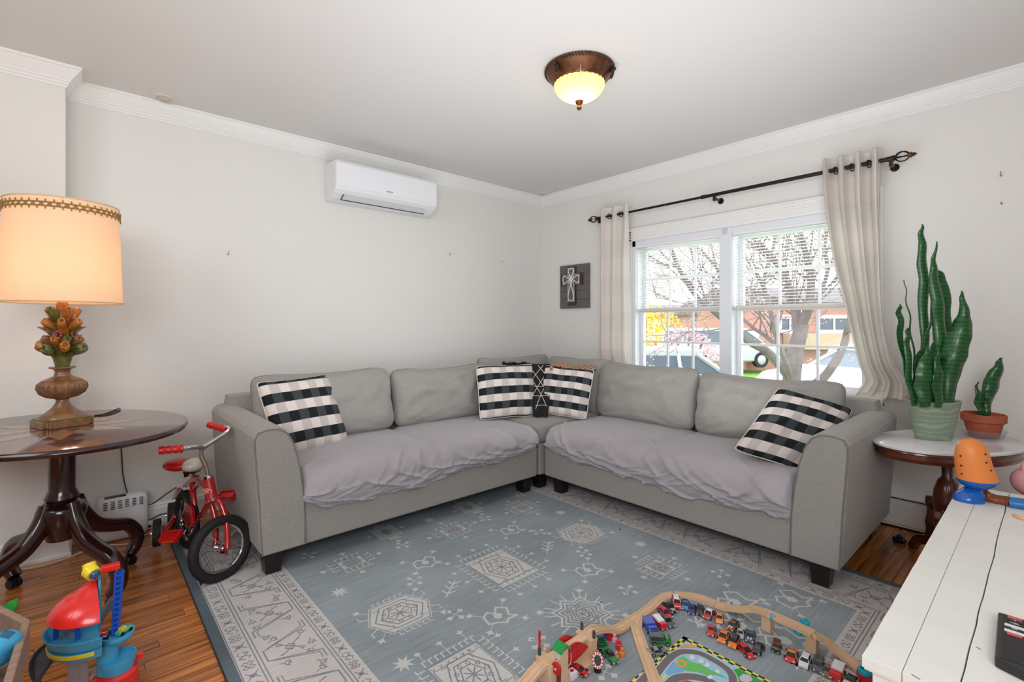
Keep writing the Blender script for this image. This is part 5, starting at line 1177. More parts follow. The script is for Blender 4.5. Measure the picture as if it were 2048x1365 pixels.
# ================================================================ WHITE PAINTED TABLE
CZ = .50; wpaint = mat('white_chalk_paint', (238, 238, 232), .5, noise_s=8, noise_a=.03, bump=.12, bump_s=25)
ct = thing('coffee_table', 'white painted plank coffee table in the right foreground with toys and a remote', 'coffee table', (1.93, -.1, 0))
gapm = mat('crack_dark', (70, 68, 64), .8)
cx0, cx1 = 1.158, 2.70
edges = [.252, .190, .112, -.02, -.17, -.32, -.47]
seam = [0, .0006, .0013, .001, .001, .001, 0]; wig = [0, 0, .0045, .001, .001, .001, 0]
def edge_y(k, x): return edges[k]+wig[k]*nz(x*5, k*3.1)+(.0012 if k in (0, 2) else .0003)*nz(x*30, k)
for i in range(6):
    mb = MB(); n = 30; vs = []
    for k in range(n+1):
        x = cx0+(cx1-cx0)*k/n; ya, yb = edge_y(i+1, x)+seam[i+1], edge_y(i, x)-seam[i]
        vs += [(x, ya, CZ-.022), (x, yb, CZ-.022), (x, yb, CZ), (x, ya, CZ)]
    mb.add(vs, [(k*4+q, k*4+(q+1) % 4, (k+1)*4+(q+1) % 4, (k+1)*4+q) for k in range(n) for q in range(4)]+[(3, 2, 1, 0), tuple(n*4+q for q in range(4))]).build('top_plank', wpaint, ct, smooth=False, bevel=.0006)
MB().box((cx0+.004, edges[2]-.006, CZ-.0221), (cx1-.004, edges[2]+.006, CZ-.0150)).build('crack_shadow_gap', gapm, ct, smooth=False)
MB().box((cx0+.002, -.468, CZ-.026), (cx1-.002, .249, CZ-.0222)).build('subtop', wpaint, ct, smooth=False)
MB().box((cx0+.012, -.455, CZ-.10), (cx0+.034, .238, CZ-.0262)).box((cx1-.034, -.455, CZ-.10), (cx1-.012, .238, CZ-.0262)).box((cx0+.034, .216, CZ-.10), (cx1-.034, .238, CZ-.0262)).box((cx0+.034, -.455, CZ-.10), (cx1-.034, -.433, CZ-.0262)).build('apron', wpaint, ct, smooth=False, bevel=.002)
for x in (cx0+.012, cx1-.062):
    for y in (.188, -.455): MB().box((x, y, 0.0085 if y < 0 or x > 2.6 else .0085), (x+.05, y+.05, CZ-.10)).build('leg', wpaint, ct, smooth=False, bevel=.003)
ch = MB()
for x, y, s_ in ((cx0+.004, .17, .007), (cx0+.005, .145, .003), (1.36, .10, .004), (cx0+.006, .06, .004)): ch.obox((x, y, CZ+.0003), (.35, .94, 0), (.94, -.35, 0), ZU, s_, .0008, .0003)
ch = ch.build('paint_chips', gapm, ct, smooth=False); ch['kind'] = 'stuff'
# remote control
rem = thing('remote_control', 'black television remote with coloured buttons on the white table', 'remote', Z(2030, 1280, CZ))
ra = math.radians(8); r0 = Z(1996, 1222, CZ+.022)
# long axis runs away from its rounded near end, to the right of the frame
u = (Z(1990, 1312, CZ+.02)-Z(1997, 1222, CZ+.02)); u.z = 0; Lr = u.length; u.normalize(); v_ = Vector((-u.y, u.x, 0)); 
if (v_.dot(RT)) < 0: v_ = -v_
W_ = .205
poly = [(0, 0), (Lr, 0)]+[(Lr+.028*math.sin(PI*k/12), W_*k/12) for k in range(1, 12)]+[(Lr, W_), (0, W_)]
rbz = CZ+.0005
MB().prism(poly, (r0.x, r0.y, rbz), u, v_, ZU, .020).build('shell', mat('remote_black', (36, 36, 38), .4), rem, smooth=False, bevel=.004, seg=3)
MB().prism([(.008, .008), (Lr-.004, .008), (Lr-.004, W_-.008), (.008, W_-.008)], (r0.x, r0.y, rbz+.0200), u, v_, ZU, .0008).build('button_plate', mat('remote_plate', (30, 30, 32), .5), rem, smooth=False)
def but(a, b, la, lb, rgb, name='button', h_=.002, tx=None):
    c = Vector((r0.x, r0.y, rbz+.0215))+u*a+v_*b
    o = MB().obox(c, u, v_, ZU, la/2, lb/2, h_).build(name, mat('btn_%d_%d_%d' % rgb, rgb, .45), rem, smooth=False, bevel=.0008)
    if tx: text('button_lettering', tx, MATS['badge_white'], o, c+ZU*(h_+.0002), v_, -u, la*.8, .0002)
but(.016, .026, .008, .022, (214, 84, 84)); but(.030, .026, .009, .024, (34, 34, 36), tx='+'); but(.045, .026, .009, .024, (34, 34, 36), tx='VOL'); but(.058, .026, .008, .030, (228, 226, 224)); but(.071, .026, .009, .024, (34, 34, 36), tx='CC'); but(.084, .026, .008, .030, (228, 226, 224)); but(.096, .026, .007, .022, (214, 84, 84))
but(.099, .062, .008, .024, (54, 170, 132)); but(.099, .100, .008, .024, (226, 206, 70)); but(.099, .138, .008, .024, (70, 110, 200)); but(.110, .066, .006, .016, (90, 92, 94))
for i in range(7):
    for j in range(3): but(.020+i*.0105, .062+j*.034, .007, .022, (58, 60, 64), tx=('1', '4', '7', '2', '5', '8', '3', '6', '9')[(i % 3)+3*j] if i < 3 else None)
# yellow paper slip at the frame edge
ys = MB().box((1.218, -.02, CZ+.0004), (1.262, .05, CZ+.0012)).build('paper_slip', mat('yellow_paper', (236, 224, 92), .8), None, smooth=False); ys.location = ys.location+Vector((0, .015, 0)); tag(ys, 'small yellow paper slip at the near edge of the white table', 'paper')
# toys on the white table (faceless orange egg toy in a blue stand, toy boots, pink ball toy)
og = mat('orange_vinyl', (236, 140, 70), .42, spec=.4); blu = mat('blue_vinyl', (18, 92, 178), .22, coat=.3)
dP = 1.80
eg = thing('egg_toy', 'orange egg-shaped toy with peg holes on a blue base on the white table', 'toy', Z(1938, 990, CZ))
S1 = dP/FPX
def oprof(y): return CAM_H-(y-HOR)*S1
ec = D(1944, 945, dP); EC = Vector((ec.x, ec.y, 0)); up_ = Vector((.0, 0, 0))
def egz(prof, cx):   # rings whose centre drifts right towards the base, as the toy leans
    vs = []; n = 40; q = math.cos(prot); w = math.sin(prot)
    for px, r, y in prof:
        for i in range(n):
            t = 2*PI*i/n; a = r*S1*math.cos(t)/1.27; b = r*S1*.86*math.sin(t)/1.27; vs.append(EC+RT*((px-1944)*S1+a)+FW*b+ZU*oprof(y))
    return MB().add(vs, [(j*n+i, j*n+(i+1) % n, (j+1)*n+(i+1) % n, (j+1)*n+i) for j in range(len(prof)-1) for i in range(n)]+[tuple(range(n))])
egz([(1942, .5, 877), (1942, 8, 877.8), (1942, 18, 881), (1942, 26, 887), (1943, 32, 897), (1944, 36, 910), (1946, 38, 925), (1949, 40, 938), (1953, 43, 952), (1954, 43, 960)], 0).build('egg_body', og, eg)
egz([(1954, 43.5, 959), (1954, 44, 961), (1954, 41, 966), (1954, 30, 973), (1954, 18, 977), (1954, 2, 978)], 0).build('blue_seat', blu, eg)
egz([(1950, 16, 974), (1945, 20, 979), (1941, 29, 986), (1938, 33, 994), (1937, 33.5, 1000), (1937, 32, 1003.2), (1937, 1, 1003.3)], 0).build('blue_base', blu, eg)
hl = mat('peg_hole', (70, 30, 14), .8)
for px, py, cxp, rp in ((1923, 911, 1944, 36), (1924, 930, 1946.5, 39), (1926, 947, 1952, 42), (1972, 903, 1943.5, 34.5), (1974, 919, 1945, 37.5), (1983, 934, 1948, 39.5)):
    q = (px-cxp)/rp; q = max(-.92, min(.92, q)); w = math.sqrt(1-q*q); cd = -(FW+RT*.95).normalized(); sd_ = (RT-FW*.95).normalized(); n_ = (sd_*q+cd*w)
    e_ = EC+RT*((cxp-1944)*S1); R1, R2 = rp*S1/1.27, rp*S1*.86/1.27; k_ = 1/math.sqrt((n_.dot(RT)/R1)**2+(n_.dot(FW)/R2)**2)
    c = e_+n_*k_+ZU*oprof(py); MB().cone(c-n_*.004, c+n_*.0012, .0034, .0034, 12).build('peg_hole', hl, eg)
bt_m = mat('brown_boot_vinyl', (140, 74, 40), .4, spec=.4); jean = mat('blue_trouser_vinyl', (36, 116, 186), .35)
bo = thing('doll_boots', 'brown toy boots with blue trouser legs lying beside the orange egg toy', 'toy', Z(1990, 1010, CZ))
d2 = 1.93
for off_, z_ in ((0, .014), (.026, .012)):
    pts = [Z(1975+off_*200, 992+off_*180, CZ+z_+.004), Z(1985+off_*200, 996+off_*180, CZ+z_), Z(2010+off_*100, 1000+off_*170, CZ+z_+.002), Z(2020+off_*60, 1003+off_*150, CZ+z_+.002)]
    MB().tube(bez(pts, 6), [.013]*3+[.015]*5+[.0125]*5+[.0145]*4+[.0145]*2, 12).build('boot', bt_m, bo)
    a = Z(1972+off_*200, 990+off_*180, CZ+.018)
    MB().ell(a, .012, .012, .020, 12, 8).obox(a-ZU*.010+RT*.008, RT, FW, ZU, .010, .011, .005).build('boot_toe', bt_m, bo)
    MB().tube([pts[-1]-RT*.004, Z(2035, 1005+off_*150, CZ+.016), Z(2075, 1010+off_*150, CZ+.016)], .0155, 12).build('trouser_leg', jean, bo)
pk = thing('pink_toy', 'pink round toy at the right frame edge on the white table', 'toy', Z(2052, 1000, CZ))
pink = mat('pink_vinyl', (240, 168, 172), .4); pcx = D(2062, 965, 1.99)
MB().ell(pcx, .062, .062, .060, 24, 16).build('round_body', pink, pk)
MB().cone(Vector((pcx.x, pcx.y, CZ+.0005))-RT*.01, Vector((pcx.x, pcx.y, pcx.z-.04))-RT*.01, .034, .028, 20).build('foot', pink, pk)
MB().ell(pcx+ZU*.055-RT*.028, .014, .012, .022, 12, 8).build('ear', pink, pk)
sk = MB().tube(bez([Z(2025, 1030, CZ+.005), Z(2040, 1036, CZ+.006), Z(2060, 1040, CZ+.006)], 5), [.003]*2+[.006]*9, 8).build('wooden_stick', mat('pale_wood_toy', (232, 178, 132), .5), None); tag(sk, 'peach coloured slim stick on the white table below the toy boots', 'stick')
# ================================================================ TOYS ON THE FLOOR
ZF = 0.0085
beech = mat('beech_wood', (222, 186, 150), .5, noise_s=6, noise_a=.10, stretch=(2, 2, 20)); beech_end = mat('beech_end', (196, 152, 112), .6)
TP = [(-.020, 0), (.020, 0), (.020, .012), (.0135, .012), (.0130, .009), (.0085, .009), (.0080, .012), (-.0080, .012), (-.0085, .009), (-.0130, .009), (-.0135, .012), (-.020, .012)]
TG = 'wooden toy track pieces'
def track(pts, label, n=6, group=TG):
    P = bez(pts, n); mb = MB(); vs = []; N = len(P); m = len(TP)
    for i, p in enumerate(P):
        d = (P[min(i+1, N-1)]-P[max(i-1, 0)]).normalized(); s = d.cross(ZU).normalized(); u = s.cross(d)
        for a, b in TP: vs.append(p+s*a+u*(b-.012))
    mb.add(vs, [(i*m+k, i*m+(k+1) % m, (i+1)*m+(k+1) % m, (i+1)*m+k) for i in range(N-1) for k in range(m)]+[tuple(range(m))[::-1], tuple((N-1)*m+k for k in range(m))])
    o = mb.build('track_piece', beech, None, ang=30); return tag(o, label, 'toy track', group)
z0 = ZF+.0125; zb = ZF+.075
track([Z(1022, 1392, .05), Z(1050, 1364, .06), Z(1072, 1338, .068), Z(1090, 1321, zb)], 'curved wooden track piece running out of the frame at lower left')
track([Z(1176, 1266, zb), Z(1190, 1257, zb-.002), Z(1212, 1255, .055), Z(1232, 1257, .03), Z(1250, 1248, z0+.002), Z(1262, 1239, z0)], 'S-shaped wooden ramp piece right of the toy drawbridge')
track([Z(1262, 1240, z0), Z(1276, 1232, z0), Z(1290, 1222, z0), Z(1303, 1212, z0)], 'straight arm of the wooden track switch in the middle')
track([Z(1281, 1226, z0-.0004), Z(1274, 1242, z0-.0004), Z(1273, 1256, z0-.0004), Z(1277, 1270, z0-.0004)], 'curved arm of the wooden track switch, turning towards the camera')
track([Z(1303.5, 1211.5, z0), Z(1315, 1201, z0), Z(1330, 1192, z0), Z(1349, 1188.5, z0)], 'curved wooden track piece at the far left bend, behind the red ambulance')
track([Z(1350, 1188.5, z0), Z(1375, 1190, z0), Z(1402, 1195, z0), Z(1431, 1206, z0)], 'wooden track piece at the farthest bend of the loop')
track([Z(1432, 1206.5, z0), Z(1452, 1213, z0+.004), Z(1480, 1216, .045), Z(1508, 1216, .068), Z(1535, 1224, zb)], 'wooden ramp piece climbing to the block bridge')
track([Z(1536, 1224.5, zb), Z(1562, 1236, zb), Z(1594, 1250, zb), Z(1626, 1266, zb)], 'straight wooden track piece lying on two wooden blocks')
track([Z(1627, 1266.5, zb), Z(1650, 1279, .065), Z(1690, 1311, .035), Z(1726, 1341, z0+.002)], 'wooden ramp piece descending towards the white table')
track([Z(1277.3, 1271, z0), Z(1287, 1300, z0), Z(1298, 1330, z0), Z(1312, 1368, z0), Z(1322, 1392, z0)], 'long wooden track piece crossing the corner of the road mat')
for i, (px, py, l) in enumerate(((1534, 1261, 'left wooden block under the raised toy track'), (1624, 1304, 'right wooden block under the raised toy track'))):
    c = Z(px, py, ZF); b = MB().obox(Vector((c.x+.006, c.y, (ZF+zb-.0125)/2)), (1,0,0), Y, ZU, .019, .016, (zb-.0125-ZF)/2).build('track_support', beech, None, smooth=False, bevel=.001); tag(b, l, 'wooden block', 'wooden blocks under the track')
cyan = mat('cyan_plastic', (24, 172, 198), .35)
def clip(px, py, z, label):
    c = Z(px, py, z); o = MB().lathe([(.006, 0), (.0115, 0), (.0115, .010), (.009, .013), (.006, .013), (.006, 0)], c, 14).obox(c+ZU*.006+Y*.012, X, Y, ZU, .005, .006, .005).build('track_clip', cyan, None); tag(o, label, 'track clip', 'cyan track clips')
clip(1545, 1238, zb-.012, 'cyan clip on the raised track beside the left wooden block'); clip(1598, 1269, zb-.030, 'cyan clip on the raised track beside the right wooden block')
clip(1612, 1249, zb-.012, 'cyan clip on the far side of the raised track')
cc_ = thing('cup_connector', 'cyan round connector on a red piece beside the white table corner', 'toy', Z(1730, 1358, ZF)); c = Z(1729, 1364, ZF)
MB().lathe([(0, .001), (.022, .001), (.022, .026), (0, .026)], c, 20).build('red_base', red_pl, cc_); MB().lathe([(.008, .0265), (.018, .0265), (.020, .036), (.017, .042), (.012, .042), (.009, .034), (.008, .0265)], c, 20).build('cyan_ring', cyan, cc_)
c2_ = thing('cup_connector', 'cyan round connector at the foot of the toy drawbridge', 'toy', Z(1116, 1362, ZF)); c = Z(1117, 1366, ZF)
MB().lathe([(.007, .001), (.016, .001), (.017, .012), (.014, .018), (.009, .018), (.007, .001)], c, 20).build('cyan_ring', cyan, c2_)
# drawbridge
db = thing('toy_drawbridge', 'wooden toy drawbridge with red side arches and a green-roofed gatehouse', 'toy bridge', Z(1140, 1320, ZF))
A = Z(1092, 1319, zb); B = Z(1176, 1266, zb); dr = (B-A); dr.z = 0; Ld = dr.length; dr.normalize(); sd = Vector((dr.y, -dr.x, 0))   # sd towards camera/right
if sd.dot(FW) > 0: sd = -sd
A0 = Vector((A.x, A.y, 0)); 
def bx(s0, s1, t0, t1, za, zb_, m, name, par=db, bevel=.0008): 
    c = A0+dr*(s0+s1)/2+sd*(t0+t1)/2+ZU*(za+zb_)/2; return MB().obox(c, dr, sd, ZU, (s1-s0)/2, abs(t1-t0)/2, (zb_-za)/2).build(name, m, par, smooth=False, bevel=bevel)
bx(-.01, Ld+.01, -.034, .05, ZF, ZF+.012, beech, 'base_board')
bx(-.012, .022, -.034, .034, ZF+.012, zb-.013, beech, 'end_block'); bx(Ld-.022, Ld+.008, -.034, .034, ZF+.012, zb-.013, beech, 'end_block')
bx(-.012, .024, -.036, .036, zb-.013, zb-.002, beech, 'end_plate'); bx(Ld-.024, Ld+.008, -.036, .036, zb-.013, zb-.002, beech, 'end_plate')
bx(.02, Ld-.02, -.017, .017, zb-.010, zb-.001, beech, 'deck')
for t in (-.024, .024):
    R_ = [( .03+(Ld-.06)*k/16, zb-.022+.040*math.sin(PI*k/16)*1.0) for k in range(17)]+[(.03+(Ld-.06)*(16-k)/16, zb-.024-.018*math.sin(PI*k/16)) for k in range(17)]
    ar = MB().prism(R_, A0+sd*(t-.0025), dr, ZU, sd, .005).build('side_arch', red_pl, db, smooth=False, bevel=.0008)
    dots = MB()
    for k in range(2, 15):
        for zz in (-.024, -.014, -.004):
            if abs(k-8)+abs(zz)*100 < 8: dots.obox(A0+dr*(.03+(Ld-.06)*k/16)+sd*(t+(.0028 if t > 0 else -.0028))+ZU*(zb+zz), dr, sd, ZU, .0016, .0003, .0016)
    dots = dots.build('arch_studs', mat('red_stud', (226, 90, 90), .4), ar, smooth=False); dots['kind'] = 'stuff'
def gate(s, tl_):
    pass
g0 = .030
bx(g0-.004, g0+.004, .030, .040, ZF+.012, zb+.050, beech, 'gate_post'); bx(g0-.004, g0+.004, -.040, -.030, ZF+.012, zb+.004, beech, 'gate_post')
hw = bx(g0-.016, g0+.016, .032, .054, ZF+.012, zb+.040, beech, 'gatehouse')
wb = MB()
for sx in (-.0162,): 
    for q in (.037, .046): wb.obox(A0+dr*(g0-.0166)+sd*q+ZU*(zb+.025), dr, sd, ZU, .0004, .0032, .010)
wb.build('gatehouse_window', mat('pale_blue_window', (200, 222, 232), .3), hw, smooth=False)
bk_ = MB().obox(A0+dr*(g0-.0166)+sd*.043+ZU*(ZF+.034), dr, sd, ZU, .0004, .0100, .020).build('brick_print', mat('brick_print', (104, 50, 42), .6, noise_s=200, noise_a=.3), hw, smooth=False)
gr_ = mat('green_roof', (22, 150, 70), .35)
MB().prism([(-.024, .0), (-.018, .0), (0, .014), (.018, 0), (.024, 0), (.024, .004), (0, .021), (-.024, .004)], A0+dr*g0+sd*.020+ZU*(zb+.040), dr, ZU, sd, .040).build('green_roof', gr_, db, smooth=False, bevel=.0008)
wc_ = A0+dr*(g0-.026)+sd*.046+ZU*(zb-.006)
wl2 = MB().cone(wc_, wc_-dr*.007, .019, .019, 28).build('red_winch_wheel', red_pl, db, bevel=.001); MB().cone(wc_-dr*.007, wc_-dr*.010, .003, .003, 8).build('wheel_pin', MATS['badge_white'], wl2)
pk_ = mat('dark_grey_peg', (62, 66, 70), .5)
for s, t in ((Ld, -.028), (Ld-.004, .030), (.0, -.030)):
    c = A0+dr*s+sd*t; MB().cone(c+ZU*(zb-.002), c+ZU*(zb+.022), .0055, .005, 12).build('grey_peg', pk_, db)
c = A0+dr*-.0+sd*-.030; MB().cone(c+ZU*(zb+.022), c+ZU*(zb+.075), .0042, .0042, 10).build('red_signal_post', red_pl, db)
MB().tube(bez([A0+dr*.05+sd*.034+ZU*(zb-.004), A0+dr*.062+sd*.038+ZU*(zb-.030), A0+dr*.078+sd*.036+ZU*(zb-.022), A0+dr*.085+sd*.03+ZU*(zb-.004)], 6), .0009, 5).build('string', MATS['badge_white'], db)
# ---- toy vehicles
dkglass = mat('toy_window', (20, 24, 30), .12); ltglass = mat('toy_window_light', (180, 196, 206), .15); tyre = mat('toy_tyre', (20, 20, 21), .6); hub_m = mat('toy_hub', (190, 192, 194), .25, .6); lampm = mat('toy_headlight', (230, 226, 205), .3)
def pm(rgb): return mat('toy_paint_%d_%d_%d' % rgb, rgb, .2, coat=.8)
CG = 'toy vehicles parked on the rug'
def car(px, py, ax_, ay_, label, col, kind='sedan', L=.070, roof=None, stripe=None, win=None, wide=1.0, group=CG):
    c = Z(px, py, ZF+.008); h = Z(px+ax_, py+ay_, ZF)-Z(px-ax_, py-ay_, ZF); h.z = 0; h.normalize(); s = Vector((-h.y, h.x, 0)); c.z = ZF
    t = thing('toy_car' if kind not in ('truck', 'firetruck', 'pickup') else 'toy_truck', label, 'toy car' if kind not in ('truck', 'firetruck') else 'toy truck', c, group)
    W2 = L*.215*wide; r = L*.095; zb_ = r*.7; B = pm(col); R_ = pm(roof) if roof else B; G_ = win or dkglass
    prof = {'sedan': [(-.5, .03), (-.5, .13), (-.47, .17), (-.30, .185), (.26, .175), (.45, .14), (.5, .09), (.5, .03)],
            'sports': [(-.5, .03), (-.5, .13), (-.47, .16), (-.2, .17), (.15, .15), (.42, .09), (.5, .05), (.5, .02)],
            'suv': [(-.5, .03), (-.5, .22), (-.46, .24), (.24, .23), (.44, .20), (.5, .15), (.5, .03)],
            'van': [(-.5, .03), (-.5, .30), (-.46, .33), (.18, .33), (.36, .24), (.48, .20), (.5, .14), (.5, .03)],
            'pickup': [(-.5, .05), (-.5, .20), (-.45, .21), (.22, .21), (.44, .19), (.5, .14), (.5, .05)],
            'truck': [(-.5, .06), (-.5, .20), (.20, .20), (.22, .34), (.42, .34), (.5, .22), (.5, .06)],
            'firetruck': [(-.5, .06), (-.5, .30), (.20, .30), (.22, .36), (.44, .36), (.5, .24), (.5, .06)],
            'old': [(-.5, .03), (-.5, .14), (-.44, .24), (-.30, .28), (.08, .26), (.40, .20), (.5, .14), (.5, .03)]}[kind]
    body = MB().prism([(x*L, z*L+zb_*.5) for x, z in prof], c-s*W2, h, ZU, s, 2*W2).build('body', B, t, smooth=False, bevel=L*.028, seg=2)
    top = max(z for x, z in prof)*L+zb_*.5
    if kind in ('sedan', 'sports', 'suv', 'old', 'pickup', 'van'):
        a0, a1, b0, b1, hh = {'sedan': (-.34, .20, -.20, .06, .12), 'sports': (-.34, .22, -.20, .02, .09), 'suv': (-.46, .24, -.42, .12, .13), 'old': (-.32, .14, -.22, .04, .10), 'pickup': (-.12, .24, -.10, .12, .14), 'van': (-.44, .30, -.40, .12, .06)}[kind]
        k = .80
        def ring(xa, xb, w, z): return [c+h*xa*L-s*w+ZU*z, c+h*xb*L-s*w+ZU*z, c+h*xb*L+s*w+ZU*z, c+h*xa*L+s*w+ZU*z]
        q = lambda lo, hi: MB().add(lo+hi, [(0,3,2,1),(4,5,6,7),(0,1,5,4),(1,2,6,5),(2,3,7,6),(3,0,4,7)])
        cab = q(ring(a0, a1, W2*.92, top-.0012), ring(b0, b1, W2*k*.92, top+hh*L)).build('windows', G_, t, smooth=False, bevel=L*.01)
        q(ring(b0-.01, b1+.01, W2*k*.94, top+hh*L-.0006), ring(b0+.02, b1-.02, W2*k*.85, top+hh*L+.0014)).build('roof', R_, t, smooth=False, bevel=L*.008)
        for sg in (-1, 1):
            for xa, xb in ((a0, b0), (a1, b1)): MB().cone(c+h*xa*L+s*sg*W2*.93+ZU*(top-.001), c+h*xb*L+s*sg*W2*k*.93+ZU*(top+hh*L), .0011, .0011, 5).build('window_pillar', R_, t)
        if kind == 'pickup': MB().obox(c-h*.31*L+ZU*(top+.0003), h, s, ZU, L*.15, W2*.75, .0006).build('cargo_bed', tyre, t, smooth=False)
    else:
        MB().obox(c+h*.44*L+ZU*(.27*L+zb_*.5), (h-ZU*.5).normalized(), s, (ZU+h*.5).normalized(), .0006, W2*.85, .05*L).build('windows', G_, t, smooth=False)
        if roof: MB().obox(c-h*.16*L+ZU*(.29*L+zb_*.5), h, s, ZU, L*.33, W2*.95, L*.11).build('cargo_box', R_, t, smooth=False, bevel=.001)
    if stripe:
        st_ = MB()
        for q_ in (-.28, .28): st_.obox(c+h*.36*L+s*q_*W2+ZU*(top-.0003 if kind == 'sports' else top), h, s, ZU, L*.10, W2*.14, .0009).obox(c-h*.42*L+s*q_*W2+ZU*(top), h, s, ZU, L*.05, W2*.14, .0009)
        st_.build('racing_stripes', pm(stripe), t, smooth=False)
    for sx in (-.31, .30):
        for sg in (-1, 1):
            w = c+h*sx*L+s*sg*W2*.98+ZU*r; wh_ = MB().cone(w-s*.0028, w+s*.0028, r, r, 14).build('wheel', tyre, t)
            MB().cone(w+s*sg*.0028, w+s*sg*.0034, r*.55, r*.5, 10).build('hubcap', hub_m, wh_)
    for sg in (-1, 1): MB().obox(c+h*.492*L+s*sg*W2*.66+ZU*(.115*L+zb_*.5), h, s, ZU, .0012, .0026, .0016).build('headlight', lampm, t, smooth=False)
    return t
RED = (196, 20, 32); ORG = (238, 120, 28); 
car(1353, 1208, 3, 14, 'red toy ambulance with a white roof beside the far left track bend', RED, 'van', .072, roof=(236, 234, 236))
car(1339, 1216, 10, 10, 'black toy car with white stripes between the pink-red car and the white-roofed red van', (24, 30, 30), 'sedan', .070, stripe=(232, 232, 232))
car(1330, 1226, 11, 11, 'crimson-pink low toy car nearest the left track bend', (206, 36, 70), 'sports', .072)
car(1370.5, 1211, -1, 14, 'bright blue toy pickup in the back row', (44, 118, 190), 'pickup', .064)
car(1384, 1221, -3, 12, 'dark blue toy car right of the bright blue pickup', (26, 44, 120), 'old', .060)
car(1400, 1222, -2, 12, 'black and gold vintage toy car in the back row', (44, 40, 30), 'old', .060, roof=(30, 28, 24))
car(1418, 1229, -9, 12, 'red toy car with a white roof in the back row', RED, 'sedan', .070, roof=(236, 230, 230))
car(1439, 1237, -1, 12, 'light orange toy car at the right end of the back row', (238, 140, 60), 'sedan', .062)
car(1423, 1263, -3, 12, 'small red toy car standing alone inside the loop', (206, 30, 50), 'old', .058)
car(1447, 1274, -7, 14, 'orange open-top toy car in the middle cluster', ORG, 'sports', .074)
car(1466, 1253, -9, 10, 'brown toy pickup with white stripes on its bonnet', (120, 84, 40), 'pickup', .068, stripe=(236, 230, 220))
car(1481, 1267, -1, 11, 'small silver toy car wedged between brown pickup and navy car', (176, 180, 188), 'sedan', .056)
car(1500, 1274, -2, 14, 'navy blue toy muscle car with a white stripe', (58, 72, 96), 'sedan', .072, stripe=(230, 232, 236))
car(1468, 1286, -6, 13, 'orange toy hatchback with a black roof', ORG, 'suv', .066, roof=(28, 30, 30))
car(1491, 1302, 12, 12, 'glossy red toy sports car with dark windows', (200, 16, 30), 'sports', .074)
car(1517, 1299, -8, 13, 'black and purple toy buggy', (34, 24, 46), 'pickup', .062)
car(1553, 1296, -3, 12, 'small black toy truck with a brown cab, standing apart', (40, 38, 38), 'truck', .058, roof=(96, 56, 46), win=MATS['toy_hub'])
car(1583, 1312, -4, 13, 'red toy racing car with a yellow patch, left of the white van', (214, 28, 34), 'sports', .070, roof=(230, 150, 40), wide=1.15)
car(1610, 1325, -6, 15, 'white toy car in the right row', (230, 230, 234), 'suv', .066)
car(1637, 1333, -3, 15, 'dark grey toy off-roader in the right row', (78, 82, 84), 'suv', .070)
car(1656, 1343, -4, 14, 'bronze toy car half hidden behind the red fire truck', (112, 94, 66), 'sedan', .066)
car(1675, 1349, -7, 16, 'red toy fire truck with a white rear in the right row', (212, 20, 30), 'firetruck', .076, roof=(236, 232, 236))
car(1702, 1364, -10, 12, 'cream toy car with a black top at the lower frame edge', (226, 226, 206), 'sedan', .070, roof=(24, 26, 24))
car(1334, 1244, 9, 9, 'dark green-grey toy car hidden behind the white toy ambulance', (70, 84, 86), 'sedan', .070)
car(1320, 1249, 11, 12, 'white and red toy ambulance beside the track switch', (204, 28, 44), 'firetruck', .066, roof=(240, 238, 240))
car(1300, 1256, 8, 13, 'blue toy dump truck beside the track switch', (36, 70, 180), 'truck', .074, roof=(44, 82, 196), wide=1.1)
car(1320, 1283, 20, 1, 'grey and green toy garbage truck near the road mat corner', (24, 128, 44), 'truck', .074, roof=(66, 70, 72))
car(1315, 1304, 18, -2, 'silver-grey toy coupe beside the road mat', (132, 134, 128), 'sports', .070)
# toys by the drawbridge
car(1158, 1341, 18, 9, 'red wooden racing car with white wheels in front of the toy drawbridge', (206, 22, 36), 'sports', .066, win=tyre, group='train set toys by the drawbridge')
car(1206, 1296, 12, 22, 'green toy steam train wagon right of the drawbridge', (18, 112, 50), 'truck', .060, roof=(14, 96, 44), group='train set toys by the drawbridge')
car(1222, 1316, 14, 16, 'dark green and black toy train engine in front of the wagon', (20, 120, 56), 'old', .062, roof=(20, 24, 24), group='train set toys by the drawbridge')
car(1203, 1275, 10, 16, 'blue toy train wagon behind the green wagon', (30, 96, 170), 'truck', .052, group='train set toys by the drawbridge')
car(1196, 1292, 6, 14, 'black toy train tender against the drawbridge base', (22, 24, 28), 'truck', .046, group='train set toys by the drawbridge')
def bead(px, py, rgb, r, label, cat='wooden peg'):
    c = Z(px, py, ZF); c.z = ZF; o = MB().lathe([(0, 0), (r*.9, 0), (r, r*.3), (r*.8, r*1.1), (r*.45, r*1.35), (r*.62, r*1.7), (r*.5, r*2.2), (0, r*2.35)], c, 16).build('wooden_peg', pm(rgb), None); tag(o, label, cat, 'small pegs by the train toys')
bead(1213, 1272, (206, 24, 36), .011, 'red wooden peg behind the blue train wagon'); bead(1219, 1280, (206, 24, 36), .011, 'red wooden peg beside the blue train wagon')
bead(1229, 1284, (238, 160, 176), .012, 'pink wooden peg behind the red ball-topped peg'); bead(1238, 1298, (214, 40, 52), .014, 'large red wooden peg right of the green train'); bead(1244, 1312, (220, 128, 50), .012, 'orange wooden peg at the right of the train toys'); bead(1233, 1318, (226, 140, 60), .010, 'small orange wooden peg beside the green engine')
cs_ = thing('toy_signal', 'red and white striped toy crossing sign on a round black base', 'toy sign', Z(1195, 1340, ZF)); c = Z(1195, 1343, ZF); n_ = (-FW+ZU*.5).normalized(); u_ = RT; v_ = n_.cross(u_).normalized()
if v_.z < 0: v_ = -v_
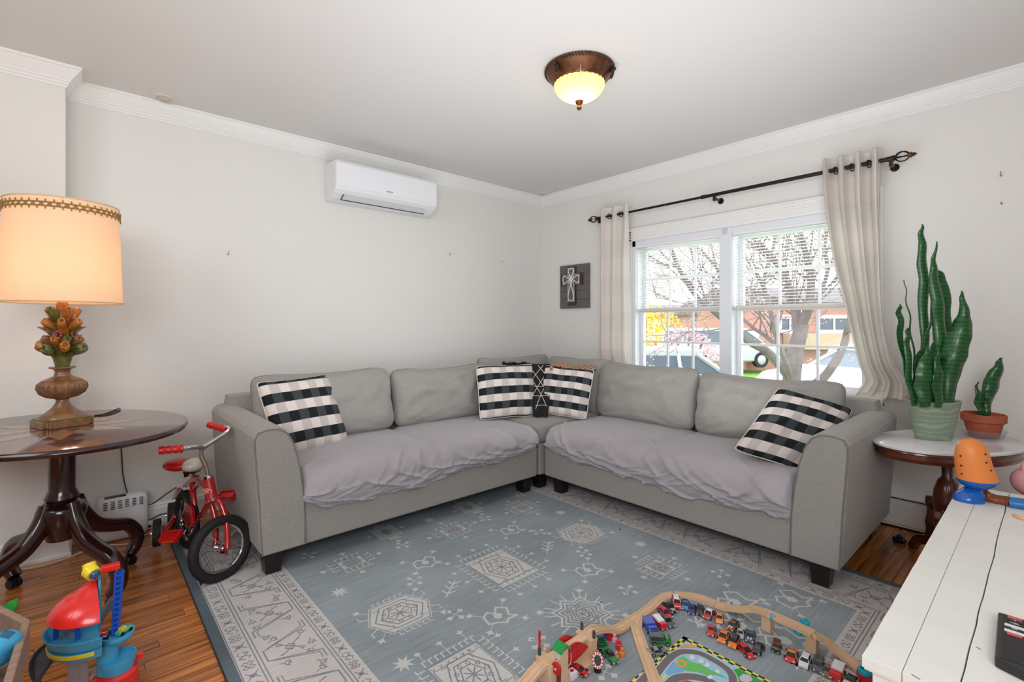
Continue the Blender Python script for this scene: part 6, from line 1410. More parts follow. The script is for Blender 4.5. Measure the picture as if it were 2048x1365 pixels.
MB().lathe([(0, .001), (.013, .001), (.013, .007), (.005, .010), (.004, .022), (0, .022)], c, 18).build('base', mat('toy_black', (26, 22, 24), .4), cs_)
cc2 = c+ZU*.036; MB().prism([(.018*math.cos(2*PI*k/24), .024*math.sin(2*PI*k/24)) for k in range(24)], cc2, u_, v_, n_, .004).build('disc', MATS['badge_white'], cs_, smooth=False)
for k in range(12):
    a = 2*PI*k/12; b = a+2*PI/24; MB().prism([(.0185*math.cos(t)*q, .0245*math.sin(t)*q) for t, q in ((a, 1), (b, 1), (b, .72), (a, .72))], cc2, u_, v_, n_, .0046).build('red_stripe', red_pl, cs_, smooth=False)
MB().prism([(.012*math.cos(2*PI*k/24), .016*math.sin(2*PI*k/24)) for k in range(24)], cc2, u_, v_, n_, .0044).build('disc_centre', MATS['toy_black'], cs_, smooth=False)
bxx = thing('toy_block', 'white toy cube with a red oval print in front of the drawbridge', 'toy block', Z(1144, 1352, ZF)); c = Z(1144, 1357, ZF); MB().obox(c+ZU*.0125, dr, sd, ZU, .014, .012, .012).build('cube', MATS['badge_white'], bxx, smooth=False, bevel=.002); MB().prism([(.008*math.cos(2*PI*k/20), .0055*math.sin(2*PI*k/20)) for k in range(20)], c+ZU*.0246, dr, sd, -ZU if False else ZU, .0005).build('red_oval', red_pl, bxx, smooth=False)
# ---- road mat
mx0, mx1, my0, my1 = .84, 1.652, .30, .902
mt = MB().box((mx0, my0, ZF+.0003), (mx1, my1, ZF+.0022)).build('road_mat', mat('mat_sky_blue', (158, 208, 232), .6), None, smooth=False); tag(mt, 'light blue printed road play mat with a black and yellow checked border', 'play mat')
prt = MB(); zp = ZF+.0026; MM = [mat('mat_black', (34, 36, 30), .6), mat('mat_yellow', (228, 226, 70), .6), mat('mat_road', (112, 108, 112), .6), mat('mat_road_edge', (206, 200, 208), .6), mat('mat_green', (40, 168, 76), .6), mat('mat_meadow', (104, 196, 104), .6), mat('mat_orange', (228, 160, 104), .6), mat('mat_white', (226, 224, 234), .6), mat('mat_deep_blue', (112, 180, 226), .6), mat('mat_red', (210, 60, 74), .6)]
n = 44
for i in range(n):
    for side in range(2):
        if side == 0: a = mx1-(mx1-mx0)*i/n; b = mx1-(mx1-mx0)*(i+1)/n; q1 = [(a, my1-.009), (b, my1-.009), (b, my1), (a, my1)]; q2 = [(a, my1-.018), (b, my1-.018), (b, my1-.009), (a, my1-.009)]
        else: a = my1-(my1-my0)*i/32; b = max(my0, my1-(my1-my0)*(i+1)/32); q1 = [(mx1-.009, a), (mx1-.009, b), (mx1, b), (mx1, a)]; q2 = [(mx1-.018, a), (mx1-.018, b), (mx1-.009, b), (mx1-.009, a)]
        if side and i >= 32: continue
        prt.add([(x, y, zp) for x, y in q1], [(0,1,2,3)], i % 2); prt.add([(x, y, zp) for x, y in q2], [(0,1,2,3)], 1-i % 2)
def mp_(pts): return [tuple(Z(x, y, zp))[:2] for x, y in pts]
def clipm(P): return [(min(max(x, mx0+.001), mx1-.02), min(max(y, my0+.001), my1-.02)) for x, y in P]
def poly_(pts, mi, dz): P = clipm(mp_(pts)); prt.add([(x, y, zp+dz) for x, y in P], [tuple(range(len(P)))], mi)
def road(pts, w=.025):
    P = [ (p.x, p.y) for p in bez([Vector((*q, 0)) for q in clipm(mp_(pts))], 6)]
    for dw, mi, dz in ((.008, 3, .0003), (0, 2, .0005)):
        V = []; 
        for i in range(len(P)):
            d = Vector((*P[min(i+1, len(P)-1)], 0))-Vector((*P[max(i-1, 0)], 0)); d.normalize(); s = Vector((-d.y, d.x, 0))*(w+dw)/2; q = Vector((*P[i], zp+dz)); V += [q-s, q+s]
        prt.add(V, [(i*2, i*2+2, i*2+3, i*2+1) for i in range(len(P)-1)], mi)
poly_([(1476, 1338), (1464, 1342), (1468, 1368), (1470, 1390), (1580, 1390), (1545, 1364)], 4, .0001)
poly_([(1478, 1356), (1486, 1349), (1500, 1352), (1506, 1362), (1495, 1366), (1482, 1364)], 3, .0008)
poly_([(1331, 1345), (1345, 1325), (1372, 1330), (1365, 1352), (1340, 1356)], 8, .0001)
poly_([(1356, 1318), (1368, 1314), (1382, 1325), (1402, 1330), (1415, 1338), (1440, 1350), (1455, 1358), (1430, 1350), (1413, 1352), (1398, 1345), (1385, 1344), (1372, 1342), (1360, 1334)], 5, .0009)
poly_([(1352+12*math.cos(2*PI*k/20)+10, 1329+8*math.sin(2*PI*k/20)) for k in range(20)], 6, .0010); poly_([(1362+6*math.cos(2*PI*k/20), 1329+4*math.sin(2*PI*k/20)) for k in range(20)], 5, .0011)
for x, y in ((1384, 1315), (1402, 1322), (1414, 1330), (1420, 1354), (1434, 1344)): poly_([(x-6, y+3), (x-1, y-5), (x+5, y-1), (x+6, y+4), (x, y+6)], 7, .0008)
poly_([(1358, 1296), (1368, 1290), (1385, 1290), (1398, 1298), (1385, 1296), (1370, 1296)], 6, .0008)
road([(1312, 1350), (1335, 1322), (1355, 1307), (1375, 1304), (1400, 1308), (1425, 1320), (1450, 1336), (1463, 1350), (1466, 1366), (1464, 1400)])
road([(1335, 1372), (1352, 1358), (1375, 1354), (1400, 1357), (1420, 1364), (1440, 1380)], .030)
road([(1302, 1342), (1290, 1356), (1270, 1380)], .026)
poly_([(1320, 1362), (1332, 1350), (1335, 1352), (1323, 1365)], 1, .0009); poly_([(1358, 1366), (1372, 1361), (1388, 1366), (1380, 1380), (1350, 1378)], 9, .0007)
prt.build('printed_pattern', MM, mt, smooth=False)
crumb = MB().ell(Z(1240, 1060, ZF)+ZU*.002, .006, .004, .003, 8, 5).build('crumb', mat('dark_crumb', (60, 52, 44), .9), None); tag(crumb, 'small dark crumb on the blue rug in front of the right sofa section', 'crumb')
# ================================================================ TOY TOWER (plain red, blue and grey playset) at lower left
tw = thing('toy_garage_tower', 'tall toy garage tower with red dome roof, blue decks and grey ramp', 'toy playset', Z(170, 1420, 0))
sky_b = mat('sky_blue_plastic', (66, 168, 214), .32); roy = mat('royal_blue_plastic', (24, 84, 190), .3); rdp = mat('bright_red_plastic', (228, 40, 36), .25, coat=.3); gyp = mat('light_grey_plastic', (178, 172, 180), .4); dgy = mat('slate_plastic', (88, 94, 104), .45); yel = mat('yellow_plastic', (240, 214, 40), .3)
RL = (RT+FW*.858).normalized(); FL = (FW-RT*.858).normalized(); dT = 1.45; k_ = dT/FPX
def ZZ(y): return CAM_H-(y-HOR)*k_
# half-round decks: flat side faces right; arc centred on the cut line
cutc = D(196, 1250, dT); cutc.z = 0; aR = math.atan2(RL.y, RL.x)
a0_, a1_ = aR+PI/2-.08, aR+PI*1.5+.08
zd = ZZ(1262)
MB().lathe([(0, zd), (.104, zd), (.112, zd+.010), (.119, zd+.030), (.121, zd+.034), (.116, zd+.034), (.111, zd+.020), (.104, zd+.008), (0, zd+.008)], cutc, 40, a0=a0_, a1=a1_).build('upper_deck', sky_b, tw, ang=30)
MB().lathe([(0, zd-.030), (.092, zd-.030), (.105, zd-.024), (.111, zd-.002), (0, zd-.001)], cutc, 40, a0=a0_, a1=a1_).build('upper_deck_base', sky_b, tw, ang=30)
MB().lathe([(.1085, zd-.014), (.1125, zd-.013), (.1138, zd-.003), (.1105, zd-.002)], cutc, 40, a0=a0_+.25, a1=a1_-.15).build('yellow_band', yel, tw)
zr = ZZ(1210)+.010
rp_ = [(.000, zr+.062), (.016, zr+.060), (.038, zr+.050), (.046, zr+.040), (.064, zr+.034), (.088, zr+.020), (.107, zr-.004), (.110, zr-.014), (.105, zr-.016), (.075, zr+.004), (0, zr+.012)]
MB().lathe(rp_, cutc-RL*.004, 40, a0=a0_, a1=a1_).build('dome_roof', rdp, tw, ang=35)
for a in (.5, 1.2, 1.9, 2.6):
    d = Vector((math.cos(a0_+a), math.sin(a0_+a), 0)); MB().tube([cutc+d*r+ZU*(z+.001) for r, z in rp_[1:7]], .0016, 5).build('roof_rib', rdp, tw)
for px in (112, 156): 
    c = D(px, 1240, dT-.05); MB().obox(Vector((c.x, c.y, (zd+zr)/2)), RL, FL, ZU, .006, .008, (zr-zd)/2+.006).build('roof_post', roy, tw, smooth=False, bevel=.002)
c = D(134, 1240, dT-.048); MB().obox(Vector((c.x, c.y, (zd+zr)/2-.004)), RL, FL, ZU, .016, .002, (zr-zd)/2-.002).build('printed_screen', mat('screen_print', (104, 120, 126), .3, noise_s=60, noise_a=.6), tw, smooth=False)
MB().obox(Vector((*D(199, 1240, dT)[:2], ZZ(1178))), RL, FL, ZU, .003, .02, .030).build('ladder_panel', sky_b, tw, smooth=False, bevel=.001)
c = D(156, 1300, dT+.03); MB().obox(Vector((c.x, c.y, (zd-.03)/2)), RL, FL, ZU, .024, .035, (zd-.03)/2-.001).build('grey_column', gyp, tw, smooth=False, bevel=.004)
MB().obox(Vector((c.x, c.y, (zd-.03)/2))-FL*.036, RL, FL, ZU, .004, .002, (zd-.03)/2-.003).build('column_rib', gyp, tw, smooth=False)
# ramp curving down to the left
rpts = bez([D(112, 1290, dT-.02), D(98, 1304, dT-.03), D(84, 1330, dT-.05), D(74, 1362, dT-.06), D(70, 1400, dT-.06), D(80, 1440, dT-.04)], 6)
mb = MB(); vs = []; N = len(rpts)
for i, p in enumerate(rpts):
    d = (rpts[min(i+1, N-1)]-rpts[max(i-1, 0)]).normalized(); s = d.cross(ZU).normalized(); u = s.cross(d)
    for a, b in ((-.030, .014), (-.026, .014), (-.026, .003), (.026, .003), (.026, .014), (.030, .014), (.030, 0), (-.030, 0)): vs.append(p+s*a+u*b)
mb.add(vs, [(i*8+k, i*8+(k+1) % 8, (i+1)*8+(k+1) % 8, (i+1)*8+k) for i in range(N-1) for k in range(8)]+[tuple(range(8)), tuple((N-1)*8+k for k in range(8))]).build('spiral_ramp', dgy, tw, ang=30)
rp2 = bez([D(200, 1232, dT+.10), D(216, 1205, dT+.15), D(232, 1192, dT+.18)], 5)
mb = MB(); vs = []
for i, p in enumerate(rp2): vs += [p-FL*.02-ZU*.03, p+FL*.02-ZU*.03, p+FL*.02, p-FL*.02]
mb.add(vs, [(i*4+k, i*4+(k+1) % 4, (i+1)*4+(k+1) % 4, (i+1)*4+k) for i in range(len(rp2)-1) for k in range(4)]+[(0,1,2,3), tuple((len(rp2)-1)*4+k for k in range(4))]).build('rear_ramp', dgy, tw, smooth=False)
for i, yy in enumerate((1304, 1350)): c = D(190, yy, dT+.0); MB().obox(c, RL, FL, ZU, .009, .02, .012).build('grey_step', gyp, tw, smooth=False, bevel=.002)
# lower blue discs, red foot
lc = D(226, 1300, dT); lc.z = 0
def disc(y, R, m, name, t=.014, lip=.006): z = ZZ(y); return MB().lathe([(0, z-t), (R*.86, z-t), (R, z-.004), (R, z+lip), (R-.004, z+lip), (R-.006, z), (0, z)], lc+RL*.010, 40).build(name, m, tw, ang=30)
disc(1272, .042, sky_b, 'upper_disc'); disc(1319, .046, sky_b, 'lower_disc', .035)
MB().lathe([(.026, ZZ(1340)), (.026, ZZ(1280)), (0, ZZ(1280))], lc-RL*.012, 28).build('lift_shaft', sky_b, tw)
MB().lathe([(0, .001), (.062, .001), (.062, .015), (.054, ZZ(1345)-.002), (.044, ZZ(1340)-.002), (0, ZZ(1340)-.002)], lc+RL*.006, 40).build('red_base', rdp, tw, ang=30)
MB().prism([(0, -.012), (.03, -.006), (.034, .006), (0, .014)], lc+RL*.042+ZU*ZZ(1334), RL, ZU, FL, .012).build('red_lever', rdp, tw, smooth=False, bevel=.002)
# lift mast with rungs, red arm, yellow scope
pb = D(230, 1277, dT); ptp = D(239, 1143, dT)
pb = Vector((pb.x, pb.y, ZZ(1272)+.001))
for sg in (-1, 1): MB().cone(pb+RL*.0055*sg, ptp+RL*.008*sg, .0042, .0042, 6).build('mast_rail', roy, tw, smooth=False)
rg = None
for k in range(12): p = pb.lerp(ptp, (k+.6)/12.3); MB().obox(p, RL, FL, ZU, .006+.002*k/12, .006, .0022).build('rung', roy, tw, smooth=False)
MB().obox(pb.lerp(ptp, .5)+FL*.005, RL, FL, (ptp-pb).normalized(), (.0065), .0015, (ptp-pb).length*.49).build('mast_back', roy, tw, smooth=False)
am = D(206, 1139, dT); ae = D(236, 1132, dT)
MB().obox((am+ae)/2, (ae-am).normalized(), FL, ZU, (ae-am).length/2+.006, .014, .0085).build('red_arm', rdp, tw, smooth=False, bevel=.004, seg=3)
yc = D(178, 1135, dT-.01); yd = (RL*.25-FL*.85-ZU*.35).normalized()
y0b = MB().cone(D(178, 1128, dT), D(182, 1150, dT-.01), .016, .018, 20).cone(yc+yd*.000-ZU*.008, yc+yd*.022-ZU*.010+RL*.006, .020, .019, 24).build('yellow_scope', yel, tw)
MB().ell(yc+yd*.021-ZU*.010+RL*.006, .014, .014, .014, 16, 10).build('blue_lens', mat('lens_blue', (40, 92, 150), .1, coat=.5), y0b)
ty_g = 'toy vehicles on the blue disc of the tower'
def tcar(c, h, label, col, roof, kind='pickup', L=.042):
    # a vehicle standing on the disc
    t = thing('toy_car', label, 'toy car', c, ty_g); s = Vector((-h.y, h.x, 0)); W2 = L*.24
    MB().obox(c+ZU*.009, h, s, ZU, L/2, W2, .005, 0, .94, .9).build('body', pm(col), t, smooth=False, bevel=.002)
    MB().obox(c+ZU*.0175-h*.004, h, s, ZU, L*.22, W2*.8, .0045, 0, .8, .8).build('cabin', pm(roof), t, smooth=False, bevel=.001)
    for sx in (-.3, .3):
        for sg in (-1, 1): MB().cone(c+h*sx*L+s*sg*W2*.9+ZU*.0055-s*.003, c+h*sx*L+s*sg*W2*.9+ZU*.0055+s*.003, .0055, .0055, 12).build('wheel', tyre, t)
zt = ZZ(1272)+.0005
a = Vector((*D(248, 1262, dT+.012)[:2], zt)); tcar(a, (RL*.8+FL*.6).normalized(), 'small green toy car with a yellow cabin on the blue disc of the tower', (96, 176, 120), (232, 190, 50))
a = Vector((*D(210, 1268, dT-.01)[:2], zt)); tcar(a, (FL*.95+RL*.2).normalized(), 'small dark blue and red toy car on the blue disc of the tower', (24, 30, 84), (190, 40, 60), L=.038)
# wooden crate with blue toy at left edge
wd = mat('grey_brown_wood', (150, 122, 106), .55, noise_s=20, noise_a=.18, stretch=(1, 6, 1))
cb = thing('wooden_toy_box', 'grey-brown wooden toy box corner at the lower left frame edge', 'toy box', Z(-40, 1380, 0)); dB = 1.22
c1 = D(52, 1243, dB); zt2 = c1.z; c0 = D(-40, 1196, dB+.12); c3 = D(20, 1400, dB-.34); c3.z = zt2
# top edge runs from the far left to the corner, then towards the camera
q1 = Vector((c1.x, c1.y, 0)); q2 = Z(10, 1382, zt2); q0 = Z(-45, 1194, zt2); q2.z = q0.z = 0; q3 = q0+(q2-q1)
def board(p, q, name, t=.016, h_=.075):
    d = (q-p).normalized(); n_ = Vector((-d.y, d.x, 0)); MB().obox((p+q)/2+ZU*(zt2-h_/2), d, n_, ZU, (q-p).length/2, t/2, h_/2).build(name, wd, cb, smooth=False, bevel=.003)
board(q0, q1, 'side_board'); board(q1, q2, 'side_board'); board(q2, q3, 'side_board'); board(q3, q0, 'side_board')
MB().add([p+ZU*(zt2-k) for k in (.075, .066) for p in (q0, q1, q2, q3)], [(0,1,2,3),(4,5,6,7),(0,1,5,4),(1,2,6,5),(2,3,7,6),(3,0,4,7)]).build('bottom_board', wd, cb, smooth=False)
qc = (q0+q1+q2+q3)/4
for p in (q0, q1, q2, q3):
    p_ = p.lerp(qc, .35); MB().box((p_.x-.015, p_.y-.015, .0005), (p_.x+.015, p_.y+.015, zt2-.075)).build('leg', wd, cb, smooth=False)
bt_ = thing('blue_toy', 'light blue rounded plastic toy with slots sticking out of the wooden box', 'toy', (q0+q2)/2)
c = D(2, 1300, 1.13); MB().rbox(c, (.026, .034, .036), .022, 8, M=Matrix.Rotation(ANG-PI/2, 3, 'Z') @ Matrix.Rotation(.35, 3, 'Y')).build('body', sky_b, bt_)
for k in range(6): p = D(2+k*3.6, 1270+k*.8, 1.10); MB().tube([p+FW*.012+ZU*.003, p+RT*.002-FW*.006-ZU*.001], .0014, 5).build('slot', mat('slot_blue', (24, 84, 112), .5), bt_)
lf = MB().prism([(-.02, -.03), (.012, -.025), (.020, .008), (.016, .030), (-.004, .022), (-.022, .004)], D(20, 1219, 1.42), RT, (ZU*.9+FW*.3).normalized(), -FW, .006).build('green_toy_leaf', mat('leaf_green_plastic', (40, 168, 60), .4), bt_, smooth=False, bevel=.001)
# ================================================================ OUTSIDE THE WINDOW
GZ = -1.0
lawn_m = mat('lawn_grass', (120, 160, 66), .95, noise_s=3, noise_a=.25); asphalt = mat('asphalt', (150, 150, 152), .9, noise_s=10, noise_a=.08); conc = mat('concrete_walk', (196, 190, 182), .9, noise_s=6, noise_a=.06)
def gxy(px, d): p = D(px, HOR, d); return Vector((p.x, p.y, 0))
fr = [gxy(px, d) for px, d in ((700, 6), (2300, 6), (2300, 60), (700, 60))]
def strip(d0_, d1_, za, zb_, m, name, label=None):
    # strips run across the view beyond the window, parallel to the street
    s = Vector((FW.x+.10, FW.y-.10, 0)); 
    P = [gxy(1500, d0_)-RT*60+ZU*za, gxy(1500, d0_)+RT*60+ZU*za, gxy(1500, d1_)+RT*60+ZU*zb_, gxy(1500, d1_)-RT*60+ZU*zb_]
    o = MB().add(P+[p-ZU*.3 for p in P], [(0,1,2,3),(7,6,5,4),(0,4,5,1),(1,5,6,2),(2,6,7,3),(3,7,4,0)]).build(name, m, None, smooth=False); o['kind'] = 'structure'; return o
# ground starts outside the wall line
go = MB().box((XB+.2, -30, GZ-.3), (60, 60, GZ)).build('front_lawn', lawn_m, None, smooth=False); go['kind'] = 'structure'
strip(7.5, 16, GZ+.01, GZ+.01, asphalt, 'street')
strip(16, 17.5, GZ+.03, GZ+.03, lawn_m, 'verge'); strip(17.5, 19, GZ+.035, GZ+.035, conc, 'pavement'); strip(19, 60, GZ+.04, GZ+.04, lawn_m, 'far_lawn')
# houses
brick = mat('red_brick_wall', (190, 142, 128), .9, noise_s=25, noise_a=.12); siding = mat('pale_siding', (214, 210, 206), .8); roofm = mat('grey_shingle', (120, 112, 112), .9, noise_s=20, noise_a=.15); wing = mat('dark_house_window', (92, 100, 108), .2); beige = mat('tan_wall', (184, 164, 140), .9)
def house(name, label, px0, px1, d, ztop, wall, wins, roofh=1.6, base=None, door=None):
    p0, p1 = gxy(px0, d), gxy(px1, d+ (px1-px0)*.0); t = thing(name, label, 'house', ((p0+p1)/2)+ZU*GZ, 'brick houses across the street')
    ax = (p1-p0).normalized(); ay = FW; L = (p1-p0).length
    MB().obox((p0+p1)/2+ay*3+ZU*((ztop+GZ)/2+.02), ax, ay, ZU, L/2, 3, (ztop-GZ)/2-.02).build('wall', wall, t, smooth=False)
    c = (p0+p1)/2+ay*3+ZU*ztop
    MB().add([c-ax*(L/2+.3)-ay*3.4, c+ax*(L/2+.3)-ay*3.4, c+ax*(L/2+.3)+ay*3.4, c-ax*(L/2+.3)+ay*3.4, c-ax*(L/2+.3)+ZU*roofh, c+ax*(L/2+.3)+ZU*roofh], [(0,1,5,4),(2,3,4,5),(0,4,3),(1,2,5),(0,3,2,1)]).build('roof', roofm, t, smooth=False)
    for (a, b, za, zc) in wins:
        q0, q1 = gxy(a, d-.03), gxy(b, d-.03); w = MB(); hw = (q1-q0).length/2; cz = (za+zc)/2; hh = (zc-za)/2; cc = (q0+q1)/2+ZU*cz
        w.obox(cc+ZU*hh, ax, ay, ZU, hw+.08, .04, .08).obox(cc-ZU*hh, ax, ay, ZU, hw+.12, .06, .09).obox(cc-ax*hw, ax, ay, ZU, .07, .04, hh).obox(cc+ax*hw, ax, ay, ZU, .07, .04, hh).obox(cc, ax, ay, ZU, .04, .03, hh)
        f = w.build('window', siding, t, smooth=False); MB().obox(cc+ay*.02, ax, ay, ZU, hw, .01, hh).build('pane', wing, f, smooth=False)
    return t
def hz(py, d): return CAM_H-(py-HOR)/FPX*d
h1 = house('brick_house', 'red brick house with white windows seen through the right half of the window', 1496, 1800, 22, hz(606, 22), brick, [(1636, 1700, hz(664, 22), hz(634, 22)), (1560, 1600, hz(664, 22), hz(634, 22)), (1600, 1612, hz(630, 22), hz(618, 22))], .9)
MB().obox(gxy(1690, 21.6)+ZU*hz(683, 21.6), RT, FW, ZU, 2.6, .3, .35).build('porch_wall', beige, h1, smooth=False)
h2 = house('brick_house', 'distant house with a chimney seen through the left half of the window', 1330, 1425, 34, hz(636, 34), siding, [(1345, 1370, hz(652, 34), hz(638, 34)), (1392, 1412, hz(652, 34), hz(638, 34))], 1.0)
MB().obox(gxy(1322, 32)+ZU*hz(562, 32), RT, FW, ZU, .4, .4, 1.2).build('chimney', mat('pale_chimney', (206, 190, 188), .9), h2, smooth=False)
h3 = house('brick_house', 'brick house with white garage door between the tree limbs', 1425, 1466, 27, hz(628, 26), brick, [(1440, 1460, hz(655, 26), hz(640, 26))], .9)
MB().obox(gxy(1492, 21)+ZU*hz(690, 21), RT, FW, ZU, .55, .05, .6).build('garage_door', siding, h3, smooth=False)
# cars
wpa = mat('white_car_paint', (228, 228, 230), .2, coat=.6); spa = mat('silver_car_paint', (186, 190, 194), .2, .3, coat=.6); rpa = mat('red_car_paint', (198, 40, 48), .2, coat=.6); cg_ = mat('car_glass', (86, 98, 106), .3); tym = mat('car_tyre', (30, 30, 32), .7)
def realcar(label, c, h, L, prof, cab, paint, W=.9, z0_=None, group='cars parked in the street'):
    h = h.normalized(); s = Vector((-h.y, h.x, 0)); c = Vector((c.x, c.y, GZ+.012 if z0_ is None else z0_)); t = thing('parked_car', label, 'car', c, group)
    MB().prism(prof, c-s*W, h, ZU, s, 2*W).build('body', paint, t, smooth=False, bevel=.09, seg=3)
    n = len(cab); lo = [(x, z) for x, z in cab]
    vs = [c+h*x+ZU*z-s*(W*.93-(z-1.0)*.28) for x, z in lo]+[c+h*x+ZU*z+s*(W*.93-(z-1.0)*.28) for x, z in lo]
    MB().add(vs, [tuple(range(n))[::-1], tuple(range(n, 2*n))]+[(i, (i+1) % n, n+(i+1) % n, n+i) for i in range(n)]).build('windows', cg_, t, smooth=False, bevel=.02)
    mx_ = max(z for x, z in cab); tops = sorted(x for x, z in cab if z > mx_-.06)
    MB().obox(c+h*(tops[0]+tops[-1])/2+ZU*(mx_+.01), h, s, ZU, (tops[-1]-tops[0])/2+.10, W*.95-(mx_-1.0)*.28, .07).build('roof', paint, t, smooth=False, bevel=.03)
    for sg in (-1, 1):
        for i in range(n):
            a, b = cab[i], cab[(i+1) % n]
            if min(a[1], b[1]) < mx_-.1 and max(a[1], b[1]) > mx_-.1:
                MB().cone(c+h*a[0]+ZU*a[1]+s*sg*(W*.93-(a[1]-1)*.28), c+h*b[0]+ZU*b[1]+s*sg*(W*.93-(b[1]-1)*.28), .045, .045, 6).build('pillar', paint, t)
        mid = (cab[0][0]+cab[-1][0])/2
        for x in (mid, mid+.9): MB().cone(c+h*x+ZU*cab[0][1]+s*sg*W*.935, c+h*(x-.05)+ZU*mx_+s*sg*(W*.93-(mx_-1)*.28), .035, .035, 6).build('pillar', paint, t)
        for x in (-.31*L, .31*L):
            w = c+h*x+s*sg*(W-.08)+ZU*.33; wh = MB().cone(w-s*.11, w+s*.11, .33, .33, 24).build('wheel', tym, t); MB().cone(w+s*sg*.11, w+s*sg*.125, .2, .18, 16).build('hubcap', spa, wh)
    return t
van_p = [(-2.4, .25), (-2.45, 1.0), (-2.3, 1.1), (1.3, 1.08), (2.1, .95), (2.45, .7), (2.45, .25)]
van_c = [(-2.25, 1.05), (-2.0, 1.58), (.85, 1.60), (1.60, 1.04)]
realcar('white minivan parked across the left half of the window view', gxy(1292, 9.6), (RT*.97-FW*.20), 4.9, van_p, van_c, spa)
realcar('red car parked beyond the white minivan', gxy(1212, 19.5), (RT*.9+FW*.3), 4.4, [(-2.1, .25), (-2.15, .95), (1.2, .92), (2.1, .75), (2.15, .25)], [(-1.7, .9), (-1.2, 1.42), (.2, 1.45), (1.1, .92)], rpa, z0_=GZ+.42)
realcar('silver-grey van parked far behind the blossoming branches', gxy(1436, 21), (RT*.95+FW*.2), 4.6, van_p, van_c, spa, z0_=GZ+.30)
realcar('white sport utility car parked at the right of the window view', gxy(1742, 10.4), (-RT*.94-FW*.30), 4.7, [(-2.3, .3), (-2.35, 1.22), (1.0, 1.24), (2.1, 1.12), (2.35, .9), (2.35, .3)], [(-1.9, 1.2), (-1.7, 1.58), (.0, 1.60), (.8, 1.22)], wpa)
# shrubs and tree
rr = random.Random(21)
def bush(name, label, c, rx, rz_, m, n, leaf, cat='shrub'):
    t = thing(name, label, cat, c); mb = MB()
    for _ in range(n):
        v = Vector((rr.gauss(0, 1), rr.gauss(0, 1), rr.gauss(0, 1))).normalized(); r = .55+.45*rr.random()**.5; p = c+Vector((v.x*rx*r, v.y*rx*r, rz_+v.z*rz_*r))
        a = Vector((rr.random()-.5, rr.random()-.5, rr.random()-.5)).normalized(); b = a.orthogonal().normalized(); mb.add([p-a*leaf, p+b*leaf*.5, p+a*leaf, p-b*leaf*.5], [(0,1,2,3)])
    f = mb.build('foliage', m, t, smooth=False); f['kind'] = 'stuff'
    st_ = MB()
    for k in range(7): v = Vector((rr.random()-.5, rr.random()-.5, 0))*rx; st_.tube([c+v*.2, c+v+ZU*rz_, c+v*1.5+ZU*rz_*1.6], .02, 5)
    st_.build('stems', mat('bark_grey', (104, 92, 88), .9, noise_s=8, noise_a=.25), t)
bush('forsythia_bush', 'yellow flowering bush across the street at the left of the window', gxy(1296, 24)+ZU*(GZ+.05), 1.7, 1.55, mat('forsythia_yellow', (236, 196, 60), .8), 2600, .10)
bush('evergreen_shrub', 'dark green shrub outside just above the left end of the window sofa', gxy(1288, 5.6)+ZU*(GZ+.01), .50, .78, mat('shrub_green', (74, 104, 70), .8), 3800, .035)
bush('bare_pink_bush', 'pinkish blossoming bush across the street in the left window half', gxy(1372, 17.6)+ZU*(GZ+.05), 1.1, 1.0, mat('pink_haze', (206, 168, 168), .8), 1500, .07)
tree = thing('blossoming_tree', 'dark multi-stemmed tree with bare twigs and pink blossom outside the window', 'tree', gxy(1580, 6.2)+ZU*GZ)
bark = mat('wet_bark', (132, 120, 118), .85, noise_s=6, noise_a=.25, bump=.4, bump_s=30); dt = 6.2
tips = []
def limb(pts, r0, r1, name='limb'):
    P = bez([D(x, y, dt+dd) for x, y, dd in pts], 5); n = len(P)
    MB().tube(P, [r0+(r1-r0)*i/(n-1) for i in range(n)], 8).build(name, bark, tree)
    for i in range(2, n): tips.append((P[i], (P[i]-P[i-1]).normalized(), r0+(r1-r0)*i/(n-1)))
p0_ = gxy(1582, dt); y0 = 648+(CAM_H-GZ)/dt*FPX
limb([(1580, y0, 0), (1582, 880, 0), (1580, 800, 0), (1584, 752, 0), (1592, 700, 0), (1604, 650, 0)], .14, .085, 'trunk')
limb([(1600, 665, 0), (1592, 625, .1), (1580, 590, .15), (1566, 545, .2), (1530, 500, .3), (1500, 470, .4)], .07, .03)
limb([(1603, 655, 0), (1618, 610, -.1), (1622, 560, -.1), (1612, 510, -.1), (1600, 465, -.1), (1580, 400, 0)], .06, .022)
limb([(1584, 760, 0), (1555, 725, -.1), (1528, 700, -.2), (1498, 684, -.3), (1470, 660, -.4), (1430, 625, -.5), (1390, 590, -.6), (1350, 520, -.7), (1330, 440, -.8)], .065, .016)
limb([(1586, 780, 0), (1575, 735, -.3), (1562, 700, -.4), (1548, 655, -.5), (1540, 615, -.5), (1528, 560, -.5), (1545, 500, -.5), (1560, 440, -.5)], .04, .014)
limb([(1590, 790, 0), (1640, 762, -.2), (1668, 728, -.3), (1688, 690, -.3), (1700, 640, -.3), (1730, 580, -.3), (1740, 500, -.3)], .06, .022)
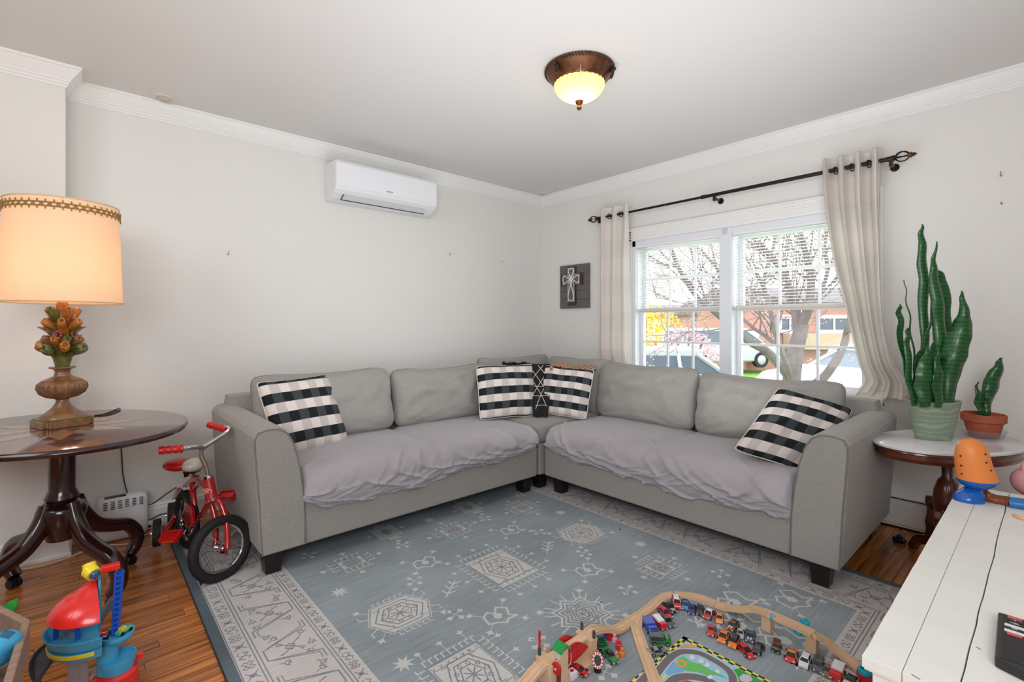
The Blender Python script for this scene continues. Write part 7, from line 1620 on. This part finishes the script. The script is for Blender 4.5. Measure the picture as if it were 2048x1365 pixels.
limb([(1592, 730, 0), (1570, 705, .2), (1530, 672, .4), (1505, 655, .5), (1470, 620, .6), (1440, 560, .7), (1420, 480, .8)], .035, .013)
limb([(1610, 640, 0), (1640, 590, .3), (1655, 540, .4), (1650, 490, .5), (1665, 430, .5)], .036, .014)
limb([(1560, 600, .1), (1500, 580, .3), (1450, 555, .5), (1400, 500, .6), (1340, 470, .7), (1290, 460, .9)], .026, .010)
rr = random.Random(99); tw_ = MB(); blo = MB()
def grow(p, d, r, L, depth):
    P = [p]; q = p; dd = d.copy(); n = 5
    for i in range(n):
        dd = (dd+Vector((rr.gauss(0, .18), rr.gauss(0, .18), rr.gauss(.03, .16)))).normalized(); q = q+dd*L/n; P.append(q)
    if min(v.x for v in P) < 4.0: return
    tw_.tube(P, [r*(1-.8*i/n) for i in range(n+1)], 4)
    if min(v.x for v in P) < 4.0: return
    if depth > 0:
        for i in range(1, n+1):
            if rr.random() < .85: grow(P[i], (dd+Vector((rr.gauss(0, .6), rr.gauss(0, .6), rr.gauss(.1, .5)))).normalized(), r*.6, L*.62, depth-1)
    else:
        for i in range(1, n+1):
            for _ in range(2):
                if rr.random() < .38:
                    c = P[i]+Vector((rr.gauss(0, .02), rr.gauss(0, .02), rr.gauss(0, .02))); a = Vector((rr.gauss(0, 1), rr.gauss(0, 1), rr.gauss(0, 1))).normalized()*.011; b = a.orthogonal().normalized()*.010; e = a.cross(b).normalized()*.010
                    blo.add([c-a, c+b, c+a, c-b, c+e, c-e], [(0,1,4),(1,2,4),(2,3,4),(3,0,4),(1,0,5),(2,1,5),(3,2,5),(0,3,5)])
cand = [t for t in tips if t[0].z > .95]
rr.shuffle(cand)
for p, d, r in cand[:88]:
    grow(p, (d+Vector((rr.gauss(0, .7), rr.gauss(0, .7), rr.gauss(.1, .6)))).normalized(), min(.013, r*.45), .8+.5*rr.random(), 2)
o = tw_.build('twigs', bark, tree); o['kind'] = 'stuff'
o = blo.build('blossom', mat('pink_blossom', (232, 200, 204), .8), tree, smooth=False); o['kind'] = 'stuff'
